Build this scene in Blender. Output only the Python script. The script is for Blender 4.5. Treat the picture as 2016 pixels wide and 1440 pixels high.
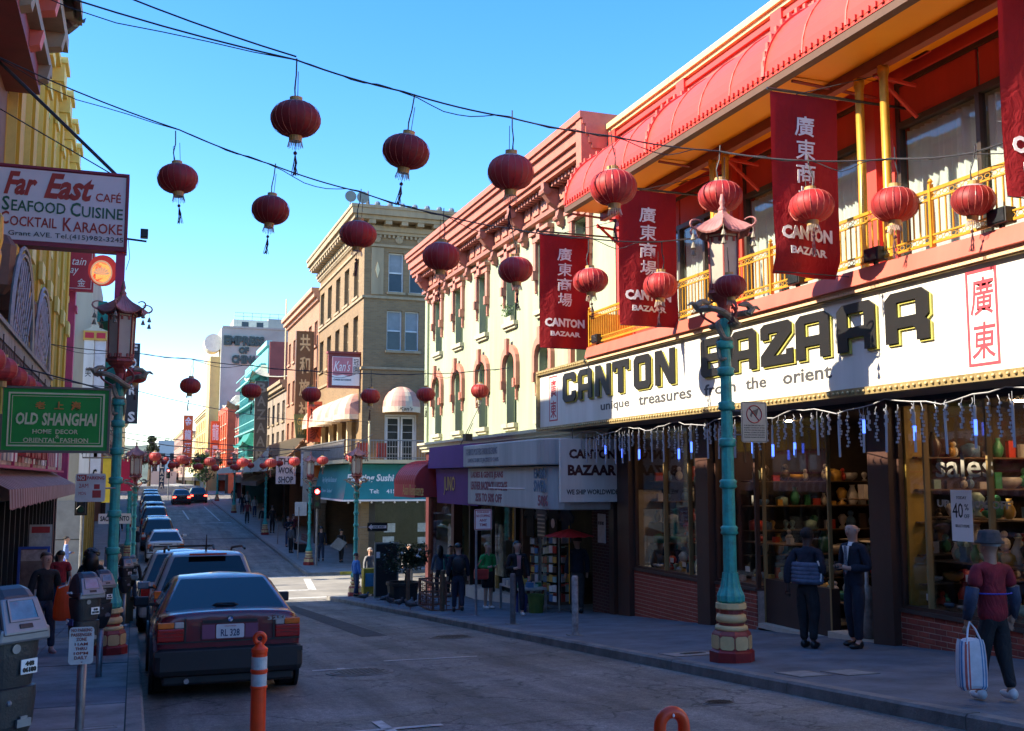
import bpy, bmesh, math, random
from mathutils import Vector, Matrix
from math import sin, cos, pi, radians as R
random.seed(7)
SC = bpy.context.scene
for o in list(bpy.data.objects): bpy.data.objects.remove(o)
C = SC.collection
# ---------------------------------------------------------------- camera
cam = bpy.data.cameras.new('camera'); co = bpy.data.objects.new('camera', cam); C.objects.link(co)
co.location = (0, 0, 1.55); co.rotation_euler = (R(90 + 6.18), 0, R(-19.74))
cam.lens = 36.0 * 2050 / 2016; cam.sensor_width = 36; cam.clip_start = .1; cam.clip_end = 3000
SC.camera = co
# ---------------------------------------------------------------- world, sun, exposure
SUN_AZ, SUN_EL = 4.0, 37.0          # light comes from -X, turned a little towards +Y
W = bpy.data.worlds.new('World'); SC.world = W; W.use_nodes = True
nt = W.node_tree; nt.nodes.clear()
sky = nt.nodes.new('ShaderNodeTexSky'); sky.sky_type = 'NISHITA'; sky.sun_disc = False
sky.sun_elevation = R(SUN_EL); sky.sun_rotation = R(-90 + SUN_AZ); sky.air_density = .9; sky.dust_density = .35; sky.ozone_density = 3
hs = nt.nodes.new('ShaderNodeHueSaturation'); hs.inputs['Saturation'].default_value = 1.34; hs.inputs['Hue'].default_value = .508
bg = nt.nodes.new('ShaderNodeBackground'); bg.inputs[1].default_value = .115
ow = nt.nodes.new('ShaderNodeOutputWorld')
nt.links.new(sky.outputs[0], hs.inputs['Color']); nt.links.new(hs.outputs[0], bg.inputs[0]); nt.links.new(bg.outputs[0], ow.inputs[0])
sl = bpy.data.lights.new('sun', 'SUN'); sl.energy = 3.0; sl.angle = R(.5); sl.color = (1, .91, .76)
so = bpy.data.objects.new('sun', sl); C.objects.link(so)
d = Vector((cos(R(SUN_EL)) * cos(R(SUN_AZ)), -cos(R(SUN_EL)) * sin(R(SUN_AZ)), -sin(R(SUN_EL))))
so.rotation_euler = d.to_track_quat('-Z', 'Y').to_euler()
SC.view_settings.view_transform = 'Standard'; SC.view_settings.look = 'None'
SC.view_settings.exposure = 2.12; SC.view_settings.use_white_balance = True; SC.view_settings.white_balance_temperature = 6950; SC.view_settings.gamma = 1
SC.render.engine = 'CYCLES'
SC.cycles.max_bounces = 8; SC.cycles.diffuse_bounces = 5; SC.cycles.transparent_max_bounces = 16
SC.cycles.use_denoising = True
# ---------------------------------------------------------------- helpers
def G(Y):
    ps = [(-60, 4.4), (0, 0), (38, -2.76), (49, -2.78), (130, -.35), (200, .1), (3000, .1)]
    for (a, b), (c, e) in zip(ps, ps[1:]):
        if Y <= c: return b + (e - b) * (Y - a) / (c - a)
class Fr:
    def __init__(s, o, ux, uy=(0, 0, 1)):
        s.o = Vector(o); s.x = Vector(ux); s.y = Vector(uy); s.z = s.x.cross(s.y)
    def __call__(s, u, v, w=0): return s.o + s.x * u + s.y * v + s.z * w
def FX(X, Y, Z): return Fr((X, Y, Z), (0, -1, 0))      # faces -X (right-hand side of the street)
def FY(X, Y, Z): return Fr((X, Y, Z), (1, 0, 0))       # faces -Y (the camera)
def FL(X, Y, Z): return Fr((X, Y, Z), (0, 1, 0))       # faces +X (left-hand side)
ID = Fr((0, 0, 0), (1, 0, 0), (0, 1, 0))
class MB:
    def __init__(s): s.v = []; s.f = []
    def add(s, vs, fs):
        n = len(s.v); s.v += [Vector(p) for p in vs]; s.f += [tuple(i + n for i in f) for f in fs]; return s
    def box(s, x0, x1, y0, y1, z0, z1, fr=None):
        vs = [(x, y, z) for z in (z0, z1) for y in (y0, y1) for x in (x0, x1)]
        if fr: vs = [fr(*p) for p in vs]
        return s.add(vs, [(0, 2, 3, 1), (4, 5, 7, 6), (0, 1, 5, 4), (2, 6, 7, 3), (0, 4, 6, 2), (1, 3, 7, 5)])
    def tube(s, pts, r, n=6, cap=True):
        pts = [Vector(p) for p in pts]; m = len(pts)
        rr = r if isinstance(r, (list, tuple)) else [r] * m
        vs = []; up = None
        for i, p in enumerate(pts):
            t = (pts[min(i + 1, m - 1)] - pts[max(i - 1, 0)]).normalized()
            if up is None:
                up = Vector((0, 0, 1)) if abs(t.z) < .9 else Vector((1, 0, 0))
            a = t.cross(up).normalized(); b = a.cross(t).normalized(); up = b
            vs += [p + (a * cos(2 * pi * k / n) + b * sin(2 * pi * k / n)) * rr[i] for k in range(n)]
        fs = [(i * n + k, i * n + (k + 1) % n, (i + 1) * n + (k + 1) % n, (i + 1) * n + k) for i in range(m - 1) for k in range(n)]
        if cap: fs += [tuple(range(n))[::-1], tuple((m - 1) * n + k for k in range(n))]
        return s.add(vs, fs)
    def lathe(s, prof, c=(0, 0, 0), n=16, ph=0, fr=None, mod=None, sx=1, sy=1):
        vs = []
        for r, z in prof:
            for k in range(n):
                a = 2 * pi * k / n + ph; q = r * (mod(k, z) if mod else 1)
                vs.append((c[0] + q * cos(a) * sx, c[1] + q * sin(a) * sy, c[2] + z))
        if fr: vs = [fr(*p) for p in vs]
        m = len(prof)
        fs = [(i * n + k, i * n + (k + 1) % n, (i + 1) * n + (k + 1) % n, (i + 1) * n + k) for i in range(m - 1) for k in range(n)]
        fs += [tuple(range(n))[::-1], tuple((m - 1) * n + k for k in range(n))]
        return s.add(vs, fs)
    def prism(s, fr, pts, w0, w1):
        n = len(pts)
        ar = sum(pts[i][0] * pts[(i + 1) % n][1] - pts[(i + 1) % n][0] * pts[i][1] for i in range(n))
        if ar < 0: pts = pts[::-1]
        vs = [fr(u, v, w0) for u, v in pts] + [fr(u, v, w1) for u, v in pts]
        return s.add(vs, [tuple(range(n))[::-1], tuple(range(n, 2 * n))] + [(i, (i + 1) % n, n + (i + 1) % n, n + i) for i in range(n)])
    def ball(s, c, rx, ry=None, rz=None, n=10, m=6):
        ry = ry or rx; rz = rz or rx
        vs = [(c[0], c[1], c[2] - rz)]
        for i in range(1, m):
            a = -pi / 2 + pi * i / m
            vs += [(c[0] + rx * cos(a) * cos(2 * pi * k / n), c[1] + ry * cos(a) * sin(2 * pi * k / n), c[2] + rz * sin(a)) for k in range(n)]
        vs.append((c[0], c[1], c[2] + rz)); L = len(vs) - 1
        fs = [(0, 1 + (k + 1) % n, 1 + k) for k in range(n)]
        fs += [(1 + i * n + k, 1 + i * n + (k + 1) % n, 1 + (i + 1) * n + (k + 1) % n, 1 + (i + 1) * n + k) for i in range(m - 2) for k in range(n)]
        fs += [(L, 1 + (m - 2) * n + k, 1 + (m - 2) * n + (k + 1) % n) for k in range(n)]
        return s.add(vs, fs)
    def sweep(s, prof, fn, closed=False):
        n = len(prof[0]); vs = [p for row in prof for p in row]
        fs = [(i * n + k, i * n + k + 1, (i + 1) * n + k + 1, (i + 1) * n + k) for i in range(len(prof) - 1) for k in range(n - 1)]
        return s.add([fn(p) if fn else p for p in vs], fs)
    def mesh(s, name, mat, smooth=False, inv=None):
        me = bpy.data.meshes.new(name)
        me.from_pydata([inv @ p if inv else p for p in s.v], [], s.f)
        me.materials.append(mat)
        if smooth:
            me.shade_smooth() if hasattr(me, 'shade_smooth') else None
        me.update(); return me
def rootinv(p):
    r = p
    while r.parent: r = r.parent
    return Matrix.LocRotScale(r.location, r.rotation_euler, r.scale).inverted()
def build(name, mb, mat, parent=None, smooth=False, bevel=0, sub=0, kind=None, label=None, cat=None, group=None, fixn=False):
    if parent is None:
        xs = [p.x for p in mb.v]; ys = [p.y for p in mb.v]; zs = [p.z for p in mb.v]
        base = Vector(((min(xs) + max(xs)) / 2, (min(ys) + max(ys)) / 2, min(zs)))
        if kind == 'structure': base = Vector((0, 0, 0))
        me = mb.mesh(name, mat, smooth, Matrix.Translation(-base))
    else: me = mb.mesh(name, mat, smooth, rootinv(parent))
    if fixn:
        bm = bmesh.new(); bm.from_mesh(me); bmesh.ops.remove_doubles(bm, verts=bm.verts, dist=1e-5); bmesh.ops.recalc_face_normals(bm, faces=bm.faces); bm.to_mesh(me); bm.free()
    o = bpy.data.objects.new(name, me); C.objects.link(o)
    if parent: o.parent = parent
    else: o.location = base
    if sub:
        m = o.modifiers.new('sub', 'SUBSURF'); m.levels = m.render_levels = sub
    if bevel:
        m = o.modifiers.new('bev', 'BEVEL'); m.width = bevel; m.segments = 2; m.limit_method = 'ANGLE'; m.angle_limit = R(40)
    return tag(o, label, cat, group, kind)
def tag(o, label=None, cat=None, group=None, kind=None):
    for k, v in (('label', label), ('category', cat), ('group', group), ('kind', kind)):
        if v: o[k] = v
    return o
def thing(name, loc, label, cat, group=None, rz=0):
    o = bpy.data.objects.new(name, None); C.objects.link(o); o.location = loc; o.rotation_euler = (0, 0, rz); o.empty_display_size = .2
    return tag(o, label, cat, group)
def share(src, parent=None, loc=None):
    c = src.copy(); C.objects.link(c); c.parent = parent
    if loc is not None: c.location = loc
    return c
def copy_tree(o, parent=None, kids=None):
    c = o.copy(); C.objects.link(c); c.parent = parent
    for ch in list(o.children): copy_tree(ch, c)
    return c
# ---- materials
MATS = {}
def mat(key, rgb, rough=.6, var=.12, sc=3.0, metal=0, bump=0, emit=0, spec=.5, streak=0, grime=None, coat=0, trans=0, fold=0):
    if key in MATS: return MATS[key]
    if sum(rgb) == 0: print('UNDEFINED MATERIAL', key)
    m = bpy.data.materials.new(key); m.use_nodes = True; n = m.node_tree; L = n.links.new
    b = n.nodes['Principled BSDF']; b.inputs['Roughness'].default_value = rough; b.inputs['Metallic'].default_value = metal
    b.inputs['Specular IOR Level'].default_value = spec; b.inputs['Coat Weight'].default_value = coat
    rgb = tuple(rgb) + (1,)
    b.inputs['Base Color'].default_value = rgb
    if var:
        tc = n.nodes.new('ShaderNodeTexCoord'); mp = n.nodes.new('ShaderNodeMapping'); L(tc.outputs['Object'], mp.inputs[0])
        if streak: mp.inputs['Scale'].default_value = (1, 1, .12)
        no = n.nodes.new('ShaderNodeTexNoise'); no.inputs['Scale'].default_value = sc; no.inputs['Detail'].default_value = 7; no.inputs['Roughness'].default_value = .65
        L(mp.outputs[0], no.inputs['Vector'])
        rp = n.nodes.new('ShaderNodeValToRGB'); rp.color_ramp.elements[0].position = .32; rp.color_ramp.elements[1].position = .7
        g = grime or tuple(c * (1 - var * 1.6) for c in rgb[:3])
        rp.color_ramp.elements[0].color = tuple(g) + (1,)
        rp.color_ramp.elements[1].color = tuple(min(1, c * (1 + var * .5)) for c in rgb[:3]) + (1,)
        L(no.outputs[0], rp.inputs[0]); L(rp.outputs[0], b.inputs['Base Color'])
        if fold:
            n3 = n.nodes.new('ShaderNodeTexNoise'); n3.inputs['Scale'].default_value = 7; n3.inputs['Detail'].default_value = 3; n3.inputs['Distortion'].default_value = 1.5; m3 = n.nodes.new('ShaderNodeMapping'); m3.inputs['Scale'].default_value = (.9, .9, .6); L(tc.outputs['Object'], m3.inputs[0]); L(m3.outputs[0], n3.inputs['Vector'])
            b3 = n.nodes.new('ShaderNodeBump'); b3.inputs['Strength'].default_value = fold; b3.inputs['Distance'].default_value = .07; L(n3.outputs[0], b3.inputs['Height']); L(b3.outputs[0], b.inputs['Normal'])
        if bump:
            n2 = n.nodes.new('ShaderNodeTexNoise'); n2.inputs['Scale'].default_value = sc * 12; n2.inputs['Detail'].default_value = 4; L(tc.outputs['Object'], n2.inputs['Vector'])
            bp = n.nodes.new('ShaderNodeBump'); bp.inputs['Strength'].default_value = bump; bp.inputs['Distance'].default_value = .02
            L(n2.outputs[0], bp.inputs['Height']); L(bp.outputs[0], b.inputs['Normal'])
    if emit:
        b.inputs['Emission Color'].default_value = rgb; b.inputs['Emission Strength'].default_value = emit
    if trans:
        tr = n.nodes.new('ShaderNodeBsdfTranslucent'); tr.inputs[0].default_value = rgb
        mx = n.nodes.new('ShaderNodeMixShader'); mx.inputs[0].default_value = trans
        L(b.outputs[0], mx.inputs[1]); L(tr.outputs[0], mx.inputs[2]); L(mx.outputs[0], n.nodes['Material Output'].inputs[0])
    MATS[key] = m; return m
def glass(key, tint, refl=.12, rough=.02):
    if key in MATS: return MATS[key]
    m = bpy.data.materials.new(key); m.use_nodes = True; n = m.node_tree; n.nodes.clear(); L = n.links.new
    o = n.nodes.new('ShaderNodeOutputMaterial'); t = n.nodes.new('ShaderNodeBsdfTransparent'); t.inputs[0].default_value = tuple(tint) + (1,)
    g = n.nodes.new('ShaderNodeBsdfGlossy'); g.inputs['Roughness'].default_value = rough
    f = n.nodes.new('ShaderNodeLayerWeight'); pw = n.nodes.new('ShaderNodeMath'); pw.operation = 'POWER'; pw.inputs[1].default_value = 4; L(f.outputs['Facing'], pw.inputs[0])
    ma = n.nodes.new('ShaderNodeMath'); ma.operation = 'MULTIPLY_ADD'; ma.inputs[1].default_value = .6; ma.inputs[2].default_value = refl; ma.use_clamp = True
    mx = n.nodes.new('ShaderNodeMixShader'); L(pw.outputs[0], ma.inputs[0]); L(ma.outputs[0], mx.inputs[0]); L(t.outputs[0], mx.inputs[1]); L(g.outputs[0], mx.inputs[2]); L(mx.outputs[0], o.inputs[0])
    MATS[key] = m; return m
def brickmat(key, c1, c2, mortar, w=.21, h=.072, axis='y', ms=.008, bump=.4, blotch=.3):
    if key in MATS: return MATS[key]
    m = bpy.data.materials.new(key); m.use_nodes = True; n = m.node_tree; L = n.links.new; b = n.nodes['Principled BSDF']; b.inputs['Roughness'].default_value = .85
    tc = n.nodes.new('ShaderNodeNewGeometry'); sp = n.nodes.new('ShaderNodeSeparateXYZ'); cb = n.nodes.new('ShaderNodeCombineXYZ'); L(tc.outputs['Position'], sp.inputs[0])
    ad = n.nodes.new('ShaderNodeMath'); ad.operation = 'ADD'; L(sp.outputs[0], ad.inputs[0]); L(sp.outputs[1], ad.inputs[1])
    L(ad.outputs[0], cb.inputs[0]); L(sp.outputs[2], cb.inputs[1])
    br = n.nodes.new('ShaderNodeTexBrick'); br.inputs['Scale'].default_value = 1; br.inputs['Brick Width'].default_value = w; br.inputs['Row Height'].default_value = h; br.inputs['Mortar Size'].default_value = ms
    br.inputs['Color1'].default_value = c1 + (1,); br.inputs['Color2'].default_value = c2 + (1,); br.inputs['Mortar'].default_value = mortar + (1,)
    L(cb.outputs[0], br.inputs[0])
    no = n.nodes.new('ShaderNodeTexNoise'); no.inputs['Scale'].default_value = .7; no.inputs['Detail'].default_value = 6; L(tc.outputs['Position'], no.inputs[0])
    mx = n.nodes.new('ShaderNodeMix'); mx.data_type = 'RGBA'; mx.blend_type = 'MULTIPLY'; mx.inputs[0].default_value = blotch
    L(br.outputs[0], mx.inputs[6]); L(no.outputs[0], mx.inputs[7]); L(mx.outputs[2], b.inputs['Base Color'])
    bp = n.nodes.new('ShaderNodeBump'); bp.inputs['Strength'].default_value = bump; bp.inputs['Distance'].default_value = .01; L(br.outputs[1], bp.inputs['Height']); bp.invert = True; L(bp.outputs[0], b.inputs['Normal'])
    MATS[key] = m; return m
# ---- lettering
TX = {}
def text_mesh(s, bold=.0, shear=0, ext=.02):
    k = (s, bold, shear, ext)
    if k not in TX:
        c = bpy.data.curves.new('lettering', 'FONT'); c.body = s; c.size = 1; c.extrude = ext; c.offset = bold; c.resolution_u = 2; c.shear = shear
        o = bpy.data.objects.new('lettering', c); me = bpy.data.meshes.new_from_object(o)
        vs = [v.co.copy() for v in me.vertices]; fs = [tuple(p.vertices) for p in me.polygons]
        bpy.data.objects.remove(o); bpy.data.meshes.remove(me); bpy.data.curves.remove(c)
        TX[k] = (vs, fs)
    return TX[k]
def text(mb, s, fr, u, v, w, h, bold=.0, shear=0, ext=.004):
    """write s so that it fills the box (u..u+w, v..v+h) of the frame"""
    vs, fs = text_mesh(s, bold, shear)
    x0 = min(p.x for p in vs); x1 = max(p.x for p in vs); y0 = min(p.y for p in vs); y1 = max(p.y for p in vs)
    kx = w / (x1 - x0); ky = h / (y1 - y0)
    mb.add([fr(u + (p.x - x0) * kx, v + (p.y - y0) * ky, (1 if p.z > 0 else -.5) * ext) for p in vs], fs); return mb
def letter(name, s, fr, u, v, w, h, m, parent, **k):
    return build(name, text(MB(), s, fr, u, v, w, h, **k), m, parent)
def ring(mb, fr, u0, v0, u1, v1, t, w0, w1):      # rectangular frame
    mb.box(u0, u1, v0, v0 + t, w0, w1, fr); mb.box(u0, u1, v1 - t, v1, w0, w1, fr)
    mb.box(u0, u0 + t, v0 + t, v1 - t, w0, w1, fr); mb.box(u1 - t, u1, v0 + t, v1 - t, w0, w1, fr); return mb
def holes(mb, fr, u0, u1, v0, v1, ops, w0, w1):
    """a wall in the frame's plane with rectangular openings (ua,ub,va,vb)"""
    us = sorted({u0, u1} | {x for o in ops for x in o[:2]})
    for a, b in zip(us, us[1:]):
        if b - a < 1e-6: continue
        cut = sorted((o[2], o[3]) for o in ops if o[0] <= a + 1e-6 and o[1] >= b - 1e-6); v = v0
        for lo, hi in cut:
            if lo > v: mb.box(a, b, v, lo, w0, w1, fr)
            v = max(v, hi)
        if v < v1: mb.box(a, b, v, v1, w0, w1, fr)
    return mb
# ---- material set
asphalt = None
red_p = mat('red_paint', (.62, .06, .04), .55, .1, 2, streak=1)
salmon = mat('salmon_paint', (.6, .12, .08), .6, .12, 2, streak=1)
slabm = mat('bounce_balcony_floor', (.8, .5, .28), .7, .12, 2)  # balcony floor lightened to bounce sunlight up onto the soffit
cream = mat('cream_trim', (.68, .5, .22), .6, .12, 4)
orange_s = mat('orange_soffit', (1, .4, .01), .6, .06, .8)
gold = mat('gold_paint', (.7, .36, .04), .35, .15, 5, metal=.3)
white_p = mat('white_enamel', (.74, .73, .67), .4, .12, 1.5, streak=1, grime=(.6, .58, .5))
black_p = mat('black_paint', (.015, .014, .014), .4, .1, 5)
yellow_p = mat('yellow_edge', (.5, .46, .1), .5, .1, 5)
brown_p = mat('dark_brown_pier', (.075, .035, .025), .45, .2, 2, streak=1)
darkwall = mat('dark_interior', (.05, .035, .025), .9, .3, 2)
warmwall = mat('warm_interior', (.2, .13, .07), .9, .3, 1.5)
teal = mat('teal_paint', (.02, .42, .36), .45, .2, 9, streak=0, grime=(.03, .24, .2), bump=.25)
rust = mat('oxide_red_paint', (.34, .06, .05), .5, .2, 6)
pinkroof = mat('rose_roof_paint', (.42, .17, .15), .55, .2, 5)
bronze = mat('weathered_bronze', (.3, .26, .18), .6, .3, 10)
frost = mat('frosted_glass', (.62, .56, .47), .3, .12, 3, trans=.35)
creamst = mat('cream_cast_panel', (.72, .52, .24), .5, .12, 5)
crim = mat('banner_cloth', (.45, .015, .02), .8, .15, 2, trans=.35, fold=.35)
letw = mat('white_print', (.85, .8, .76), .6, .04, 3)
shopglass = glass('shop_glass', (.93, .94, .92), .08)
winglass = glass('window_glass', (.9, .93, .92), .04)
darkglass = mat('dark_window_glass', (.03, .035, .04), .06, .3, 2)
curtainm = mat('white_curtain', (.72, .74, .7), .8, .06, 3, trans=.2)
metal_g = mat('galvanised_steel', (.3, .31, .32), .45, .2, 8, metal=.6)
wirem = mat('black_cable', (.03, .03, .035), .6, 0)
lantred = mat('lantern_silk', (.42, .012, .012), .55, .15, 5, trans=.3, grime=(.34, .05, .05))
_n = lantred.node_tree; _oi = _n.nodes.new('ShaderNodeObjectInfo'); _mr = _n.nodes.new('ShaderNodeMapRange'); _mr.inputs[3].default_value = .7; _mr.inputs[4].default_value = 1.5; _h = _n.nodes.new('ShaderNodeHueSaturation')
_b = _n.nodes['Principled BSDF']; _src = _b.inputs['Base Color'].links[0].from_socket; _n.links.new(_oi.outputs['Random'], _mr.inputs[0]); _n.links.new(_mr.outputs[0], _h.inputs['Value']); _n.links.new(_src, _h.inputs['Color']); _n.links.new(_h.outputs[0], _b.inputs['Base Color'])
lantdust = mat('dusty_lantern_top', (.42, .3, .3), .8, .2, 9)
lantgold = mat('lantern_gold_band', (.5, .3, .1), .5, .2, 9)
ribm = mat('lantern_rib', (.5, .12, .09), .4, .1, 9)
# ---------------------------------------------------------------- ground
def roadmat():
    m = bpy.data.materials.new('asphalt'); m.use_nodes = True; n = m.node_tree; L = n.links.new; b = n.nodes['Principled BSDF']; b.inputs['Roughness'].default_value = .75
    g = n.nodes.new('ShaderNodeNewGeometry')
    def noise(sc, det=6, st=(1, 1, 1)):
        mp = n.nodes.new('ShaderNodeMapping'); mp.inputs['Scale'].default_value = st; L(g.outputs['Position'], mp.inputs[0])
        t = n.nodes.new('ShaderNodeTexNoise'); t.inputs['Scale'].default_value = sc; t.inputs['Detail'].default_value = det; t.inputs['Roughness'].default_value = .65; L(mp.outputs[0], t.inputs[0]); return t.outputs[0]
    def ramp(src, p0, c0, p1, c1):
        r = n.nodes.new('ShaderNodeValToRGB'); r.color_ramp.elements[0].position = p0; r.color_ramp.elements[1].position = p1; r.color_ramp.elements[0].color = c0 + (1,); r.color_ramp.elements[1].color = c1 + (1,); L(src, r.inputs[0]); return r.outputs[0]
    def mul(a, c, f=1.0):
        x = n.nodes.new('ShaderNodeMix'); x.data_type = 'RGBA'; x.blend_type = 'MULTIPLY'; x.inputs[0].default_value = f; L(a, x.inputs[6]); L(c, x.inputs[7]); return x.outputs[2]
    c = ramp(noise(.5), .35, (.21, .205, .19), .7, (.32, .31, .285))
    c = mul(c, ramp(noise(1.1, 8, (2.2, .25, 1)), .36, (.6, .6, .62), .6, (1, 1, 1)))
    vo = n.nodes.new('ShaderNodeTexVoronoi'); vo.inputs['Scale'].default_value = 2.3; vo.inputs['Randomness'].default_value = 1; L(g.outputs['Position'], vo.inputs[0]); c = mul(c, ramp(vo.outputs[0], .04, (.45, .45, .45), .07, (1, 1, 1)), .8)
    c = mul(c, ramp(noise(14, 6), .35, (.72, .72, .72), .65, (1.18, 1.17, 1.14)))
    c = mul(c, ramp(noise(.8, 7, (1.6, .12, 1)), .4, (.62, .6, .56), .52, (1, 1, 1)), .8)
    c = mul(c, ramp(noise(60, 3), .3, (.45, .45, .45), .7, (1.35, 1.33, 1.28)))
    c = mul(c, ramp(noise(.9, 2, (.5, 1.4, 1)), .35, (.78, .72, .62), .55, (1, 1, 1)), .8)
    # thin cracks
    v = n.nodes.new('ShaderNodeTexVoronoi'); v.feature = 'DISTANCE_TO_EDGE'; v.inputs['Scale'].default_value = .55
    w = n.nodes.new('ShaderNodeTexNoise'); w.inputs['Scale'].default_value = 2.2; w.inputs['Detail'].default_value = 5
    ad = n.nodes.new('ShaderNodeMixRGB'); ad.blend_type = 'ADD'; ad.inputs[0].default_value = .9; L(g.outputs['Position'], w.inputs[0]); L(g.outputs['Position'], ad.inputs[1]); L(w.outputs[1], ad.inputs[2]); L(ad.outputs[0], v.inputs[0])
    c = mul(c, ramp(v.outputs[0], .003, (.3, .3, .3), .014, (1, 1, 1)), .85)
    L(c, b.inputs['Base Color'])
    bp = n.nodes.new('ShaderNodeBump'); bp.inputs['Strength'].default_value = .5; bp.inputs['Distance'].default_value = .01; L(noise(90, 3), bp.inputs['Height']); L(bp.outputs[0], b.inputs['Normal'])
    return m
road_m = roadmat()
blue_m = mat('blue_grey_pavement', (.13, .16, .19), .8, .3, 1.6, bump=.6)
grey_m = mat('grey_concrete', (.24, .24, .23), .8, .2, 1.6, bump=.4)
kerb_m = mat('kerb_concrete', (.21, .2, .185), .8, .3, 3, bump=.4)
slab_m = mat('slab_concrete', (.24, .24, .235), .8, .35, 1.6, bump=.4)
line_m = mat('worn_white_marking', (.62, .62, .58), .7, .35, 6)
dirt_m = mat('city_ground', (.14, .13, .11), .9, .2, .1)
def ys(a, b, st=6):
    k = [a] + [y for y in (0, 38, 49, 130, 200) if a < y < b] + [b]; out = []
    for p, q in zip(k, k[1:]):
        n = max(1, int((q - p) / st)); out += [p + (q - p) * i / n for i in range(n)]
    return out + [b]
def sheet(mb, x0, x1, y0, y1, dz, flat=None, nx=1):
    Y = ys(y0, y1); vs = []; fs = []
    X = [x0 + (x1 - x0) * i / nx for i in range(nx + 1)]
    for y in Y: vs += [(x, y, (G(y) if flat is None else flat) + dz) for x in X]
    w = nx + 1
    for i in range(len(Y) - 1):
        for j in range(nx): fs.append((i * w + j, i * w + j + 1, (i + 1) * w + j + 1, (i + 1) * w + j))
    return mb.add(vs, fs)
KL, KR, FLX, FRX = .15, 6.5, -2.4, 10.0
KRF = 7.35                                  # far block kerb on the right
build('ground', MB().add([(-1500, -60, -3.4), (1500, -60, -3.4), (1500, 2600, -3.4), (-1500, 2600, -3.4)], [(0, 1, 2, 3)]), dirt_m, kind='structure')
m = MB(); sheet(m, -3.5, 11, -30, 400, 0); sheet(m, -60, -3.5, 38, 47.5, 0); sheet(m, 11, 60, 38, 47.5, 0); sheet(m, 11, 60, 118, 128, 0); sheet(m, -60, -3.5, 118, 128, 0)
build('road', m, road_m, kind='structure')
m = MB(); sheet(m, -3, 10.2, 38.05, 47.5, .004); build('painted_sun_sheet', m, mat('painted_sun_asphalt', (.27, .255, .22), .8, .22, .8, bump=.3), kind='structure')  # extra paler sheet: sunlight on the intersection put into its colour
def walk(name, x0, x1, y0, y1, mt, z=.13):
    Y = ys(y0, y1); mb = MB()
    for a, b in zip(Y, Y[1:]):
        mb.add([(x0, a, G(a) + z), (x1, a, G(a) + z), (x1, b, G(b) + z), (x0, b, G(b) + z), (x0, a, G(a) - .3), (x1, a, G(a) - .3), (x1, b, G(b) - .3), (x0, b, G(b) - .3)],
               [(0, 1, 2, 3), (0, 4, 5, 1), (3, 2, 6, 7), (0, 3, 7, 4), (1, 5, 6, 2)])
    return build(name, mb, mt, kind='structure')
def kerb(x0, x1, y0, y1, n=30):
    s = MB(); base = None; k = None
    root = None; L = (y1 - y0) / n
    for i in range(n):
        a = y0 + L * i + .006; b = y0 + L * (i + 1) - .006; z = .134 + random.uniform(-.003, .003)
        q = MB(); t = .015
        out = x0 if abs(x0 - 3.3) > abs(x1 - 3.3) else x1; inn = x1 if out == x0 else x0
        vs = []
        for y in (a, b): vs += [(out, y, G(y) + z), (inn + (out - inn) * .15, y, G(y) + z), (inn, y, G(y) + z - .025), (inn, y, G(y) - .2), (out, y, G(y) - .2)]
        q.add(vs, [(0, 1, 6, 5), (1, 2, 7, 6), (2, 3, 8, 7), (0, 4, 3, 2, 1), (5, 6, 7, 8, 9)])
        if root is None: root = build('kerb', q, kerb_m, kind='structure', fixn=False)
        else: build('kerbstone', q, kerb_m, root)
    return root
walk('pavement_right_near', KR + .16, 22, -20, 37.4, blue_m)
walk('pavement_right_far', KRF + .16, 22, 47.6, 117, grey_m)
walk('pavement_right_beyond', KRF, 22, 128, 400, grey_m)
walk('pavement_left_far', -14, KL - .16, 47.6, 117, grey_m)
walk('pavement_left_beyond', -14, KL, 128, 400, grey_m)
kerb(KR, KR + .16, 2, 37.4, 14); kerb(KRF, KRF + .16, 47.6, 112, 16)
kerb(KL - .16, KL, 2, 37.4, 14); kerb(KL - .16, KL, 47.6, 112, 16)
mk = MB(); mk.box(KR, 22, 37.4, 37.56, -3.0, G(37.4) + .132); mk.box(KRF, 22, 47.44, 47.6, -3.0, G(47.6) + .132); mk.box(-14, KL, 37.4, 37.56, -3.0, G(37.4) + .132); mk.box(-14, KL, 47.44, 47.6, -3.0, G(47.6) + .132)
build('kerb_cross_street', mk, kerb_m, kind='structure')
build('kerb_yellow_zone', MB().box(8.8, 10.6, 47.43, 47.61, -3, G(47.6) + .138), mat('yellow_kerb', (.6, .42, .05), .7, .3, 6), kind='structure')
# left pavement: real slabs with recessed joints
base = walk('pavement_left_near', -4, KL - .16, -20, 37.4, mat('joint_mortar', (.05, .05, .05), .9), .118)
y = -2.0
while y < 37:
    h = 1.5
    for xa, xb in ((-4, -1.35), (-1.35, KL - .165)):
        q = MB(); z = .134 + random.uniform(-.004, .004); a, b = y + .007, min(y + h, 37.4) - .007
        q.add([(xa + .007, a, G(a) + z), (xb - .007, a, G(a) + z), (xb - .007, b, G(b) + z), (xa + .007, b, G(b) + z), (xa + .007, a, G(a) + .1), (xb - .007, a, G(a) + .1), (xb - .007, b, G(b) + .1), (xa + .007, b, G(b) + .1)],
              [(0, 1, 2, 3), (0, 4, 5, 1), (1, 5, 6, 2), (2, 6, 7, 3), (3, 7, 4, 0)])
        build('slab', q, slab_m if random.random() > .3 else blue_m, base)
    y += h
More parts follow.
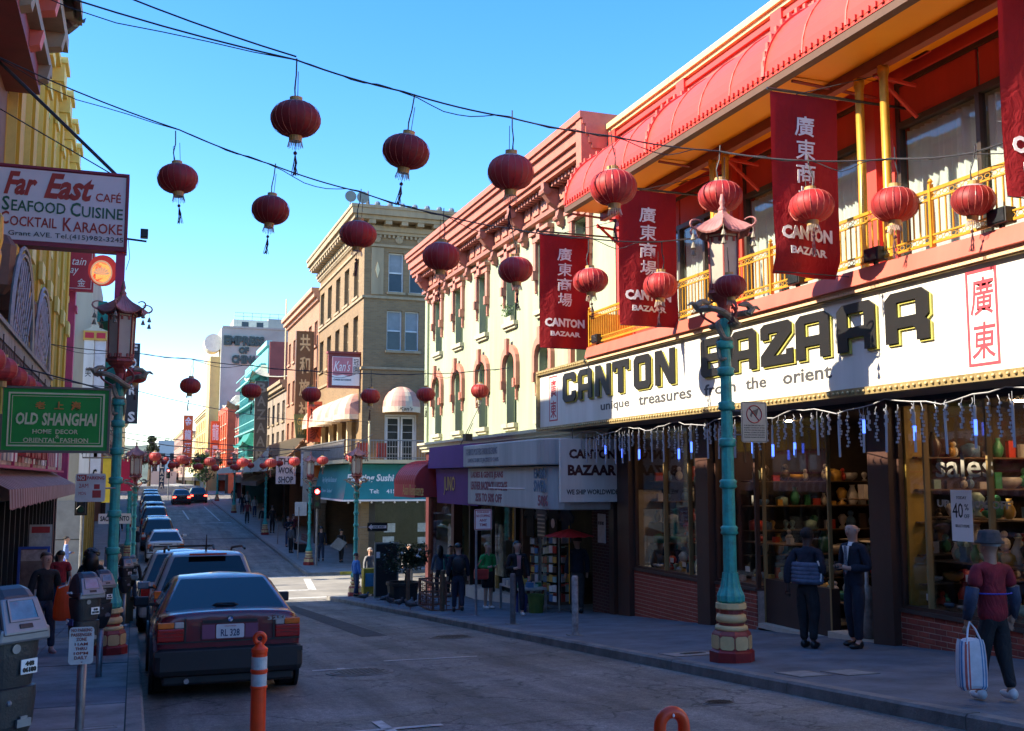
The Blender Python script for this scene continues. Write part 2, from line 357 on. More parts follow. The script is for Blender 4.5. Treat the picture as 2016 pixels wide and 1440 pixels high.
# road markings
mm = MB()
def mark(pts, dz=.009): mm.add([(x, y, G(y) + dz) for x, y in pts], [tuple(range(len(pts)))])
def bar(xa, ya, xb, yb, w):
    dx, dy = xb - xa, yb - ya; l = math.hypot(dx, dy); px, py = -dy / l * w / 2, dx / l * w / 2
    mark([(xa - px, ya - py), (xb - px, yb - py), (xb + px, yb + py), (xa + px, ya + py)])
bar(2.4, 38.7, 7.2, 38.7, .28); bar(2.4, 41.4, 6.6, 41.4, .28); bar(6.6, 41.3, 7.1, 46, .3); bar(3.5, 47.1, 7.2, 47.1, .22)
bar(2.35, 14.6, 3.1, 14.5, .1); bar(2.75, 13.9, 2.75, 14.7, .1); bar(3.5, 15.3, 4.9, 15.2, .07); bar(1.65, 9.4, 2.7, 9.4, .1); bar(2.2, 9.0, 2.2, 9.9, .1)
bar(2.6, 72, 3.4, 72, .2); bar(4.2, 82, 6.9, 82, .3); bar(4.0, 86, 4.0, 98, .12); bar(6.2, 84, 6.2, 104, .1)
build('road_marking', mm, line_m, kind='structure')
# patched trench strips in the near road
pm = MB()
def strip(xa, ya, xb, yb, w):
    dx, dy = xb - xa, yb - ya; l = math.hypot(dx, dy); px, py = -dy / l * w / 2, dx / l * w / 2
    pm.add([(x, y, G(y) + .004) for x, y in [(xa - px, ya - py), (xb - px, yb - py), (xb + px, yb + py), (xa + px, ya + py)]], [(0, 1, 2, 3)])
strip(4.6, 34, 4.4, 20, .5); strip(.3, 68, 7.3, 68, .5)
build('road_patch', pm, mat('dark_patch', (.05, .05, .052), .85, .3, 3, bump=.4), kind='structure')
def manhole(x, y, r, label):
    t = thing('manhole_cover', (x, y, G(y) + .003), label, 'manhole cover')
    q = MB().lathe([(r, -.01), (r, .006), (r * .93, .008)], (x, y, G(y) + .003), 32)
    fr_ = build('frame', q, kerb_m, t)
    q = MB().lathe([(r * .88, .0), (r * .88, .013), (r * .8, .014)], (x, y, G(y) + .003), 32)
    for k in range(-5, 6):
        for j in range(-5, 6):
            if (k * k + j * j) < 26: q.box(x + k * r * .14 - r * .045, x + k * r * .14 + r * .045, y + j * r * .14 - r * .045, y + j * r * .14 + r * .045, G(y) + .01, G(y) + .022)
    build('cover', q, mat('cast_iron', (.06, .058, .055), .5, .3, 10, metal=.5), t)
    t.rotation_euler = (math.atan(-.0727), 0, 0) if y < 38 else (0, 0, 0)
manhole(5.6, 18.9, .42, 'dark iron manhole cover in the road by the right kerb')
manhole(2.9, 14.1, .45, 'worn pale manhole cover just right of the maroon car')
manhole(5.55, 9.35, .16, 'small round valve cover in the road, before the right kerb')
def plate(x, y, w, h, label, mt, dark=False):
    t = thing('utility_cover', (x, y, G(y) + .13), label, 'utility cover')
    g = G(y) + .13
    f = Fr((x, y, g), (1, 0, 0), Vector((0, 1, -.0727)).normalized())
    q = MB(); ring(q, f, -w / 2, -h / 2, w / 2, h / 2, .03, -.01, .009); build('frame', q, kerb_m, t)
    q = MB().box(-w / 2 + .035, w / 2 - .035, -h / 2 + .035, h / 2 - .035, -.01, .008, f); build('lid', q, mt, t)
    if dark: build('slot', MB().box(-w * .15, w * .3, -h * .1, h * .2, .008, .012, f), black_p, t)
pl = mat('pale_concrete_lid', (.3, .3, .28), .8, .2, 6)
plate(7.05, 12.6, .7, .5, 'pale utility lid with dark slot beside the lamp base', pl, True)
plate(7.0, 10.0, .42, .5, 'pale concrete lid, the left of two beyond the kerb', pl); plate(7.5, 9.85, .42, .5, 'pale concrete lid, the right of two beyond the kerb', pl)
plate(-.55, 9.9, .95, .16, 'narrow pale strip cover behind the passenger zone sign', pl); plate(-.45, 8.75, 1.1, .16, 'narrow pale strip cover nearer the frame bottom', pl)
plate(-1.0, 8.2, .4, .3, 'pale square lid beside the big parking meter', pl)
# ================================================================ the bazaar building on the right
BZ = thing('shop_building', (10, 14, G(14)), 'large red and orange bazaar building with barrel canopy over its balcony', 'building')
X0 = 10.0
def P(name, mb, m, parent=None, **k): return build(name, mb, m, parent or BZ, **k)
F = FX(X0, 0, 0)                                  # u = -Y, v = Z, w = towards the street
bays = [(-8.25, -4.6), (-11.75, -8.7), (-15.75, -12.55), (-19.1, -16.2)]
q = holes(MB(), F, -20.9, -3.0, 2.62, 9.4, [(a, b, 4.1, 7.18) for a, b in bays], -.3, 0)
P('wall', q, red_p)
q = MB().box(-20.9, -3, 2.62, 9.4, -12, -11.8, F); q.box(-20.9, -20.7, 2.6, 9.4, -11.8, -.3, F); q.box(-3.2, -3, 2.6, 9.4, -11.8, -.3, F); q.box(-20.7, -3.2, 9.0, 9.2, -11.8, -.3, F)
P('rear_wall', q, red_p)
P('room_floor', MB().box(-20.7, -3.2, 3.9, 4.05, -6, -.3, F), warmwall); P('room_partition', MB().box(-20.7, -3.2, 4.05, 9, -3.2, -3.0, F), mat('pale_room', (.45, .42, .36), .9))
# parapet face in panels with shallow pilasters, cream coping
q = MB().box(-20.9, -3, 7.35, 9.38, 0, .06, F); P('parapet', q, salmon)
for u in [-20.75, -17.6, -14.3, -11, -7.7]:
    P('pilaster', MB().box(u - .16, u + .16, 7.3, 9.38, .06, .16, F), red_p)
q = MB().box(-20.98, -3, 9.2, 9.3, .06, .12, F); P('red_moulding', q, red_p)
for i in range(6):
    a = -20.98 + i * 3; P('coping', MB().box(a + .004, a + 2.996, 9.38, 9.46, -.35, .14, F).box(a + .004, a + 2.996, 9.46, 9.58, -.35, .2, F), cream)
P('roof_hatch_box', MB().box(-22.9, -20.95, 9.0, 10.3, -3.4, -1.6, F), mat('dark_roof_box', (.05, .045, .04), .7))
# barrel canopy
def canopy_prof(t, off=0):                        # t 0..1 from wall down to the edge
    a = t * pi / 2; return (.05 + (1.62 + off) * sin(a), 7.3 + (1.35 + off) * cos(a))   # (w, z)
cyl = []
for k in range(13):
    w, z = canopy_prof(k / 12); cyl.append([(u, z, w) for u in (-19.9, -16.0, -12.3, -8.6, -3)])
q = MB().sweep(cyl, lambda p: F(p[0], p[1], p[2]))
c2 = [[(u, z - .05, w) for (u, z, w) in r] for r in cyl]; q.sweep(c2, lambda p: F(*p))
P('canopy', q, mat('canopy_coral', (.64, .055, .03), .5, .08, 1.2), smooth=False)
e = MB(); e.prism(Fr(F(-19.9, 0, 0), (-1, 0, 0)), [(canopy_prof(k / 12)[0], canopy_prof(k / 12)[1]) for k in range(13)] + [(.05, 7.3)], -.02, .02); P('canopy_end', e, red_p)
u = -19.88; i = 0
while u < -3:
    big = i % 4 == 0; q = MB(); r = .045 if big else .018
    q.tube([F(u, canopy_prof(k / 10)[1] + .01, canopy_prof(k / 10)[0]) for k in range(11)], r, 5); P('rib', q, red_p)
    if big:
        q = MB()
        for k in range(14):
            w, z = canopy_prof(k / 14); q.box(u - .03, u + .03, z + .02, z + .1, w - .02, w + .03, F)
        P('rib_crest', q, salmon, kind='stuff')
    u += .93; i += 1
q = MB(); u = -19.9
while u < -3: q.box(u, u + .05, 7.29, 7.36, 1.66, 1.70, F); u += .13
P('canopy_fringe', q, red_p, kind='stuff')
P('edge_beam', MB().box(-19.95, -3, 7.14, 7.29, 1.52, 1.66, F), mat('deep_brown_beam', (.12, .06, .03), .6)); P('gold_edge', MB().box(-19.95, -3, 7.16, 7.24, 1.49, 1.52, F), gold)  # edge beam in plain dark brown
for k, (a, b) in enumerate([(-19.9, -16.0), (-15.97, -12.0), (-11.97, -8.0), (-7.97, -3)]):
    P('soffit', MB().box(a, b, 7.18, 7.22, .86, 1.488, F).box(a, b, 7.30, 7.34, .1, .73, F), orange_s)
P('soffit_beam', MB().box(-19.9, -3, 7.02, 7.3, .73, .86, F), mat('brick_red_beam', (.3, .07, .03), .6))
for u in (-19.9, -16, -12, -8): P('cross_tie', MB().tube([F(u, 7.12, 1.5), F(u, 7.05, .05)], .025, 5), rust)
# windows
def win(a, b, z0, z1, n, curtain=True, trz=None):
    q = MB(); ring(q, F, a, z0, b, z1, .07, -.16, -.05)
    if trz: q.box(a + .07, b - .07, trz - .05, trz + .04, -.16, -.05, F)
    w = (b - a) / n
    for i in range(1, n): q.box(a + w * i - .035, a + w * i + .035, z0 + .07, trz - .05 if trz else z1 - .07, -.16, -.05, F)
    o = P('window', q, mat('bronze_frame', (.06, .045, .035), .4, .2))
    for i in range(n):
        P('pane', MB().box(a + w * i + .035, a + w * (i + 1) - .035, z0 + .06, (trz or z1) - .05, -.12, -.11, F), winglass, o)
        if trz: P('transom_panel', MB().box(a + w * i + .04, a + w * (i + 1) - .02, trz + .05, z1 - .07, -.12, -.08, F), red_p, o)
        if curtain:
            c = MB(); N = 40; r = []
            for zz in (z0 + .06, (trz or z1) - .08): r.append([(a + w * i + .05 + (w - .1) * k / N, zz, -.22 + .035 * sin(k * 1.9 + i) + .02 * sin(k * .7)) for k in range(N + 1)])
            c.sweep(r, lambda p: F(*p)); P('curtain', c, curtainm, o, smooth=True)
win(-8.25, -4.6, 4.1, 7.18, 3, True, 6.55); win(-11.75, -8.7, 4.1, 7.18, 2, True, 6.55)
win(-15.75, -12.55, 4.1, 7.18, 3, True, 6.55); win(-19.1, -16.2, 4.1, 7.18, 3, True, 6.55)
# posts and gold columns
for u in (-20.3, -16.0, -12.15, -8.45, -4.4): P('post', MB().box(u - .16, u + .16, 4.05, 7.3, .0, .12, F), red_p)
for u in (-15.35, -14.95, -11.45, -10.95, -7.4, -7.0): P('column', MB().lathe([(.08, 0), (.08, .1), (.058, .12), (.058, 2.75), (.075, 2.8), (.075, 2.9)], F(u, 4.13, .8), 12), gold, smooth=True)
for u in (-20.3, -15.1, -11.2, -7.2):
    q = MB().tube([F(u, 6.5, .05), F(u, 7.05, .75)], .03, 5).tube([F(u, 6.95, .05), F(u, 7.0, .75)], .03, 5); P('bracket', q, red_p)
# balcony
P('balcony_slab', MB().box(-20.1, -3, 4.0, 4.12, 0, 1.1, F), slabm)
q = MB().prism(Fr((0, 0, 0), (1, 0, 0), (0, 0, 1)), [(8.86, 4.08), (9.0, 4.28), (9.12, 4.28), (9.12, 4.1)], -3, 23.2)
q.v = [Vector((p.x, -p.y if p.y < 0 else -p.y, p.z)) for p in q.v]
q = MB()
prof = [(1.0, 4.06), (1.16, 4.08), (1.1, 4.3), (1.0, 4.32)]
q.add([F(u, z, w) for u in (-20.1, -3) for w, z in prof], [(0, 1, 5, 4), (1, 2, 6, 5), (2, 3, 7, 6), (3, 0, 4, 7), (3, 2, 1, 0), (4, 5, 6, 7)]); P('balcony_cap', q, salmon, fixn=True)
rt = P('railing', MB().box(-20.05, -3, 5.0, 5.04, 1.03, 1.07, F).box(-20.05, -3, 4.9, 4.92, 1.035, 1.065, F).box(-20.05, -3, 4.36, 4.39, 1.035, 1.065, F).box(-20.05, -3, 4.46, 4.48, 1.035, 1.065, F).box(-20.07, -20.03, 4.36, 5.04, .05, 1.07, F), gold)
q = MB(); u = -20.0; i = 0
while u < -3:
    q.box(u - .008, u + .008, 4.48, 4.9, 1.04, 1.056, F)
    for zz in (4.96, 4.425): q.tube([F(u + .045 * cos(a), zz + .03 * sin(a), 1.05) for a in [k * pi / 3 for k in range(7)]], .006, 3, False)
    u += .11
P('baluster', q, gold, rt, kind='stuff')
for k in range(6): P('railing_end_bar', MB().box(-20.055, -20.045, 4.4, 5.0, .15 + k * .15, .165 + k * .15, F), gold, rt)
for u in (-20.05, -16.6, -13.3, -9.9, -6.5): P('railing_post', MB().box(u - .02, u + .02, 4.32, 5.1, 1.02, 1.08, F).lathe([(.01, 0), (.035, .03), (.01, .07)], F(u, 5.1, 1.05), 8), gold, rt)
for u, lab in ((-19.6, 'leftmost small black floodlight on the balcony cap'), (-12.6, 'small black floodlight on the balcony cap below the large banner'), (-10.9, 'small black floodlight beside the rightmost gold columns'), (-8.8, 'black floodlight at the right edge over the sign')):
    t = thing('floodlight', F(u, 4.3, 1.05), lab, 'floodlight')
    P('housing', MB().box(u - .14, u + .14, 4.34, 4.52, 1.0, 1.16, F), black_p, t, bevel=.01); P('lens', MB().box(u - .12, u + .12, 4.36, 4.5, 1.16, 1.17, F), darkglass, t); P('foot', MB().box(u - .02, u + .02, 4.3, 4.34, 1.05, 1.1, F), black_p, t)
# ---------------------------------------------------------------- big sign
SG = thing('shop_sign', (9.3, 14, 2.66), 'long white bazaar sign with black block letters over the shopfront', 'sign')
FS = FX(9.0, 0, 0)
P('box', MB().box(-23.15, -3.0, 2.66, 4.06, -.95, -.03, FS), mat('sign_box', (.25, .2, .16), .6), SG)
edges = [-23.1, -21.55, -18.6, -15.75, -12.2, -10.95, -8.4, -5.6, -3.0]
for a, b in zip(edges, edges[1:]): P('panel', MB().box(a + .004, b - .004, 2.74, 3.98, -.03, .0, FS), white_p, SG)
for z in (2.64, 3.98):
    P('trim', MB().box(-23.18, -3, z, z + .1, -.03, .07, FS), mat('brass_trim', (.42, .31, .14), .4, .3, 8, metal=.3), SG)
    q = MB(); u = -23.1
    while u < -8.2:
        q.ball(FS(u, z + .05, .085), .022, n=6, m=4); u += .105
    P('bulb', q, mat('bulb_brass', (.6, .45, .2), .3, .2, 9), SG, kind='stuff', smooth=True)
P('trim_end', MB().box(-23.2, -23.1, 2.74, 3.98, -.03, .07, FS), mat('brass_trim', (0, 0, 0)), SG)
GL = {   # blocky letters on a 10 x 12 grid: outer outline pieces
 'C': [[(0, 1.5), (1.5, 0), (8.5, 0), (10, 1.5), (10, 4.2), (7, 4.2), (7, 2.6), (3, 2.6), (3, 9.4), (7, 9.4), (7, 8), (10, 8), (10, 10.5), (8.5, 12), (1.5, 12), (0, 10.5)]],
 'A': [[(0, 0), (2.8, 0), (2.8, 3.4), (7.2, 3.4), (7.2, 0), (10, 0), (10, 10.5), (8.5, 12), (1.5, 12), (0, 10.5)], 'h', (2.8, 6, 7.2, 9.6)],
 'N': [[(0, 0), (2.6, 0), (2.6, 7.2), (7.2, 0), (10, 0), (10, 12), (7.4, 12), (7.4, 4.8), (3.2, 12), (0, 12)]],
 'T': [[(3.4, 0), (6.6, 0), (6.6, 9.4), (7.8, 9.4), (7.8, 8.2), (10, 8.2), (10, 12), (0, 12), (0, 8.2), (2.2, 8.2), (2.2, 9.4), (3.4, 9.4)], ],
 'O': [[(0, 1.5), (1.5, 0), (8.5, 0), (10, 1.5), (10, 10.5), (8.5, 12), (1.5, 12), (0, 10.5)], 'h', (3, 2.7, 7, 9.3)],
 'B': [[(0, 1), (1, 0), (8.8, 0), (10, 1.2), (10, 5.2), (9.3, 6), (10, 6.8), (10, 10.8), (8.8, 12), (1, 12), (0, 11)], 'h', (2.8, 2.4, 7.4, 4.8), (2.8, 7.2, 7.4, 9.6)],
 'Z': [[(0, 0), (10, 0), (10, 4), (8, 4), (8, 2.6), (4.2, 2.6), (9.6, 8.4), (9.6, 11), (8.6, 12), (1.2, 12), (0, 11), (0, 7.6), (2.6, 7.6), (2.6, 9.2), (5.8, 9.2), (0, 3)]],
 'R': [[(0, 0), (2.8, 0), (2.8, 3.4), (6.4, 3.4), (7.2, 2.6), (7.2, 0), (10, 0), (10, 4), (9.2, 4.9), (10, 5.8), (10, 10.5), (8.5, 12), (1.5, 12), (0, 10.5)], 'h', (2.8, 6, 7.2, 9.6)]}
def glyph(ch, fr, u, v, w, h, w0, w1):
    g = GL[ch]; mb = MB(); cu = bpy.data.curves.new('g', 'CURVE'); cu.dimensions = '2D'; cu.fill_mode = 'BOTH'; cu.extrude = .5
    loops = [g[0]] + [[(a, b), (a, d), (c, d), (c, b)] for a, b, c, d in g[2:]]
    for lp in loops:
        s = cu.splines.new('POLY'); s.points.add(len(lp) - 1); s.use_cyclic_u = True
        for p, c in zip(s.points, lp): p.co = (c[0], c[1], 0, 1)
    o = bpy.data.objects.new('g', cu); me = bpy.data.meshes.new_from_object(o)
    mb.add([fr(u + p.co.x * w / 10, v + p.co.y * h / 12, w1 if p.co.z > 0 else w0) for p in me.vertices], [tuple(f.vertices) for f in me.polygons])
    bpy.data.objects.remove(o); bpy.data.meshes.remove(me); bpy.data.curves.remove(cu); return mb
LT = [('C', 21.57, 20.84), ('A', 20.7, 19.98), ('N', 19.8, 19.05), ('T', 18.96, 18.22), ('O', 18.0, 17.3), ('N', 17.12, 16.37), ('B', 15.45, 14.69), ('A', 14.49, 13.77), ('Z', 13.64, 12.81), ('A', 12.73, 11.95), ('A', 11.78, 11.0), ('R', 10.8, 10.02)]
for ch, a, b in LT:
    o = P('letter', glyph(ch, FS, -a, 3.24, (a - b), .64, .03, .055), black_p, SG)
    P('letter_edge', glyph(ch, FS, -a + .026, 3.212, (a - b), .64, .0, .03), yellow_p, o)
sm = mat('grey_lettering', (.06, .06, .065), .5, 0)
for s, a, b, hh in (('unique', 19.64, 18.3, .2), ('treasures', 17.9, 15.87, .16), ('from', 15.44, 14.45, .17), ('the', 14.16, 13.58, .17), ('orient', 13.15, 11.99, .17)):
    letter('lettering', s, FS, -a, 2.93 - (.04 if s == 'unique' else 0), a - b, hh + .02, sm, SG, bold=.02)
seal = mat('seal_red', (.5, .05, .07), .6, .1, 9)
q = MB(); ring(q, FS, -9.46, 2.82, -8.99, 3.93, .035, 0, .004); text(q, '廣', FS, -9.4, 3.4, .36, .44, bold=.008, shear=.1); text(q, '東', FS, -9.4, 2.9, .36, .42, bold=.008, shear=.1); P('seal_mark', q, seal, SG)
q = MB(); ring(q, FS, -22.5, 2.86, -22.0, 3.9, .03, 0, .004); text(q, '廣', FS, -22.42, 3.42, .34, .4, bold=.01); text(q, '東', FS, -22.42, 2.93, .34, .4, bold=.01); P('seal_mark', q, seal, SG, label='faded red seal at the far end')
# ---------------------------------------------------------------- icicle lights under the sign
IC = thing('icicle_lights', (9.05, 14, 2.4), 'string of icicle lights with white tubes hanging under the big sign', 'string lights')
q = MB(); pts = []
u = -22.0
while u < -8: pts.append((9.06, -u, 2.5 + .05 * sin(u * 3.3) + .02 * sin(u * 9))); u += .25
q.tube(pts, .008, 4); P('cable', q, mat('pale_cable', (.5, .5, .52), .6), IC)
tub = mat('frosted_tube', (.42, .44, .48), .3, .1, 5); blu = mat('blue_led', (.05, .13, .9), .3, 0, emit=1.1)
yl = [21.9, 21.45, 21.0, 20.5, 20.0, 19.55, 19.09, 18.76, 18.45, 18.03, 17.5, 17.04, 16.47, 16.02, 15.47, 15.09, 14.6, 14.1, 13.55, 12.99, 12.44, 11.96, 11.43, 10.98, 10.47, 9.95, 9.47, 8.92]
for i, y in enumerate(yl):
    L_ = .5; z = 2.36 + random.uniform(-.03, .03); q = MB().tube([(9.06, y, z + .12), (9.06, y, z)], .004, 4).tube([(9.06, y, z), (9.06, y + random.uniform(-.02, .02), z - L_)], .016, 6)
    o = P('light_tube', q, tub, IC)
    if i in (0, 2, 5, 7, 9, 12, 13, 17, 18, 19, 22, 24, 26):
        a = random.uniform(.02, .3); P('lit_section', MB().tube([(9.06, y, z - a), (9.06, y, z - a - .18)], .019, 6), blu, o)
y = 22
while y > 8.4:
    q = MB(); l = random.uniform(.22, .5); z = 2.48; pp = [(9.06, y + .02 * sin(k * 1.7 + y * 5), z - l * k / 10) for k in range(11)]; q.tube(pp, .004, 3, False)
    for k in range(2, 11): q.box(pp[k][0] - .014, pp[k][0] + .014, pp[k][1] - .012, pp[k][1] + .012, pp[k][2] - .014, pp[k][2] + .014)
    P('dropper', q, tub, IC); y -= random.uniform(.15, .3)
# ---------------------------------------------------------------- banners
def banner(y, x0, x1, z0, z1, lab, full=True, curl=0):
    t = thing('banner', ((x0 + x1) / 2, y, z0), lab, 'banner', 'red vertical shop banners')
    N, M_ = 12, 22; rows = []
    for j in range(M_ + 1):
        f = j / M_; z = z1 - (z1 - z0) * f
        rows.append([(x0 + (x1 - x0) * (i / N) + .05 * f * f * curl, y + .05 * sin(i * .6 + f * 3) * f + .12 * curl * f * f * (i / N) + (.13 * curl * max(0, (f - .9) * 10)), z) for i in range(N + 1)])
    q = MB().sweep(rows, None); n = len(q.v); q.add([p + Vector((0, .008, 0)) for p in q.v], [f[::-1] for f in q.f]); P('cloth', q, crim, t, smooth=True)
    P('pole', MB().tube([(x0 - .05, y, z1 + .03), (10, y, z1 + .03)], .02, 6), black_p, t)
    P('pole', MB().tube([(x0, y, z0 - .0), (10, y, z0 + .0)], .008, 5), wirem, t)
    P('stay_wire', MB().tube([(x0 + .4, y, z1), (x1 + .6, y - .3, z1 + .35)], .006, 4), wirem, t)
    def surf(px, pz, d):    # follow the cloth
        f = (z1 - pz) / (z1 - z0); i = (px - x0) / (x1 - x0)
        return Vector((px + .05 * f * f * curl, y + .05 * sin(i * N * .6 + f * 3) * f + .12 * curl * f * f * i + (.13 * curl * max(0, (f - .9) * 10)) - d - .012, pz))
    W_ = x1 - x0; H_ = z1 - z0
    for k, ch in enumerate('廣東商場'):
        q = text(MB(), ch, lambda a, b, w=0: surf(a, b, w), x0 + W_ * .34, z1 - H_ * (.235 + .133 * k), W_ * .29, H_ * .115, bold=.01, shear=.06); P('lettering', q, letw, t)
    q = text(MB(), 'CANTON', lambda a, b, w=0: surf(a, b, w), x0 + W_ * .09, z1 - H_ * .815, W_ * .8, H_ * .075, bold=.045); P('lettering', q, letw, t)
    q = text(MB(), 'BAZAAR', lambda a, b, w=0: surf(a, b, w), x0 + W_ * .19, z1 - H_ * .895, W_ * .62, H_ * .042, bold=.035); P('lettering', q, letw, t)
banner(20.3, 7.92, 9.07, 4.29, 6.76, 'hanging red banner farthest along, in front of the pale green facade')
banner(16.2, 7.81, 8.94, 4.2, 6.62, 'hanging red banner between the farthest one and the dragon lamp post')
banner(11.4, 7.73, 8.78, 4.23, 6.66, 'large red banner with curled lower hem beside the gold columns', curl=1)
banner(8.2, 8.42, 9.4, 4.46, 7.0, 'red banner cut off by the right edge of the photo')
# ---------------------------------------------------------------- ground floor of the bazaar
Gz = lambda y: G(y) + .13
def pier(a, b, w0=-.05, w1=.12, m=brown_p, z1=2.64):
    P('pier', MB().box(-b, -a, Gz(a) - .6, z1, w0, w1, F), m)
pier(20.2, 20.75); pier(16.9, 17.35); pier(11.98, 12.42); pier(7.6, 7.95); pier(20.95, 21.2)
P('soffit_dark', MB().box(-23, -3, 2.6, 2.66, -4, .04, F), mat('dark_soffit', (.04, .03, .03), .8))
brk = [mat('brick_%s' % k, c, .8, .2, 12) for k, c in (('a', (.3, .055, .03)), ('b', (.36, .07, .04)), ('c', (.25, .045, .03)))]
mort = mat('brick_mortar', (.6, .42, .34), .9, .2, 9)
bmesh_cache = {}
def brickbase(y0, y1, ztop, indiv):
    zb = Gz(y1) - .1 if y1 > y0 else Gz(y1)
    o = P('bulkhead', MB().box(-y1, -y0, Gz(y1) - .5, ztop, -.2, -.003, F), mort)
    P('sill', MB().box(-y1, -y0, ztop, ztop + .05, -.2, .03, F), mat('sill_dark', (.08, .05, .04), .5), o)
    w, h, g = .2, .062, .012; z = ztop - h; r = 0; joined = MB()
    while z > Gz(y1) - .1:
        y = y0 + (w + g) * (-.5 if r % 2 else 0)
        while y < y1:
            a, b = max(y, y0), min(y + w, y1)
            if b - a > .03 and z + h > Gz((a + b) / 2):
                k = (round(b - a, 3), r % 3)
                if indiv:
                    if b - a > w - .001:
                        vi = random.randrange(3)
                        if vi not in bmesh_cache: bmesh_cache[vi] = MB().box(-w, 0, 0, h, -.02, 0, FX(0, 0, 0)).mesh('brick', brk[vi])
                        c = bpy.data.objects.new('brick', bmesh_cache[vi]); C.objects.link(c); c.parent = o
                        c.location = rootinv(o) @ Vector((X0 - random.uniform(0, .005), a, z))
                    else: P('brick', MB().box(-b, -a, z, z + h, -.02, random.uniform(0, .004), F), brk[r % 3], o)
                else: joined.box(-b, -a, z, z + h, -.02, random.uniform(0, .004), F)
            y += w + g
        z -= h + g; r += 1
    if not indiv: P('brickwork', joined, brk[1], o, kind='stuff')
brickbase(7.95, 11.98, -.28, True); brickbase(15.55, 16.9, -.36, True); brickbase(17.35, 20.2, -.38, False); brickbase(3, 7.6, -.1, False)
# entrance recess
q = MB().box(9.98, 12.2, 12.42, 15.55, Gz(12.4) - .6, Gz(15.5) + .04); P('recess_floor', q, grey_m)
P('threshold', MB().box(9.98, 10.35, 12.5, 13.6, Gz(13.6) - .1, Gz(12.5) + .02), mat('pale_threshold', (.5, .45, .36), .7)); P('threshold', MB().box(9.98, 10.4, 13.9, 15.5, Gz(15.5) - .1, Gz(13.9) + .0), mat('pale_threshold', (0, 0, 0)))
P('recess_bulkhead', MB().box(10.15, 10.3, 13.7, 15.5, Gz(15) - .4, -.15), mat('dark_wood', (.05, .025, .02), .5)); P('recess_glass', MB().box(10.2, 10.21, 13.75, 15.5, -.15, 2.6), shopglass)
P('door_frame', MB().box(10.9, 11.0, 12.45, 12.55, -1, 2.6).box(10.9, 11.0, 13.6, 13.7, -1, 2.6).box(10.9, 11, 12.55, 13.6, 1.4, 1.5), gold)
for y in (13.72, 15.52): P('gold_mullion', MB().box(10.14, 10.2, y - .018, y + .018, -1, 2.6), mat('dull_gold_mullion', (.3, .2, .08), .5))
# show windows
def showwin(y0, y1, z0, mull):
    q = MB(); ring(q, F, -y1, z0 + .05, -y0, 2.6, .05, -.1, -.02)
    o = P('show_window', q, brown_p)
    for y in mull: P('mullion', MB().box(-y - .016, -y + .016, z0 + .1, 2.55, -.09, .0, F), mat('dull_gold_mullion', (.3, .2, .08), .5), o)
    e = [y0] + sorted(mull) + [y1]
    for a, b in zip(e, e[1:]): P('pane', MB().box(-b + .03, -a - .03, z0 + .1, 2.55, -.07, -.06, F), shopglass, o)
    return o
showwin(7.95, 11.98, -.28, [10.3, 11.42]); showwin(15.55, 16.9, -.36, []); showwin(17.35, 20.2, -.38, [17.84, 18.83]); showwin(3, 7.6, -.1, [5])
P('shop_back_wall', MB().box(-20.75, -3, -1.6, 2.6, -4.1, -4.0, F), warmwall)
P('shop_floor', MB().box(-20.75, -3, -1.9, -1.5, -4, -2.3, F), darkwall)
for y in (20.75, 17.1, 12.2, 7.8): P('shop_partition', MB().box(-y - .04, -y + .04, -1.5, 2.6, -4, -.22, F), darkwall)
P('display_wall', MB().box(-11.95, -11.9, -.3, 2.6, -.5, -.12, F), mat('mustard_panel', (.4, .26, .05), .6), BZ)
gm = [mat('ware_%d' % i, c, .3, .15, 9) for i, c in enumerate([(.7, .66, .6), (.05, .25, .12), (.5, .06, .04), (.6, .35, .08), (.1, .2, .35), (.45, .42, .4), (.08, .06, .05), (.3, .45, .4)])]
vase = [[(.04, 0), (.07, .06), (.08, .14), (.04, .22), (.03, .26), (.045, .28)], [(.05, 0), (.12, .05), (.13, .1), (.11, .12)], [(.05, 0), (.06, .02), (.02, .05), (.05, .1), (.07, .17), (.03, .22)], [(.1, 0), (.1, .12), (.02, .15)]]
def shelf(y0, y1, z, w0, w1, n, sc=1, glassy=True):
    P('shelf', MB().box(-y1, -y0, z - .02, z, w0, w1, F), mat('shelf_wood', (.16, .1, .06), .5))
    for i in range(n):
        y = y0 + .1 + (y1 - y0 - .2) * (i + random.uniform(.2, .8)) / n; w = random.uniform(w0 + .1, w1 - .08); k = random.random(); s = sc * random.uniform(.6, 1.25)
        mt = random.choice(gm)
        if k < .55: q = MB().lathe([(r * s, zz * s) for r, zz in random.choice(vase)], F(-y, z, w), 10)
        elif k < .8: q = MB().box(-y - .06 * s, -y + .06 * s, z, z + random.uniform(.05, .2) * s, w - .04, w + .04, F)
        else: q = MB().ball(F(-y, z + .08 * s, w), .07 * s, .07 * s, .08 * s, 8, 6).ball(F(-y, z + .19 * s, w), .04 * s, n=8, m=5)
        P('ware', q, mt, smooth=k < .55)
for z, n in ((-.2, 16), (.42, 15), (1.02, 13)): shelf(8.0, 11.9, z, -1.3 if z < 0 else -1.1, -.25 if z < 0 else -.5, n + 8, 1.25)
shelf(15.6, 16.85, -.28, -1.2, -.2, 7); shelf(15.6, 16.85, .4, -1.2, -.6, 4)
shelf(17.4, 20.15, -.3, -1.2, -.2, 15, 1.2); shelf(17.4, 20.15, .35, -1.6, -.8, 9)
shelf(12.6, 15.4, -.4, -1.9, -.5, 16, 1.3); shelf(12.6, 15.4, .5, -2.4, -1.6, 12, 1.2); shelf(12.6, 15.4, 1.2, -2.4, -1.6, 9, 1.2)
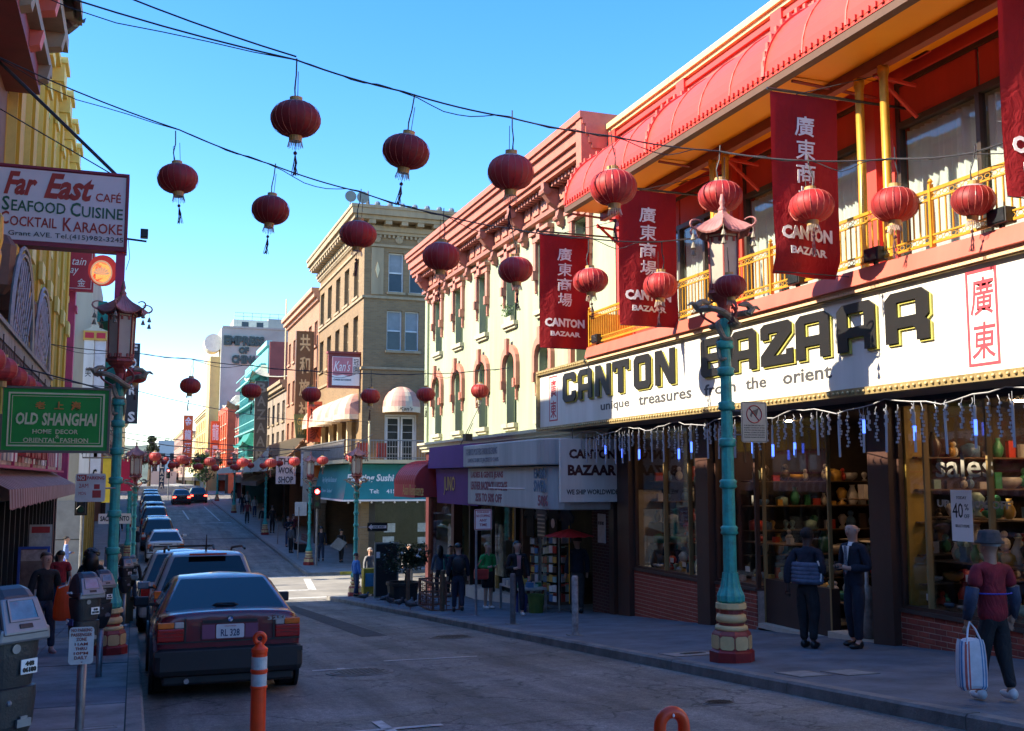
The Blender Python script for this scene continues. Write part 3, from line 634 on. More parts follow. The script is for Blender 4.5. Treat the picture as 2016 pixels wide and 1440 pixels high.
def shelf_end(y, x0, x1, z, n, sc=1.0):
    P('shelf', MB().box(x0, x1, y - .3, y, z - .02, z), mat('shelf_wood', (0, 0, 0)))
    for i in range(n):
        x = x0 + .08 + (x1 - x0 - .16) * (i + random.uniform(.2, .8)) / n; s = sc * random.uniform(.6, 1.3); k = random.random(); mt = random.choice(gm); c = (x, y - random.uniform(.08, .2), z)
        if k < .5: q = MB().lathe([(r * s, zz * s) for r, zz in random.choice(vase)], c, 10)
        elif k < .75: q = MB().box(x - .06 * s, x + .06 * s, c[1] - .03, c[1] + .03, z, z + random.uniform(.08, .24) * s)
        else: q = MB().ball((c[0], c[1], z + .08 * s), .065 * s, .065 * s, .08 * s, 8, 6).ball((c[0], c[1], z + .19 * s), .04 * s, n=8, m=5)
        P('ware', q, mt, smooth=k < .5)
for z in (-.75, -.3, .1, .5, .95, 1.4, 1.85): shelf_end(12.12, 10.25, 13.4, z, 13, 1.1)
for z in (-.3, .15, .6, 1.05, 1.5): shelf_end(16.9, 10.6, 13.6, z, 13, 1.2); shelf_end(20.65, 10.6, 13.2, z, 9, 1.2)
P('pale_display_panel', MB().box(10.05, 10.9, 20.62, 20.68, -.35, 1.3), mat('cream_panel_in', (.55, .48, .38), .7, .2, 3))
tb0 = None
for k in range(70):
    y = random.uniform(8.1, 11.7); q = MB().lathe([(r * .55, zz * .55) for r, zz in random.choice(vase)], F(-y, -.2, random.uniform(-1.1, -.3)), 8); P('trinket', q, random.choice(gm), smooth=True)
for k in range(40):
    y = random.uniform(17.5, 20.0); q = MB().lathe([(r * .6, zz * .6) for r, zz in random.choice(vase)], F(-y, -.3, random.uniform(-.9, -.3)), 8); P('trinket', q, random.choice(gm), smooth=True)
for y, z, w in ((19.3, .9, -1.2), (14.2, .5, -3.9), (10.4, 1.1, -3.9), (9.0, .9, -3.9), (15.0, 1.2, -3.9), (13.3, 1.4, -3.9), (18.2, 1.3, -3.9), (16.2, 1, -3.9)):
    q = MB(); ring(q, F, -y - .35, z - .1, -y + .35, z + .7, .05, w, w + .04); o = P('picture_frame', q, mat('dark_wood', (0, 0, 0))); P('picture', MB().box(-y - .3, -y + .3, z - .05, z + .65, w, w + .02, F), random.choice([gm[3], gm[5], mat('dull_print', (.3, .2, .14), .7, .5, 4)]), o)
lampm = mat('lit_shade', (1, .62, .25), .6, 0, emit=1.6)
for y, z, w in ((18.25, 1.55, -1.3), (17.7, 1.65, -1.8), (18.0, 2.15, -2.0)):
    t = thing('table_lamp', F(-y, z - .3, w), {1.55: 'lit amber lamp with cone shade in the far show window, the left of two', 1.65: 'pale cone lamp shade in the far show window, the right of two', 2.15: 'glowing amber pendant lamp high in the far show window'}[z], 'lamp')
    P('lamp_shade', MB().lathe([(.16, 0), (.05, .2)], F(-y, z, w), 14), lampm if z != 1.65 else mat('cream_shade', (.8, .65, .45), .7, 0, emit=.35), t); P('stem', MB().tube([F(-y, z - .3, w), F(-y, z, w)], .012, 5), gold, t)
dn = mat('downlight', (1, .62, .35), .5, 0, emit=55)
for y, w in ((10.9, -1.2), (11.3, -2), (9.3, -1.4), (10.2, -2.3), (14.0, -1.5), (19, -1.5), (16.2, -1.2)):
    P('downlight', MB().lathe([(.07, -.02), (.07, 0)], F(-y, 2.6, w), 10), dn)
# painted lettering and posters in the near window
FW = FX(X0 + .055, 0, 0)
wl = mat('window_lettering', (.3, .28, .23), .6, .1)
letter('window_lettering', 'sales', FW, -11.25, 1.56, 1.0, .3, wl, BZ, bold=.01); letter('window_lettering', 'UP TO 40% OFF', FW, -11.25, 1.17, 1.25, .1, wl, BZ, bold=.03)
t = thing('poster', F(-10.95, .3, -.05), 'white 40 percent off poster inside the near show window', 'poster')
P('sheet', MB().box(-11.0, -10.63, .74, 1.4, -.055, -.05, F), letw, t)
for s, a, z, w, h, mm_ in (('TODAY', -10.9, 1.28, .18, .04, sm), ('40', -10.97, 1.04, .18, .19, black_p), ('%', -10.76, 1.14, .07, .08, sm), ('OFF', -10.77, 1.04, .09, .05, sm), ('SELECT ITEMS', -10.93, .92, .24, .035, sm)): letter('lettering', s, FX(X0 + .05, 0, 0), a, z, w, h, mm_, t)
for y, z in ((11.0, .2), (11.75, -.12), (14.7, -.12), (16.3, -.1), (19.1, -.15), (18.6, -.2), (12.9, -.55), (15.1, -.05)):
    k = thing('price_card', F(-y, z, -.3), {11.0: 'small white card on the near window shelf under the poster', 11.75: 'small white card low at the left of the near window', 14.7: 'small white card beside the green bottle in the recess window', 16.3: 'small white card behind the teal lamp post', 19.1: 'small white card in the far show window', 18.6: 'second white card in the far show window, nearer the pier', 12.9: 'low white card on the dark chest by the suited man', 15.1: 'pale card in the left corner of the recess window'}[y], 'card')
    P('card', MB().box(-y - .07, -y + .07, z, z + .09, -.31, -.305, F), letw, k); P('stand', MB().box(-y - .05, -y + .05, z - .03, z, -.33, -.3, F), black_p, k)
# hanging rectangular sign, seen face-on
t = thing('hanging_sign', (9.3, 20.8, 1.04), 'hanging white square bazaar sign with shipping note under the icicle lights', 'sign')
f = FY(8.57, 20.8, 1.04); P('board', MB().box(0, 1.49, 0, 1.36, -.08, 0, f), white_p, t)
q = MB(); text(q, 'CANTON', f, .2, .93, 1.1, .21, bold=.05); text(q, 'BAZAAR', f, .17, .57, 1.15, .23, bold=.05); P('lettering', q, mat('maroon_print', (.06, .01, .01), .6, 0), t)
letter('lettering', 'WE SHIP WORLDWIDE', f, .14, .16, 1.22, .11, black_p, t, bold=.02)
P('hanger', MB().tube([f(.3, 1.36, -.04), f(.3, 1.6, -.04)], .01, 4).tube([f(1.2, 1.36, -.04), f(1.2, 1.6, -.04)], .01, 4), wirem, t)
# ================================================================ pale green building with salmon cornice
GB = thing('corner_building', (10, 29, G(29)), 'pale green three storey building with salmon cornice and window hoods', 'building')
def P(name, mb, m, parent=None, **k): return build(name, mb, m, parent or GB, **k)
gw = mat('pale_green_stucco', (.36, .41, .27), .75, .2, 1.6, streak=1, grime=(.26, .3, .2)); sal2 = mat('salmon_trim', (.5, .15, .09), .6, .12, 4); sal3 = mat('pink_surround', (.5, .2, .14), .6, .12, 5)
gtrim = mat('cream_sill', (.5, .47, .33), .6, .1, 4); greenfr = mat('olive_window_frame', (.16, .22, .13), .5, .15, 4)
wy = [35.6, 33.1, 30.5, 27.9, 25.3, 22.8]
ops = [(-y - .42, -y + .42, 6.0, 7.85) for y in wy] + [(-y - .42, -y + .42, 3.1, 5.1) for y in wy]
P('wall', holes(MB(), F, -37.2, -20.95, 2.5, 9.0, ops, -.35, 0), gw)
q = MB().box(-37.2, -20.95, -3, 9.0, -12, -11.8, F).box(-37.2, -37.0, -3, 9, -11.8, -.35, F).box(-21.15, -20.95, 2.5, 9, -11.8, -.35, F).box(-37.0, -21.15, 8.7, 8.9, -11.8, -.35, F); P('rear_wall', q, gw)
P('corner_quoin', MB().box(-37.22, -36.9, 2.8, 8.9, 0, .08, F), gw)
for y in wy:
    for z0, z1, arch in ((6.0, 7.85, False), (3.1, 5.1, True)):
        u = -y; q = MB(); ring(q, F, u - .42, z0, u + .42, z1, .05, -.3, -.22); q.box(u - .37, u + .37, (z0 + z1) / 2 - .02, (z0 + z1) / 2 + .03, -.29, -.23, F)
        o = P('window', q, greenfr); P('pane', MB().box(u - .37, u + .37, z0 + .05, z1 - .05, -.27, -.265, F), winglass, o); P('blind', MB().box(u - .37, u + .37, z0 + .7, z1 - .05, -.34, -.33, F), mat('green_blind', (.3, .36, .22), .8), o)
        P('sill', MB().box(u - .55, u + .55, z0 - .12, z0, -.3, .14, F).box(u - .5, u + .5, z0 - .2, z0 - .12, 0, .08, F), gtrim, o)
        if not arch:
            q = MB().box(u - .62, u - .44, z1 - .75, z1 + .1, 0, .1, F).box(u + .44, u + .62, z1 - .75, z1 + .1, 0, .1, F).box(u - .66, u + .66, z1 + .02, z1 + .2, 0, .12, F).box(u - .7, u + .7, z1 + .2, z1 + .3, 0, .2, F).box(u - .12, u + .12, z1, z1 + .42, .1, .2, F)
        else:
            q = MB(); rr = [(.5 * cos(a), .34 * sin(a)) for a in [k * pi / 8 for k in range(9)]]; r2 = [(.68 * cos(a), .56 * sin(a)) for a in [k * pi / 8 for k in range(9)]]
            for k in range(8): q.prism(F, [(u + rr[k][0], z1 - .3 + rr[k][1]), (u + r2[k][0], z1 - .3 + r2[k][1]), (u + r2[k + 1][0], z1 - .3 + r2[k + 1][1]), (u + rr[k + 1][0], z1 - .3 + rr[k + 1][1])], 0, .12)
            q.box(u - .68, u - .5, z1 - .95, z1 - .3, 0, .12, F).box(u + .5, u + .68, z1 - .95, z1 - .3, 0, .12, F).box(u - .1, u + .1, z1 - .05, z1 + .42, .1, .2, F)
            sp = MB().prism(F, [(u - .42, z1)] + [(u - .42 * cos(k * pi / 8), z1 - .3 + .3 * sin(k * pi / 8)) for k in range(9)] + [(u + .42, z1)], -.3, -.002); P('arch_spandrel', sp, gw, o)
        for sx in (-1, 1): q.box(u + sx * .53 - .07, u + sx * .53 + .07, z1 - 1.0, z1 - .75, 0, .16, F).box(u + sx * .53 - .03, u + sx * .53 + .03, z1 - 1.3, z1 - 1.0, 0, .08, F).ball(F(u + sx * .53, z1 - 1.33, .05), .045, n=6, m=4)
        P('hood', q, sal3, o)
# cornice
q = MB()
def crown(q, fr, a, b):
    for z0, z1, w in ((9.0, 9.12, .55), (9.12, 9.3, .62), (9.3, 9.55, .7), (9.55, 9.68, .78), (9.68, 9.84, .84)): q.box(a, b, z0, z1, -.3, w, fr)
crown(q, F, -37.4, -20.97); P('cornice', q, sal2)
q = MB(); crown(q, FY(9.96, 20.95, 0), -.5, 2.0)
P('cornice_return', MB().box(9.2, 12, 21.0, 21.3, 8.6, 9.83), sal2)
P('frieze', MB().box(-37.3, -20.97, 8.45, 9.0, -.1, .12, F).box(-37.3, -20.97, 8.36, 8.45, 0, .2, F), mat('brown_salmon', (.36, .14, .1), .6, .15, 4))
bk = mat('brown_salmon', (0, 0, 0)); br0 = None
for y in [36.6, 34.35, 31.8, 29.2, 26.6, 24.0, 21.6]:
    q = MB().prism(Fr(F(-y - .1, 0, 0), (-1, 0, 0)), [(0, 7.9), (.14, 7.95), (.2, 8.15), (.16, 8.35), (.4, 8.5), (.56, 8.7), (.58, 9.0), (0, 9.0)], -.2, 0)
    q.lathe([(.11, -.16), (.11, .16)], (0, 0, 0), 10, fr=lambda a, b, c, y=y: F(-y + c, 8.78 + b, .5 + a)); q.lathe([(.07, -.15), (.07, .15)], (0, 0, 0), 8, fr=lambda a, b, c, y=y: F(-y + c, 8.12 + b, .17 + a))
    P('bracket', q, bk, fixn=True)
for i in range(26):
    y = 36.9 - i * .63; P('frieze_panel', MB().box(-y - .22, -y + .22, 8.56, 8.92, .12, .16, F), sal3)
q = MB(); y = 37.2
while y > 21: q.box(-y, -y + .1, 8.86, 9.0, .16, .42, F); y -= .22
P('dentils', q, bk, kind='stuff')
q = MB()
for z0, z1, w in ((2.5, 2.62, .12), (2.62, 2.74, .2), (2.74, 2.82, .3)): q.box(-37.4, -20.95, z0, z1, 0, w, F)
P('belt_course', q, gtrim)
t = thing('potted_plant', (9.95, 27.9, 6.0), 'flowering plant in the upper window of the pale green building', 'plant')
P('pot', MB().box(-28.2, -27.6, 6.0, 6.16, .02, .14, F), gtrim, t); q = MB()
for k in range(60):
    c = F(-27.9 + random.uniform(-.4, .35), 6.2 + random.uniform(0, .35), random.uniform(0, .25)); a = random.uniform(0, 6); q.add([c, c + Vector((.02, .07 * cos(a), .07 * sin(a))), c + Vector((-.03, .08 * cos(a + 1), .07 * sin(a + 1)))], [(0, 1, 2)])
leafm = mat('leaf_green', (.05, .12, .03), .6, .3, 8, trans=.3); P('foliage', q, leafm, t)
# ground floor of the green building
P('shop_wall', holes(MB(), F, -37.2, -20.95, -3.1, 2.5, [(-27.0, -22.3, -3.1, 1.2), (-31.6, -27.3, -2.0, 1.3), (-36.8, -33.9, -2.3, .9), (-33.6, -31.9, -3.1, 1.0)], -.3, 0), mat('dark_maroon_front', (.09, .02, .02), .5, .2, 2))
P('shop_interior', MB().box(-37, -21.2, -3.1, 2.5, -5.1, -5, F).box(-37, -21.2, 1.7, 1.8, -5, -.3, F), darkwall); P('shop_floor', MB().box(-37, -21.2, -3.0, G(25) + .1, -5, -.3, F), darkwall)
P('brick_pier', MB().box(-22.25, -21.25, Gz(22) - .5, 1.2, 0, .05, F), brickmat('dark_brick', (.14, .04, .03), (.1, .03, .025), (.2, .14, .12)))
for y in (31.55, 29.4, 27.35): P('shopfront_post', MB().box(-y - .06, -y + .06, -2.4, 1.3, 0, .1, F), black_p)
P('shop_pane', MB().box(-31.6, -27.3, -2.0, 1.3, -.1, -.09, F), shopglass); P('shop_pane', MB().box(-36.8, -33.9, -2.3, .9, -.1, -.09, F), shopglass)
P('shop_ledge', MB().box(-31.6, -27.3, -2.1, -1.75, -.3, .2, F), mat('pale_ledge', (.5, .45, .4), .6))
for y, z, c in ((30.9, -.6, (.7, .7, .66)), (30.3, -.6, (.68, .68, .64)), (28.6, -.2, (.7, .35, .05)), (27.9, -.4, (.6, .12, .05)), (29.0, .5, (.75, .5, .1)), (35.8, -.8, (.5, .45, .4)), (34.6, -.7, (.2, .35, .3))):
    P('hanging_garment', MB().prism(F, [(-y - .28, z - .8), (-y + .28, z - .8), (-y + .2, z + .5), (-y + .32, z + .3), (-y + .1, z + .75), (-y - .1, z + .75), (-y - .32, z + .3), (-y - .2, z + .5)], -.6, -.5), mat('cloth_%s' % str(c), c, .8, .3, 5))
# purple awning, white awning, red barrel awning
def prof_awn(t, prof, y0, y1, m, nm='canvas', bev=0):
    n = len(prof); vs = [Vector((x, y, z)) for y in (y0, y1) for x, z in prof]
    return P(nm, MB().add(vs, [tuple(range(n)), tuple(range(2 * n - 1, n - 1, -1))] + [(i, n + i, n + (i + 1) % n, (i + 1) % n) for i in range(n)]), m, t, bevel=bev, fixn=True)
purp = mat('purple_panel', (.11, .015, .17), .7, .1, 1)
t = thing('purple_awning', (9.2, 29.3, .8), 'purple two tier shop awning panel with thin gold lettering', 'awning')
prof_awn(t, [(9.98, 1.85), (8.55, 1.85), (8.6, 2.5), (9.98, 2.5)], 27.15, 31.6, purp); prof_awn(t, [(9.98, .8), (8.75, .8), (8.7, 1.83), (9.98, 1.83)], 27.1, 31.2, purp, 'lower_tier')
letter('lettering', 'JUNO', FX(8.70, 0, 0), -30.3, 1.05, 1.15, .55, mat('gilt_letters', (.6, .4, .12), .4, 0, metal=.3), t, bold=.0, ext=.006)
t = thing('white_awning', (9.1, 24, .9), 'long off white two tier shop awning with sale lettering', 'awning')
wa = mat('grimy_white_canvas', (.5, .5, .47), .6, .22, 1.5, streak=1)
def rounded(y0, y1, xf, z0, z1, nm):
    pts = [(9.98, y1), (xf, y1)] + [(xf + .5 - .5 * cos(a), y0 + .5 - .5 * sin(a)) for a in [k * pi / 12 for k in range(7)]] + [(9.98, y0)]
    P(nm, MB().prism(ID, pts, z0, z1), wa, t, bevel=.03)
rounded(21.0, 27.05, 8.3, 1.84, 2.42, 'upper_tier'); rounded(21.1, 27.0, 8.42, .86, 1.82, 'lower_tier')
lb = mat('faded_blue_print', (.1, .18, .26), .7, .2, 8); lr = mat('faded_red_print', (.3, .1, .12), .7, .2, 8); lg = mat('faded_grey_print', (.28, .28, .3), .7, .2, 8)
f = FX(8.295, 0, 0)
for s, u, v, w, h, mm_ in (('T-SHIRTS POSTERS EMBROIDERING', -26.8, 2.15, 2.6, .17, lg), ('SWEATSHIRTS JACKETS CAPS', -26.6, 1.93, 2.5, .14, lg)): letter('lettering', s, f, u, v, w, h, mm_, t, bold=.01)
f = FX(8.415, 0, 0)
for s, u, v, w, h, mm_ in (('LADIES & GENTS JEANS', -26.7, 1.52, 2.6, .2, lr), ('LEATHER BACKPACK LUGGAGE', -26.7, 1.25, 2.9, .22, lr), ('25% TO 50% OFF', -26.3, .95, 2.1, .22, lr), ('EMBR', -22.0, 1.55, .75, .22, lb), ('SWEA', -22.0, 1.25, .75, .26, lb), ('50%', -21.75, .94, .6, .24, lr)): letter('lettering', s, f, u, v, w, h, mm_, t, bold=.03)
P('seam', MB().box(-25.2, -22.6, 1.3, 1.33, 0, .01, FX(8.42, 0, 0)), letw, t)
t = thing('red_barrel_awning', (9.0, 33, .95), 'glossy red barrel awning with gold lettering at the corner shop', 'awning')
cr = mat('coral_red_canvas', (.55, .05, .05), .45, .1, 2, trans=.1)
prof = [(9.98, 1.0), (8.15, .95), (8.15, 1.35)] + [(9.1 - .95 * cos(a), 1.35 + .78 * sin(a)) for a in [k * pi / 16 for k in range(1, 9)]] + [(9.98, 2.13)]
prof_awn(t, prof, 31.65, 34.4, cr, 'canvas')
for k in range(11):
    y = 31.7 + k * .27; P('rib', MB().tube([(x - .005, y, z + .005) for x, z in prof[2:]], .012, 4), cr, t)
letter('lettering', 'Asian Renaissance', FX(8.15, 0, 0), -33.2, 1.02, 2.6, .34, mat('gilt_letters', (0, 0, 0)), t, bold=.0)
t = thing('shop_lamp_bracket', (9.5, 33.5, 2.8), 'small dark floodlight on a thin bracket over the purple awning', 'floodlight')
P('arm', MB().tube([F(-30, 3.9, .2), F(-30, 2.5, .9)], .012, 4).tube([F(-30, 3.2, .5), F(-28.3, 2.75, 1.2)], .012, 4), wirem, t); P('housing', MB().box(-28.4, -28.1, 2.6, 2.8, 1.1, 1.3, F), black_p, t)

# ================================================================ tan brick building beyond the cross street
TB = thing('brick_building', (10, 55, G(55)), 'tan brick corner building with deep bracketed cornice and arched awnings', 'building')
def P(name, mb, m, parent=None, **k): return build(name, mb, m, parent or TB, **k)
tb = brickmat('tan_brick', (.31, .195, .09), (.24, .15, .07), (.26, .2, .13), .24, .08, blotch=.35, bump=.3); stone = mat('tan_stone', (.36, .27, .16), .75, .2, 2, streak=1); creamw = mat('cream_render', (.68, .55, .32), .7, .12, 2, streak=1)
wys = [(50.3, 51.5), (52.8, 54.1), (55.3, 56.6), (57.9, 59.2), (60.4, 61.7)]
ops = [(-b, -a, z0, z1) for a, b in wys for z0, z1 in ((10.5, 12.4), (7.75, 9.55), (2.8, 4.5))]
P('wall', holes(MB(), F, -62, -49, -3.2, 14.0, ops + [(-61, -50, -2.7, .6)], -.4, 0), tb)
S_ = FY(10, 49, 0)
sops = [(1.2, 1.95, 10.55, 12.5), (2.25, 3.0, 10.55, 12.5), (1.15, 1.9, 7.7, 9.65), (2.05, 2.75, 7.7, 9.65), (1.1, 2.7, 2.2, 4.6), (5, 6.2, 10.55, 12.5), (5, 6.2, 7.7, 9.6)]
P('side_wall', holes(MB(), S_, .4, 12, .6, 14.0, sops, -.4, 0), tb)
P('rear_wall', MB().box(21.6, 22, 49.4, 62, -3, 14).box(10.4, 21.6, 61.6, 62, -3, 14).box(10.4, 21.6, 49.4, 61.6, 13.5, 13.7), tb)
for k, (a, b) in enumerate(wys):
    for z0, z1 in ((10.5, 12.4), (7.75, 9.55), (2.8, 4.5)):
        q = MB(); ring(q, F, -b, z0, -a, z1, .07, -.3, -.2); q.box(-b + .07, -a - .07, (z0 + z1) / 2 - .03, (z0 + z1) / 2 + .03, -.28, -.2, F)
        o = P('window', q, mat('tan_frame', (.3, .24, .15), .6)); P('pane', MB().box(-b + .07, -a - .07, z0 + .07, z1 - .07, -.26, -.25, F), darkglass, o); P('sill', MB().box(-b - .1, -a + .1, z0 - .12, z0, -.3, .1, F), stone, o)
for a, b, z0, z1 in sops:
    if z0 < 3: continue
    q = MB(); ring(q, S_, a, z0, b, z1, .06, -.25, -.15); q.box(a + .06, b - .06, (z0 + z1) / 2 - .04, (z0 + z1) / 2 + .03, -.22, -.14, S_)
    o = P('window', q, mat('white_sash', (.6, .62, .62), .5, .1)); P('pane', MB().box(a + .06, b - .06, z0 + .06, (z0 + z1) / 2 - .04, -.2, -.19, S_), darkglass, o); P('pane', MB().box(a + .06, b - .06, (z0 + z1) / 2 + .03, z1 - .06, -.2, -.19, S_), mat('blind_glass', (.22, .24, .26), .3, .15), o); P('sill', MB().box(a - .08, b + .08, z0 - .12, z0, -.25, .1, S_), stone, o)
for z in (10.2, 6.75, 12.75): P('string_course', MB().box(-62, -48.9, z, z + .12, 0, .08, F).box(-.08, 12, z, z + .12, 0, .08, S_), stone)
P('side_panel', MB().box(.35, .95, 10.4, 12.7, 0, .03, S_), stone); P('diamond_ornament', MB().prism(S_, [(.65, 11.2), (.75, 11.6), (.65, 12.0), (.55, 11.6)], .03, .06), creamw)
for x in (.6, 1.7, 2.8, 3.9): P('roundel', MB().lathe([(.18, 0), (.2, .05), (.1, .08)], (0, 0, 0), 12, fr=lambda a, b, c, x=x: S_(x + a, 13.15 + b, c)), stone)
def tcorn(q, fr, a, b):
    for z0, z1, w in ((13.35, 13.5, .12), (13.5, 13.75, .2), (13.95, 14.15, .62), (14.15, 14.45, .75), (14.45, 14.6, .8)): q.box(a, b, z0, z1, -.3, w, fr)
q = MB(); tcorn(q, F, -62.4, -49.0); P('cornice', q, stone)
q = MB()
for z0, z1, w in ((13.35, 13.5, .12), (13.5, 13.75, .2), (13.95, 14.15, .62), (14.15, 14.45, .75), (14.45, 14.6, .8)): q.box(-w, 12, z0 + .003, z1 + .003, .0, w, S_)
P('cornice', q, stone)
for i in range(20): P('modillion', MB().box(-61.9 + i * .66, -61.62 + i * .66, 13.76, 13.95, 0, .58, F), stone)
for i in range(9): P('modillion', MB().box(.1 + i * .8, .42 + i * .8, 13.76, 13.95, 0, .58, S_), stone)
q = MB()
for i in range(60): q.box(-61.9 + i * .22, -61.8 + i * .22, 13.2, 13.34, 0, .1, F)
for i in range(40): q.box(.05 + i * .22, .15 + i * .22, 13.2, 13.34, 0, .1, S_)
P('dentils', q, stone, kind='stuff')
for i in range(8): P('antefix', MB().ball(S_(.5 + i * .62, 14.72, .5), .15, n=8, m=6), mat('blue_tile', (.12, .16, .2), .4))
t = thing('satellite_dish', (9.6, 49.2, 14.6), 'grey satellite dishes on the roof corner of the tan brick building', 'satellite dish')
for dx, r in ((0, .28), (.6, .3)): P('dish', MB().lathe([(r, .12), (r * .7, .03), (.02, 0), (r * .7, .05), (r, .14)], (0, 0, 0), 14, fr=lambda a, b, c, dx=dx: Vector((9.3 + dx + a, 49.2 - c, 15.15 + b))), mat('dish_grey', (.14, .18, .17), .5), t); P('mast', MB().tube([(9.3 + dx, 49.2, 14.6), (9.3 + dx, 49.2, 15.15)], .03, 5), metal_g, t)
t = thing('lattice_mast', (12.4, 60, 14), 'thin lattice antenna mast rising behind the tan brick building', 'antenna')
for a in range(4): P('leg', MB().tube([(12.4 + .5 * cos(a * pi / 2), 60 + .5 * sin(a * pi / 2), 13.7), (12.4, 60, 18.6)], .035, 4), wirem, t)
P('bracing', MB().tube([(12.4 + .5 * (1 - k / 9) * cos(k * 1.9), 60 + .5 * (1 - k / 9) * sin(k * 1.9), 14 + k * .5) for k in range(9)], .025, 3), wirem, t)
# side door with dome awning, wall detail
o = P('balcony_door', ring(MB(), S_, 1.1, 2.2, 2.7, 4.6, .08, -.3, -.12), mat('white_sash', (0, 0, 0)))
for a in (1.2, 1.93):
    q = MB(); ring(q, S_, a, 2.3, a + .68, 4.5, .09, -.25, -.17)
    P('door_leaf', q, mat('white_sash', (0, 0, 0)), o); P('pane', MB().box(a + .09, a + .59, 2.4, 4.4, -.23, -.22, S_), darkglass, o)
    q = MB()
    for j in range(5): q.box(a + .09, a + .59, 2.7 + j * .35, 2.72 + j * .35, -.21, -.2, S_)
    P('glazing_bar', q, mat('white_sash', (0, 0, 0)), o)
t = thing('dome_awning', (11.9, 48.5, 4.7), 'pink and cream dome awning over the side balcony door', 'awning')
pa = mat('pink_awning_canvas', (.6, .33, .27), .7, .15, 2, trans=.2); ca = mat('cream_awning_canvas', (.75, .62, .45), .7, .12, 2, trans=.2)
nseg = 8
for k in range(nseg):
    q = MB(); rows = []
    for j in range(7):
        b_ = j / 6 * pi / 2; rows.append([(11.9 - .92 * cos((k + i / 2) * pi / nseg) * cos(b_), 48.97 - .9 * sin((k + i / 2) * pi / nseg) * cos(b_), 4.95 + 1.0 * sin(b_)) for i in range(3)])
    q.sweep(rows, None); P('gore', q, pa if k % 3 != 1 else ca, t)
q = MB().sweep([[(11.9 - .92 * cos(i * pi / 16), 48.97 - .9 * sin(i * pi / 16), z) for i in range(17)] for z in (4.68, 4.95)], None); P('valance', q, ca, t); letter('lettering', "Kan's", FY(11.9, 48.06, 4.72), -.3, .02, .65, .18, black_p, t, shear=.3)
# row of round awnings on the street front
for i, (a, b) in enumerate(wys):
    t = thing('dome_awning', (9.5, (a + b) / 2, 4.4), '%s of the five pink arched awnings on the tan brick street front' % ['nearest', 'second nearest', 'middle', 'second farthest', 'farthest'][i], 'awning', 'pink arched awnings')
    for k in range(6):
        rows = []
        for j in range(7):
            b_ = j / 6 * pi / 2; rows.append([(9.98 - 1.0 * sin((k + n_ / 2) * pi / 6) ** .6 * cos(b_), (a + b) / 2 + 1.22 * cos((k + n_ / 2) * pi / 6) * (.6 + .4 * cos(b_)), 4.62 + 1.05 * sin(b_)) for n_ in range(3)])
        P('gore', MB().sweep(rows, None), pa if k % 2 else ca, t)
    P('valance', MB().sweep([[(9.98 - 1.0 * sin(n_ * pi / 12) ** .6, (a + b) / 2 + 1.22 * cos(n_ * pi / 12), z) for n_ in range(13)] for z in (4.38, 4.62)], None), ca, t)
    P('pilaster', MB().box(-b - .35, -b - .05, 2.6, 4.4, 0, .2, F), creamw); 
# balcony above the teal awning
P('balcony_slab', MB().box(9.0, 10, 48.2, 62, 2.25, 2.42).box(10, 14.5, 48.2, 49, 2.25, 2.42), creamw)
q = MB().box(9.02, 9.06, 48.22, 62, 3.3, 3.35).box(9.06, 14.5, 48.22, 48.26, 3.3, 3.35).box(9.02, 9.06, 48.22, 62, 2.5, 2.53).box(9.06, 14.5, 48.22, 48.26, 2.5, 2.53); rl = P('railing', q, metal_g)
q = MB()
for i in range(42): q.box(9.1 + i * .13, 9.12 + i * .13, 48.23, 48.25, 2.42, 3.3)
for i in range(80): q.box(9.03, 9.05, 48.4 + i * .17, 48.42 + i * .17, 2.42, 3.3)
P('baluster', q, metal_g, rl, kind='stuff')
P('balcony_panel', MB().box(9.08, 9.1, 48.6, 61.8, 2.45, 3.28), mat('dull_panel', (.45, .4, .36), .7, .2, 2))
for x in (9.7, 10.6, 13.0): P('red_panel', MB().box(x, x + .45, 48.3, 48.34, 2.5, 3.2), mat('dull_red_board', (.45, .05, .03), .6))
q = MB().lathe([(.05, 0), (.05, 1.6), (.02, 1.7), (.06, 1.8)], (10.2, 48.24, 2.42), 8); P('balcony_post', q, creamw)
# projecting sign
t = thing('restaurant_sign', (9.3, 49.6, 5.9), 'pink and white projecting restaurant sign with script name on the tan corner', 'sign')
f = FY(8.45, 49.5, 5.85); P('cabinet', MB().box(0, 1.6, 0, 1.65, -.35, 0, f), mat('brick_red_cabinet', (.25, .04, .03), .5), t); P('face', MB().box(.18, 1.5, .12, 1.5, 0, .02, f), letw, t); P('pink_field', MB().prism(f, [(.2, .62), (.4, .58), (.7, .64), (1.0, .56), (1.15, .62), (1.15, 1.48), (.2, 1.48)], .02, .03), mat('pink_print', (.6, .2, .22), .6), t)
letter('lettering', "Kan's", f, .25, .8, .8, .5, letw, t, shear=.35, ext=.04); letter('lettering', 'CHINESE RESTAURANT', f, .25, .35, .85, .08, black_p, t, ext=.03); q = MB(); text(q, '冠', f, 1.2, 1.1, .25, .3, ext=.03); text(q, '園', f, 1.2, .75, .25, .3, ext=.03); P('lettering', q, black_p, t)
P('roof_strip', MB().box(-.05, 1.65, 1.65, 1.75, -.4, .1, f), mat('brick_red_cabinet', (0, 0, 0)), t); q = MB()
for k in range(14): q.box(-.06, -.02, .1 + k * .11, .15 + k * .11, -.05, .0, f)
P('bulb', q, gold, t, kind='stuff')
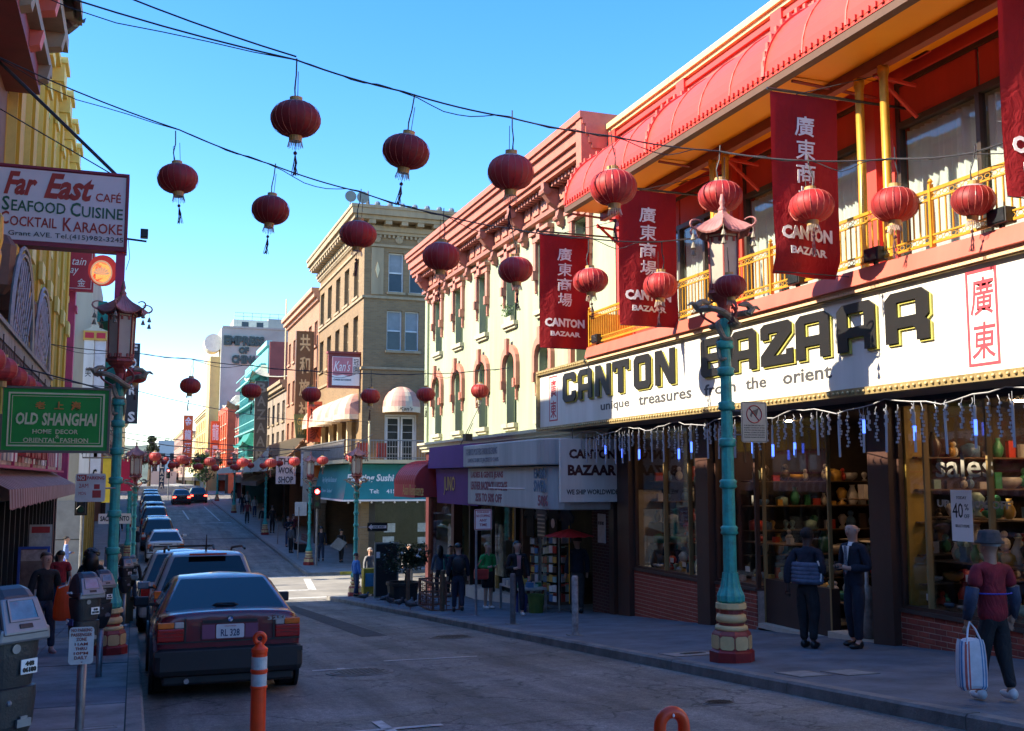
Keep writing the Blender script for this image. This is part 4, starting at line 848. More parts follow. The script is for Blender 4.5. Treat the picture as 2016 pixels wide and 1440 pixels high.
# ground floor: teal sushi awning
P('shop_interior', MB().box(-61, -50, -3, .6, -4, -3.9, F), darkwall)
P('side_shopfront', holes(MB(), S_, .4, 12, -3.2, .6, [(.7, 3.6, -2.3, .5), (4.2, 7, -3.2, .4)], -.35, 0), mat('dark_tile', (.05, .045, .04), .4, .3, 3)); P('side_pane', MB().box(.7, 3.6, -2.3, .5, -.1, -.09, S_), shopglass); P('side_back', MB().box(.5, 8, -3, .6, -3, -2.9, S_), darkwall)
for x, z in ((1.15, -1.0), (2.8, -1.0), (1.1, -1.5), (2.8, -1.55)): P('window_notice', MB().box(x, x + .55, z, z + (.42 if z > -1.2 else .3), -.085, -.08, S_), mat('notice_paper', (.5, .52, .46), .7, .2, 9))
t = thing('teal_awning', (9.1, 48.6, .5), 'large teal restaurant awning wrapping the far corner, white lettering', 'awning')
tl = mat('teal_canvas', (.012, .24, .25), .55, .12, 1.5, trans=.1)
P('canvas', MB().add([(9.4, 48.7, 2.2), (16.5, 48.7, 2.2), (16.5, 48.35, .55), (9.05, 48.35, .55), (9.05, 57, .55), (9.4, 57, 2.2), (10, 48.98, 2.24), (16.5, 48.98, 2.24), (9.98, 57, 2.24), (9.98, 57, .55), (16.5, 48.98, .55), (9.98, 48.98, .55)], [(0, 3, 2, 1), (0, 5, 4, 3), (0, 1, 7, 6), (5, 0, 6, 8), (5, 8, 9, 4), (1, 2, 10, 7), (3, 4, 9, 11), (3, 11, 10, 2)]), tl, t)
fa = Fr((9.05, 48.35, .55), (1, 0, 0), Vector((0, .35, 1.65)).normalized()); fb = Fr((9.05, 57, .55), (0, -1, 0), Vector((.35, 0, 1.65)).normalized())
letter('lettering', 'Floating Sushi', fa, .2, .78, 2.25, .44, letw, t, bold=.03, shear=.2); letter('lettering', 'Tel:', fa, 1.25, .3, .45, .2, letw, t, bold=.02); letter('lettering', '415-397-6868', fa, 2.05, .3, 1.7, .2, letw, t, bold=.02); q = MB().lathe([(.26, 0), (.26, .01)], (0, 0, 0), 18, fr=lambda a, b, c: fa(2.9 + a, 1.15 + b, c)); P('emblem', q, mat('pale_blue_print', (.4, .6, .65), .6), t)
letter('lettering', 'Tung Kong Asia Restaurant', fb, 1.6, .75, 4.2, .34, mat('pale_blue_print', (0, 0, 0)), t); letter('lettering', 'Chinese  Seafood', fb, 2.1, .3, 3, .18, mat('pale_blue_print', (0, 0, 0)), t)
P('valance_edge', MB().box(9.03, 16.5, 48.31, 48.36, .48, .56).box(9.01, 9.06, 48.36, 57, .48, .56), letw, t)
for k in range(9): P('awning_bulb', MB().ball((9.3 + k * .55, 48.4, .43), .05, n=6, m=4), letw, t)

# ================================================================ generic street buildings farther off
def P(name, mb, m, parent=None, **k): return build(name, mb, m, parent, **k)
def gb(side, x, y0, y1, H, wall, label, rows, cols, cz=2.5, cor=None, corm=None, glassm=None, awn=None, deep=12, name='street_building', wh=1.5, sidewin=False):
    b = thing(name, (x, (y0 + y1) / 2, G((y0 + y1) / 2)), label, 'building')
    s = -1 if side == 'R' else 1
    fr = FX(x, 0, 0) if side == 'R' else FL(x, 0, 0)
    a, c = (-y1, -y0) if side == 'R' else (y0, y1)
    zs = [cz + (H - 1 - cz) * (i + .25) / rows for i in range(rows)]; W_ = c - a
    ops = []; ww = W_ / cols * .5
    for i in range(cols):
        u = a + W_ * (i + .5) / cols
        for z in zs: ops.append((u - ww / 2, u + ww / 2, z, z + wh))
    P('wall', holes(MB(), fr, a, c, cz - .6, H, ops, -.3, 0), wall, b); P('ground_floor', holes(MB(), fr, a, c, -4, cz - .6, [(a + .4, c - .4, -3.2, cz - 1.3)], -.3, 0.02), darkwall, b); P('shop_recess', MB().box(a, c, -4, cz - .7, -3.1, -3, fr), darkwall, b)
    P('side_wall', MB().box(a, a + .3, -4, H, -deep, -.3, fr).box(c - .3, c, -4, H, -deep, -.3, fr).box(a + .3, c - .3, H - .4, H - .2, -deep, -.3, fr).box(a + .3, c - .3, -4, H, -deep, -deep + .3, fr), wall, b)
    fm = corm or gtrim; w0 = None
    for o_ in ops:
        if w0 is None:
            u, v = o_[0], o_[2]; q = MB(); ring(q, fr, o_[0], o_[2], o_[1], o_[3], .08, -.25, -.12); q.box(o_[0] + .08, o_[1] - .08, (o_[2] + o_[3]) / 2 - .03, (o_[2] + o_[3]) / 2 + .03, -.22, -.14, fr); q.box(o_[0] - .1, o_[1] + .1, o_[2] - .14, o_[2], -.1, .1, fr)
            w0 = P('window', q, fm, b); p0 = P('pane', MB().box(o_[0] + .08, o_[1] - .08, o_[2] + .08, o_[3] - .08, -.2, -.19, fr), glassm or darkglass, w0)
        else:
            dl = fr(o_[0], o_[2]) - fr(u, v); w1 = share(w0, b, w0.location + dl); share(p0, w1)
    if cor:
        q = MB()
        for z0, z1, w in ((H - .5, H - .3, .15), (H - .3, H, cor * .7), (H, H + .25, cor)): q.box(a - .05, c + .05, z0, z1, -.2, w, fr)
        P('cornice', q, corm or stone, b)
    if awn:
        yy = a + .2
        P('awning', MB().prism(Fr(fr(a + .2, 0, 0), fr.z, (0, 0, 1)), [(0, cz - .7), (0, cz - .9), (1.9, cz - 2.0), (1.95, cz - 2.0), (1.95, cz - 1.7)], 0, (W_ - .4) * (1 if side == 'L' else -1)), awn, b, fixn=True)
    return b, fr
rb = brickmat('orange_brick', (.42, .2, .11), (.36, .16, .09), (.36, .25, .17), .24, .08)
b, f = gb('R', 10, 62.1, 76, 12.7, rb, 'orange brick building just beyond the tan one with arched top windows', 3, 6, 3.2, .5, mat('terracotta_trim', (.5, .26, .16), .7))
b, f = gb('R', 10, 76.1, 88, 8.4, mat('grey_brown_stucco', (.3, .24, .18), .8, .2, 1), 'low grey brown building beyond the orange brick one', 2, 4, 3, .5, stone, awn=mat('dark_awning', (.12, .1, .08), .7))
tealw = mat('turquoise_front', (.12, .42, .4), .5, .15, 2); tgreen = mat('jade_green_tiles', (.02, .22, .14), .5, .2, 3)
b, f = gb('R', 10, 88.1, 108, 12.4, tealw, 'turquoise balconied building with upturned cream roof corners', 4, 7, 2.6, None, mat('turquoise_trim', (.25, .6, .56), .5), wh=1.2)
for z in (3.2, 5.6, 8.0, 10.2): P('balcony', MB().box(-107.5, -89, z, z + .12, 0, .9, f).box(-107.5, -89, z + .8, z + .86, .84, .9, f), mat('turquoise_trim', (0, 0, 0)), b)
for k in range(19): P('fin', MB().box(-107.4 + k, -107.25 + k, 2.4, 11.2, .02, .5, f), tealw, b)
q = MB()
def uproof(q, x0, x1, y0, y1, z, ov, rise, lift):
    N = 12; rows = []
    for j in range(5):
        t_ = j / 4; row = []
        for i in range(N * 4 + 1):
            s_ = i / N; k = int(s_) % 4; fr_ = s_ - int(s_); cs = [(x0, y0), (x1, y0), (x1, y1), (x0, y1)]; A, B = cs[k], cs[(k + 1) % 4]
            cx, cy = (x0 + x1) / 2, (y0 + y1) / 2; px = A[0] + (B[0] - A[0]) * fr_; py = A[1] + (B[1] - A[1]) * fr_
            e = 1 + ov * (1 - t_); cn = abs(fr_ - .5) * 2
            row.append((cx + (px - cx) * (e - .45 * t_), cy + (py - cy) * (e - .25 * t_), z + rise * t_ ** 1.6 + lift * (1 - t_) ** 2 * cn ** 3))
        rows.append(row)
    q.sweep(rows, None); return q
P('pagoda_roof', uproof(MB(), 8.9, 12, 88, 94, 9.9, .15, 1.1, .5), mat('pale_tile_roof', (.5, .48, .36), .6, .2, 2), b); P('pagoda_roof', uproof(MB(), 8.4, 11, 90, 98, 4.2, .15, 1.2, .4), tgreen, b)
P('party_wall', MB().box(10.1, 14.5, 87.85, 88.05, 8.3, 12.9), mat('dull_red_wall', (.28, .07, .06), .8, .12, 1), b); P('roof_front', MB().box(9.85, 10.3, 88.1, 96, 12.6, 13.0), mat('turquoise_trim', (0, 0, 0)), b)
b, f = gb('R', 10, 108.1, 117, 9.0, mat('dull_red_wall', (0, 0, 0)), 'dark red walled building with small upturned pale roof', 3, 3, 2.4, None); P('pagoda_roof', uproof(MB(), 8.8, 12, 111, 117, 9.0, .15, 1.2, .5), mat('pale_tile_roof', (0, 0, 0)), b)
b, f = gb('R', 10, 128.5, 143, 10.4, mat('vermilion_front', (.7, .1, .03), .6, .15, 2), 'vermilion fronted building with stacked neon signs far down the street', 4, 4, 2.6, None)
b, f = gb('R', 10, 160, 200, 12, mat('ochre_front', (.6, .42, .16), .7, .1, 1), 'yellow ochre building far down the street', 4, 8, 2.4, .5, creamw)
b, f = gb('R', 10, 200.5, 240, 9.5, mat('pale_yellow_front', (.62, .56, .36), .7, .1, 1), 'pale yellow building at the far end of the street', 3, 8, 2.4, .5, creamw)
b, f = gb('R', 9.5, 240.5, 300, 12, mat('far_brown_front', (.3, .17, .13), .7, .1, 1), 'brown building at the far end with a white roof ornament', 3, 8, 2.4, .5, creamw)
# restaurant tower with painted name
t = thing('tower_building', (18, 150, G(150)), 'tall grey concrete building with restaurant name in dark letters on its side', 'building')
conc = mat('grey_blue_concrete', (.36, .37, .34), .85, .2, .12)
P('body', MB().box(10.2, 27, 145, 185, -2, 21.9), conc, t); P('yellow_front', MB().box(8.9, 10.2, 146, 153, -2, 18.0), mat('ochre_front', (0, 0, 0)), t); P('upper_block', MB().box(11.9, 16.6, 147, 165, 21.9, 23.4), mat('cream_block', (.62, .62, .5), .8), t); P('upper_block', MB().box(16.6, 27, 147, 175, 21.9, 23.7), conc, t); P('parapet', MB().box(10.3, 24.9, 144.9, 145.1, 21.9, 22.15), conc, t)
for x in (13, 15): P('window', MB().box(x, x + .9, 146.95, 147.02, 22.4, 23.1), darkglass, t)
q = MB()
for k in range(9): q.tube([(12 + k * 1.2, 147.2, 23.3), (12 + k * 1.2, 147.2, 24.4)], .035, 4)
q.tube([(12, 147.2, 24.4), (22, 147.2, 24.4)], .035, 4).tube([(12, 147.2, 23.9), (22, 147.2, 23.9)], .03, 4); P('roof_railing', q, metal_g, t)
q = MB().lathe([(1.25, 0), (1.25, 3.2)], (0, 0, 0), 20, fr=lambda a, b, c: Vector((9.25 + a * .95, 146.2 + c, 19.9 + b))); P('corner_barrel', q, mat('cream_drum', (.7, .66, .56), .6), t, smooth=False)
f = FY(0, 144.99, 0); dl = mat('dark_sign_letters', (.03, .06, .06), .6)
for s, u, z, w, h in (('EMPRESS', 10.5, 19.5, 5.4, 1.35), ('OF', 12.5, 18.4, 1.35, .95), ('CHINA', 11.6, 17.0, 3.4, 1.2)): letter('lettering', s, f, u, z, w, h, dl, t, bold=.06, ext=.2)
t = thing('flag_pole', (11.4, 92, 8), 'tall pale flagpole standing against the grey tower', 'flagpole'); P('pole', MB().tube([(9.9, 76.5, 8), (9.9, 76.5, 14.6)], .06, 6), creamw, t)
# projecting vertical signs on the far right block
def vsign(x0, x1, y, z0, z1, bm_, chars, lm, label, th=.3, frm=None, sc=.7, bold=.02):
    t = thing('vertical_sign', ((x0 + x1) / 2, y, z0), label, 'sign'); f = FY(x0, y, 0); w = x1 - x0
    P('cabinet', MB().box(0, w, z0, z1, -th, 0, f), bm_, t)
    if frm: P('frame', ring(MB(), f, -.03, z0 - .03, w + .03, z1 + .03, .07, -th - .02, .03), frm, t)
    n = len(chars); h = (z1 - z0) / n
    for i, ch in enumerate(chars):
        if ch != ' ': letter('lettering', ch, f, w * (1 - sc) / 2, z1 - h * (i + 1) + h * .12, w * sc, h * .76, lm, t, bold=bold, ext=.03)
    return t
goldl = mat('gilt_letters', (0, 0, 0))
vsign(8.75, 9.75, 62.5, 4.9, 10.3, mat('brown_enamel', (.2, .1, .04), .5, .2, 1), '共和旅社', mat('pale_gold_letters', (.75, .55, .28), .5), 'tall brown vertical sign with gold Chinese characters', frm=mat('brown_enamel', (0, 0, 0)), sc=.62)
t = thing('hotel_sign', (9.2, 61.9, 4), 'olive hotel sign under the tall brown vertical sign', 'sign'); f = FY(8.6, 61.9, 3.9); P('board', MB().prism(f, [(0, 1.4), (.15, 0), (1.3, 0), (1.35, 1.4)], -.2, 0), mat('olive_enamel', (.13, .16, .05), .5), t); letter('lettering', 'GRAND', f, .2, .78, .95, .4, goldl, t); letter('lettering', 'HOTEL', f, .25, .2, .85, .42, goldl, t)
vsign(9.05, 9.85, 59.5, 3.6, 5.9, mat('orange_red_enamel', (.6, .1, .04), .5, .15, 2), '酒家', mat('orange_red_dark', (.25, .03, .02), .5), 'orange red vertical sign beside the pink awnings')
vsign(8.6, 9.6, 84, 1.8, 9.2, mat('dark_olive_brown', (.09, .075, .055), .6, .2, 1), 'BAZAARS', mat('dull_letters', (.22, .2, .16), .6), 'dark brown vertical sign with dull letters, beyond the brown one')
vsign(5.2, 6.3, 133, 2.9, 9.2, mat('neon_orange', (.8, .13, .02), .5, .1, 2), '金龍酒店', letw, 'bright orange vertical sign far down the right pavement')
vsign(8.5, 9.6, 134, 3.2, 8.6, mat('neon_orange', (0, 0, 0)), '龍鳳', letw, 'second bright orange sign beside the tall one')
vsign(3.4, 4.2, 175, -.2, 5.2, mat('navy_enamel', (.02, .05, .12), .5), 'PLAZA', letw, 'dark blue vertical banner far down the street')
def board(x0, x1, y, z0, z1, bm_, lines, lm, label, cat='sign', nm='shop_sign', th=.15):
    t = thing(nm, ((x0 + x1) / 2, y, z0), label, cat); f = FY(x0, y, z0); w, h = x1 - x0, z1 - z0; P('board', MB().box(0, w, 0, h, -th, 0, f), bm_, t); n = len(lines)
    for i, s in enumerate(lines):
        if s: letter('lettering', s, f, w * .12, h - h * (i + 1) / n + h * .12 / n, w * .76, h / n * .7, lm, t, bold=.02, ext=.02)
    return t
board(8.15, 9.35, 66, 1.2, 2.9, letw, ['THE', 'WOK', 'SHOP'], sm, 'white shop sign lettered in dark grey, far right pavement')
board(8.9, 9.95, 60.6, 1.1, 2.95, letw, ['ST', 'GA'], mat('dark_green_print', (.03, .12, .05), .6), 'white sign with green capitals near the orange panel')
t = board(8.6, 9.9, 57.8, .2, 3.0, mat('cream_panel', (.6, .5, .38), .7, .15, 2), ['', '', 'V'], black_p, 'cream sign with an orange square beyond the teal awning'); P('orange_square', MB().box(8.8, 9.8, 57.7, 57.79, 1.4, 2.75), mat('orange_field', (.75, .2, .04), .6, .15, 3), t)
t = thing('white_canopy', (8.8, 85, 2), 'cream canopy with upswept end over the far right shopfronts', 'awning'); q = MB().sweep([[(7.6, 66 + k * 3.6, 2.0), (7.7, 66 + k * 3.6, 2.5 + (1.1 * (1 - k / 4) ** 2 if k < 4 else 0)), (9.98, 66 + k * 3.6, 2.9 + (1.4 * (1 - k / 4) ** 2 if k < 4 else 0))] for k in range(13)], None); P('canvas', q, mat('cream_canvas', (.7, .62, .46), .7, .1, 1, trans=.1), t)
# ================================================================ far end: hills, towers, trees
hill = mat('hill_green', (.09, .12, .08), .95, .35, .02); q = MB(); N = 40; rows = []
for j in range(9):
    rows.append([(-300 + i * 20, 380 + j * 60, -2 + (24 * math.exp(-((i * 20 - 300 - 40) / 110) ** 2) + 5 * math.exp(-((i * 20 - 300 + 60) / 60) ** 2)) * math.exp(-((j - 4) / 2.6) ** 2) + 1.5 * sin(i * 2.1 + j)) for i in range(N)])
build('hills', q.sweep(rows, None), hill, kind='structure')
for i, (x, y, w, h, c, lab) in enumerate([(5.9, 330, 5.6, 12.8, (.35, .4, .42), 'pale blue grey tower at the far end of the street'), (3.2, 300, 3.4, 6.6, (.6, .6, .57), 'white block at the far end, left of the grey tower'), (14, 345, 10, 8.5, (.5, .5, .46), 'far pale block right of the grey tower'), (3, 262, 6, 3.2, (.5, .36, .3), 'low pinkish building closing the street far away')]):
    t = thing('far_building', (x + w / 2, y, 0), lab, 'building'); m_ = mat('far_wall_%d' % i, c, .8, .1, .1); P('body', MB().box(x, x + w, y, y + 14, -2, h), m_, t); n = int(w / 2.6)
    w0 = None
    for a in range(n):
        for z in range(3, int(h) - 2, 4):
            if w0 is None: w0 = P('window', MB().box(x + .8, x + 2.0, y - .04, y + .02, 3, 5), darkglass, t); z0_ = (x, 3)
            else: share(w0, t, w0.location + Vector((a * 2.6, 0, z - 3)))
def tree(x, y, z, h, r, label, n=900, lm=None, nm='tree', tr=.12, sz=.25):
    t = thing(nm, (x, y, z), label, 'tree'); P('trunk', MB().tube([(x, y, z - .5), (x + .1, y, z + h * .4), (x - .05, y, z + h * .7)], [tr, tr * .7, tr * .3], 6).tube([(x, y, z + h * .35), (x + r * .5, y, z + h * .7)], [tr * .5, tr * .15], 5).tube([(x, y, z + h * .4), (x - r * .5, y + .1, z + h * .75)], [tr * .5, tr * .15], 5), mat('bark', (.1, .07, .05), .9), t)
    q = MB(); cl = [(x + random.uniform(-.7, .7) * r, y + random.uniform(-.7, .7) * r, z + h * random.uniform(.5, .95), r * random.uniform(.25, .5)) for _ in range(12)]
    for _ in range(n):
        c = random.choice(cl); d_ = Vector((random.gauss(0, 1), random.gauss(0, 1), random.gauss(0, 1))).normalized() * c[3] * random.uniform(.5, 1.05); p = Vector(c[:3]) + d_
        a = Vector((random.gauss(0, 1), random.gauss(0, 1), random.gauss(0, 1))).normalized(); b_ = a.cross(Vector((.3, .5, 1))).normalized(); q.add([p - a * sz * .5, p + b_ * sz * .25, p + a * sz * .5, p - b_ * sz * .25], [(0, 1, 2, 3)])
    P('crown', q, lm or leafm, t); return t
tree(7.0, 116.5, G(116) + .1, 4.6, 1.7, 'small dark street tree on the far right pavement', 700, nm='street_tree', sz=.4)
for i, (x, y, z, h, r) in enumerate([(2.2, 205, .5, 8.6, 1.9), (8, 420, 7, 6, 4), (13.5, 420, 9, 6.5, 4), (17, 420, 10, 7.5, 4), (22, 430, 10, 8, 5), (10.5, 415, 7, 5.5, 3)]): tree(x, y, z, h, r, ['tall tree beside the lower left lamp at the far end', 'tree left of the grey tower on the hill', 'tree on the hill skyline above the grey tower', 'broad tree on the hill skyline', 'rightmost tree on the hill skyline', 'small tree on the hill slope'][i], 700, mat('far_leaf', (.06, .09, .05), .8, .3, .2), tr=.4, sz=.8 if i == 0 else 1.3)


t = thing('unseen_sky_screen', (4, -44, 3), 'unseen brick block added behind the camera to screen sky from car reflections', 'building'); P('body', MB().box(-30, 34, -50, -44, 2, 11), rb, t)  # added out of view to block the bright horizon in car reflections
for k in range(9): P('window', MB().box(-12 + k * 3.6, -10.4 + k * 3.6, -44.05, -43.96, 6.5, 8.5), darkglass, t)
# ================================================================ left-hand side
LX = -2.4; L_ = FL(LX, 0, 0)                     # u = Y, v = Z, w = towards the street
yel = mat('mustard_stucco', (.62, .34, .02), .7, .12, 1.5, streak=1); yel2 = mat('pale_yellow_trim', (.72, .55, .14), .6, .1, 3); grn = mat('apple_green_trim', (.3, .5, .12), .6, .12, 3); mag = mat('magenta_pilaster', (.5, .06, .16), .6, .1, 2)
YB = thing('yellow_building', (LX, 28, G(28)), 'mustard yellow building with apple green trim and stepped pilasters', 'building')
def P(name, mb, m, parent=None, **k): return build(name, mb, m, parent or YB, **k)
wl_ = [(20.9 + i * 2.35, 22.0 + i * 2.35) for i in range(7)]
ops = [(a, b, z0, z1) for a, b in wl_ for z0, z1 in ((3.6, 6.0), (7.4, 10.2))]
P('wall', holes(MB(), L_, 19.9, 37.2, 2.6, 11.6, ops, -.4, 0), yel); P('rear_wall', MB().box(19.9, 37.2, -3, 11.6, -12, -11.8, L_).box(19.9, 20.1, -3, 11.6, -11.8, -.4, L_).box(37.0, 37.2, -3, 11.6, -11.8, -.4, L_).box(20.1, 37, 11.2, 11.4, -11.8, -.4, L_), yel)
for a, b in wl_:
    for z0, z1 in ((3.6, 6.0), (7.4, 10.2)):
        q = MB(); ring(q, L_, a, z0, b, z1, .1, -.3, -.1); q.box(a + .1, b - .1, (z0 + z1) / 2 - .04, (z0 + z1) / 2 + .04, -.28, -.15, L_); o = P('window', q, grn); P('pane', MB().box(a + .1, b - .1, z0 + .1, z1 - .1, -.25, -.24, L_), darkglass, o)
        P('hood', MB().box(a - .1, b + .1, z1, z1 + .16, 0, .12, L_).box(a - .05, b + .05, z1 + .16, z1 + .5, 0, .06, L_), grn, o); P('sill', MB().box(a - .1, b + .1, z0 - .2, z0, 0, .15, L_), yel2, o)
for i in range(7):
    y = 20.35 + i * 2.35; w = .32
    P('pilaster', MB().box(y - w, y + w, 2.6, 11.0, 0, .22, L_), yel if i < 6 else yel); P('pilaster_cap', MB().box(y - w - .06, y + w + .06, 11.0, 11.25, 0, .3, L_).box(y - w - .12, y + w + .12, 11.25, 11.7, 0, .38, L_).box(y - w - .18, y + w + .18, 11.7, 11.85, 0, .45, L_), yel2)
    P('pilaster_panel', MB().box(y - w - .04, y - w, 2.6, 11, 0, .16, L_).box(y + w, y + w + .04, 2.6, 11, 0, .16, L_), yel2); P('pilaster_base', MB().box(y - w - .05, y + w + .05, 5.9, 6.3, .22, .3, L_), yel2); P('pilaster_band', MB().box(y - w - .05, y + w + .05, 10.2, 10.35, .22, .28, L_), yel2)
P('cornice', MB().box(19.9, 37.2, 11.6, 11.8, -.3, .3, L_).box(19.9, 37.2, 11.0, 11.15, 0, .12, L_), yel2)
P('magenta_pilaster', MB().box(36.75, 37.25, 1.4, 10.5, 0, .3, L_).box(36.7, 37.3, 7.0, 7.2, .3, .36, L_), mag)
P('ground_floor', holes(MB(), L_, 19.9, 37.2, -3.2, 2.6, [(20.4, 36.0, -2.3, 1.1)], -.4, 0), mat('dark_red_front', (.16, .03, .03), .6, .2, 2)); P('shop_interior', MB().box(20, 37, -3, 2.6, -3.4, -3.3, L_), darkwall)
P('shop_pane', MB().box(20.4, 36, -2.0, 1.1, -.12, -.11, L_), shopglass); P('shop_ledge', MB().box(20.2, 36.2, -2.2, -2.05, -.3, .12, L_), mat('pale_ledge', (0, 0, 0)))
for y in range(20, 37): P('shopfront_post', MB().box(y + .3, y + .42, -2.3, 1.1, -.1, .04, L_), black_p)
for y in (22.5, 25, 27.3, 30, 33): P('display_rack', MB().box(y, y + 1.4, -2, -1.0 + random.uniform(0, 1.5), -1.4, -.7, L_), random.choice([gm[0], gm[3], gm[5], gm[2]]))
P('display_case', MB().box(17.5, 33.8, 1.78, 2.45, .02, .3, L_), mat('rosy_tan_display', (.62, .42, .34), .6, .4, 2)); q = MB(); ring(q, L_, 17.4, 1.72, 33.9, 2.5, .05, .3, .36); [q.box(y, y + .06, 1.77, 2.45, .3, .35, L_) for y in (20.5, 24, 28, 31.5)]; P('display_frame', q, mag)  # display case in a mottled rosy tan
for k in range(26): P('display_garment', MB().box(17.8 + k * .6, 18.15 + k * .6, 1.85, 2.38, .3, .33, L_), random.choice([letw, mat('rose_cloth', (.5, .2, .2), .8), gm[5]]))
t = thing('shop_awning', (-2, 27, 1.1), 'dusty pink striped shop awning over the left pavement', 'awning')
q = MB().sweep([[( -2.38, y, 1.72), (-1.75, y, 1.38), (-1.73, y, 1.08 + .02 * sin(y * 9))] for y in [17 + k * .4 for k in range(45)]], None); P('canvas', q, mat('dusty_pink_canvas', (.42, .2, .2), .8, .25, 3, trans=.15), t)
for k in range(44): P('stripe', MB().add([(-2.37, 17.05 + k * .4, 1.725), (-1.745, 17.05 + k * .4, 1.385), (-1.745, 17.2 + k * .4, 1.385), (-2.37, 17.2 + k * .4, 1.725), (-1.725, 17.05 + k * .4, 1.1), (-1.725, 17.2 + k * .4, 1.1)], [(0, 1, 2, 3), (1, 4, 5, 2)]), mat('pale_pink_stripe', (.6, .4, .38), .8), t)
# red balcony building nearest the camera on the left
RB = thing('balcony_building', (LX, 10, G(10)), 'dark red and beige building with overhanging eaves and iron balcony at the left edge', 'building')
def P(name, mb, m, parent=None, **k): return build(name, mb, m, parent or RB, **k)
beige = mat('beige_beam', (.3, .24, .15), .7, .2, 2); dred = mat('deep_red_board', (.22, .025, .02), .6, .15, 2)
P('wall', MB().box(-8, 19.85, -3, 8.4, -12, 0, L_), mat('brown_plaster', (.22, .12, .07), .8, .2, 1)); P('street_front', MB().box(-8, 19.8, -3, 2.7, 0, .02, L_), mat('dark_red_front', (0, 0, 0)))
for k, (z0, z1, w, m_) in enumerate(((8.3, 8.65, .55, dred), (8.66, 8.86, .72, beige), (8.9, 9.25, .6, dred), (9.27, 9.52, .95, beige), (9.55, 9.9, .8, dred), (9.92, 10.2, 1.15, beige))): P('eave_course', MB().box(-8, 19.6 + k * .12, z0, z1, -.5, w, L_), m_)
for k in range(9):
    y = 19.2 - k * 1.5
    for z, w in ((8.45, .7), (9.05, .9), (9.7, 1.05)): P('eave_bracket', MB().prism(Fr(L_(y - .14, z, 0), L_.z, (0, 0, 1)), [(.4, -.12), (w, -.02), (w + .05, .22), (.4, .22)], -.28, 0), salmon if k % 2 else beige)
P('eave_tip', uproof(MB(), -2.7, -1.25, 17, 20.1, 9.6, .08, .8, .5), mat('dark_tile', (.1, .09, .08), .5), RB)
P('balcony_beam', MB().box(4, 22.6, 3.32, 3.5, .0, .72, L_), mat('weathered_grey_beam', (.28, .27, .24), .7, .25, 4)); P('balcony_edge', MB().box(4, 22.7, 3.5, 3.56, .55, .76, L_), mat('weathered_grey_beam', (0, 0, 0)))
q = MB(); y = 4
while y < 22.5: q.tube([L_(y + .05 * cos(a), 3.15 + .14 * sin(a), .7) for a in [k * pi / 4 for k in range(9)]], .012, 3, False); q.box(y + .09, y + .11, 2.95, 3.32, .69, .71, L_); y += .2
P('iron_fringe', q, mat('rusty_iron', (.2, .13, .1), .6, .3, 8), kind='stuff')
for y in (17.4, 21.0):
    q = MB()
    for r in (1.5, 1.62): q.tube([L_(y + r * cos(a), 3.56 + r * .92 * sin(a), .68) for a in [k * pi / 16 for k in range(17)]], .03, 5)
    for k in range(1, 12): q.tube([L_(y - 1.5 + k * .25, 3.56, .68), L_(y - 1.5 + ((k + 3) % 12) * .25, 3.56 + 1.3 * math.sqrt(max(0, 1 - ((((k + 3) % 12) * .25 - 1.5) / 1.55) ** 2)), .68)], .016, 4)
    P('lattice_arch', q, mat('grey_iron', (.35, .34, .32), .5, .2, 6))
P('bay_front', MB().box(10, 17.2, 3.56, 6.4, 0, .08, L_), darkwall)
for i, (y, z) in enumerate(((12.2, 5.2), (14.3, 5.0), (16.2, 5.0), (18.0, 4.9), (19.6, 4.7))):
    t = thing('hanging_balcony_lantern', L_(y, z - .8, .4), '%s of the tall brown lanterns with gold tassels inside the balcony' % ['nearest', 'second', 'middle', 'fourth', 'farthest'][i], 'lantern', 'brown balcony lanterns'); P('shade', MB().lathe([(.1, 0), (.2, .12), (.22, .7), (.12, .85)], L_(y, z - .85, .45), 8), mat('brown_lantern', (.16, .07, .04), .6, .2, 4), t); P('tassel', MB().lathe([(.02, 0), (.05, .3), (.035, .38), (.06, .5), (.05, .8), (.02, .85)], L_(y + .3, z - .9, .62), 8), gold, t)
for i in range(9):
    y = 11.6 + i * 1.25; z = 2.86 + .012 * i; t = thing('row_lantern', (-1.6, y, z - .3), '%s red lantern counting away from the camera in the row under the left balcony' % ['first', 'second', 'third', 'fourth', 'fifth', 'sixth', 'seventh', 'eighth', 'ninth'][i], 'lantern', 'red lanterns in a row under the left balcony')
    if i == 0: pass
    n_ = 20; q = MB().lathe([(.05, -.15)] + [(.185 * math.cos(a) ** .75, .15 * sin(a)) for a in [(-80 + k * 16) * pi / 180 for k in range(11)]] + [(.05, .15)], (-1.6, y, z), n_, mod=lambda k, zz: 1 if k % 2 else .93); P('shade', q, mat('bright_lantern', (.55, .05, .05), .45, .12, 5, trans=.2), t, smooth=False)
    P('cap', MB().lathe([(.06, .14), (.06, .18)], (-1.6, y, z), 10).lathe([(.06, -.22), (.06, -.15)], (-1.6, y, z), 10), lantgold, t); P('tassel', MB().tube([(-1.6, y, z - .2), (-1.59, y, z - .38), (-1.6, y, z - .55)], [.025, .014, .028], 6), mat('yellow_fringe', (.5, .38, .06), .7), t)
    P('hanger', MB().tube([(-1.6, y, z + .24), (-1.6, y, 3.32)], .008, 4), wirem, t)
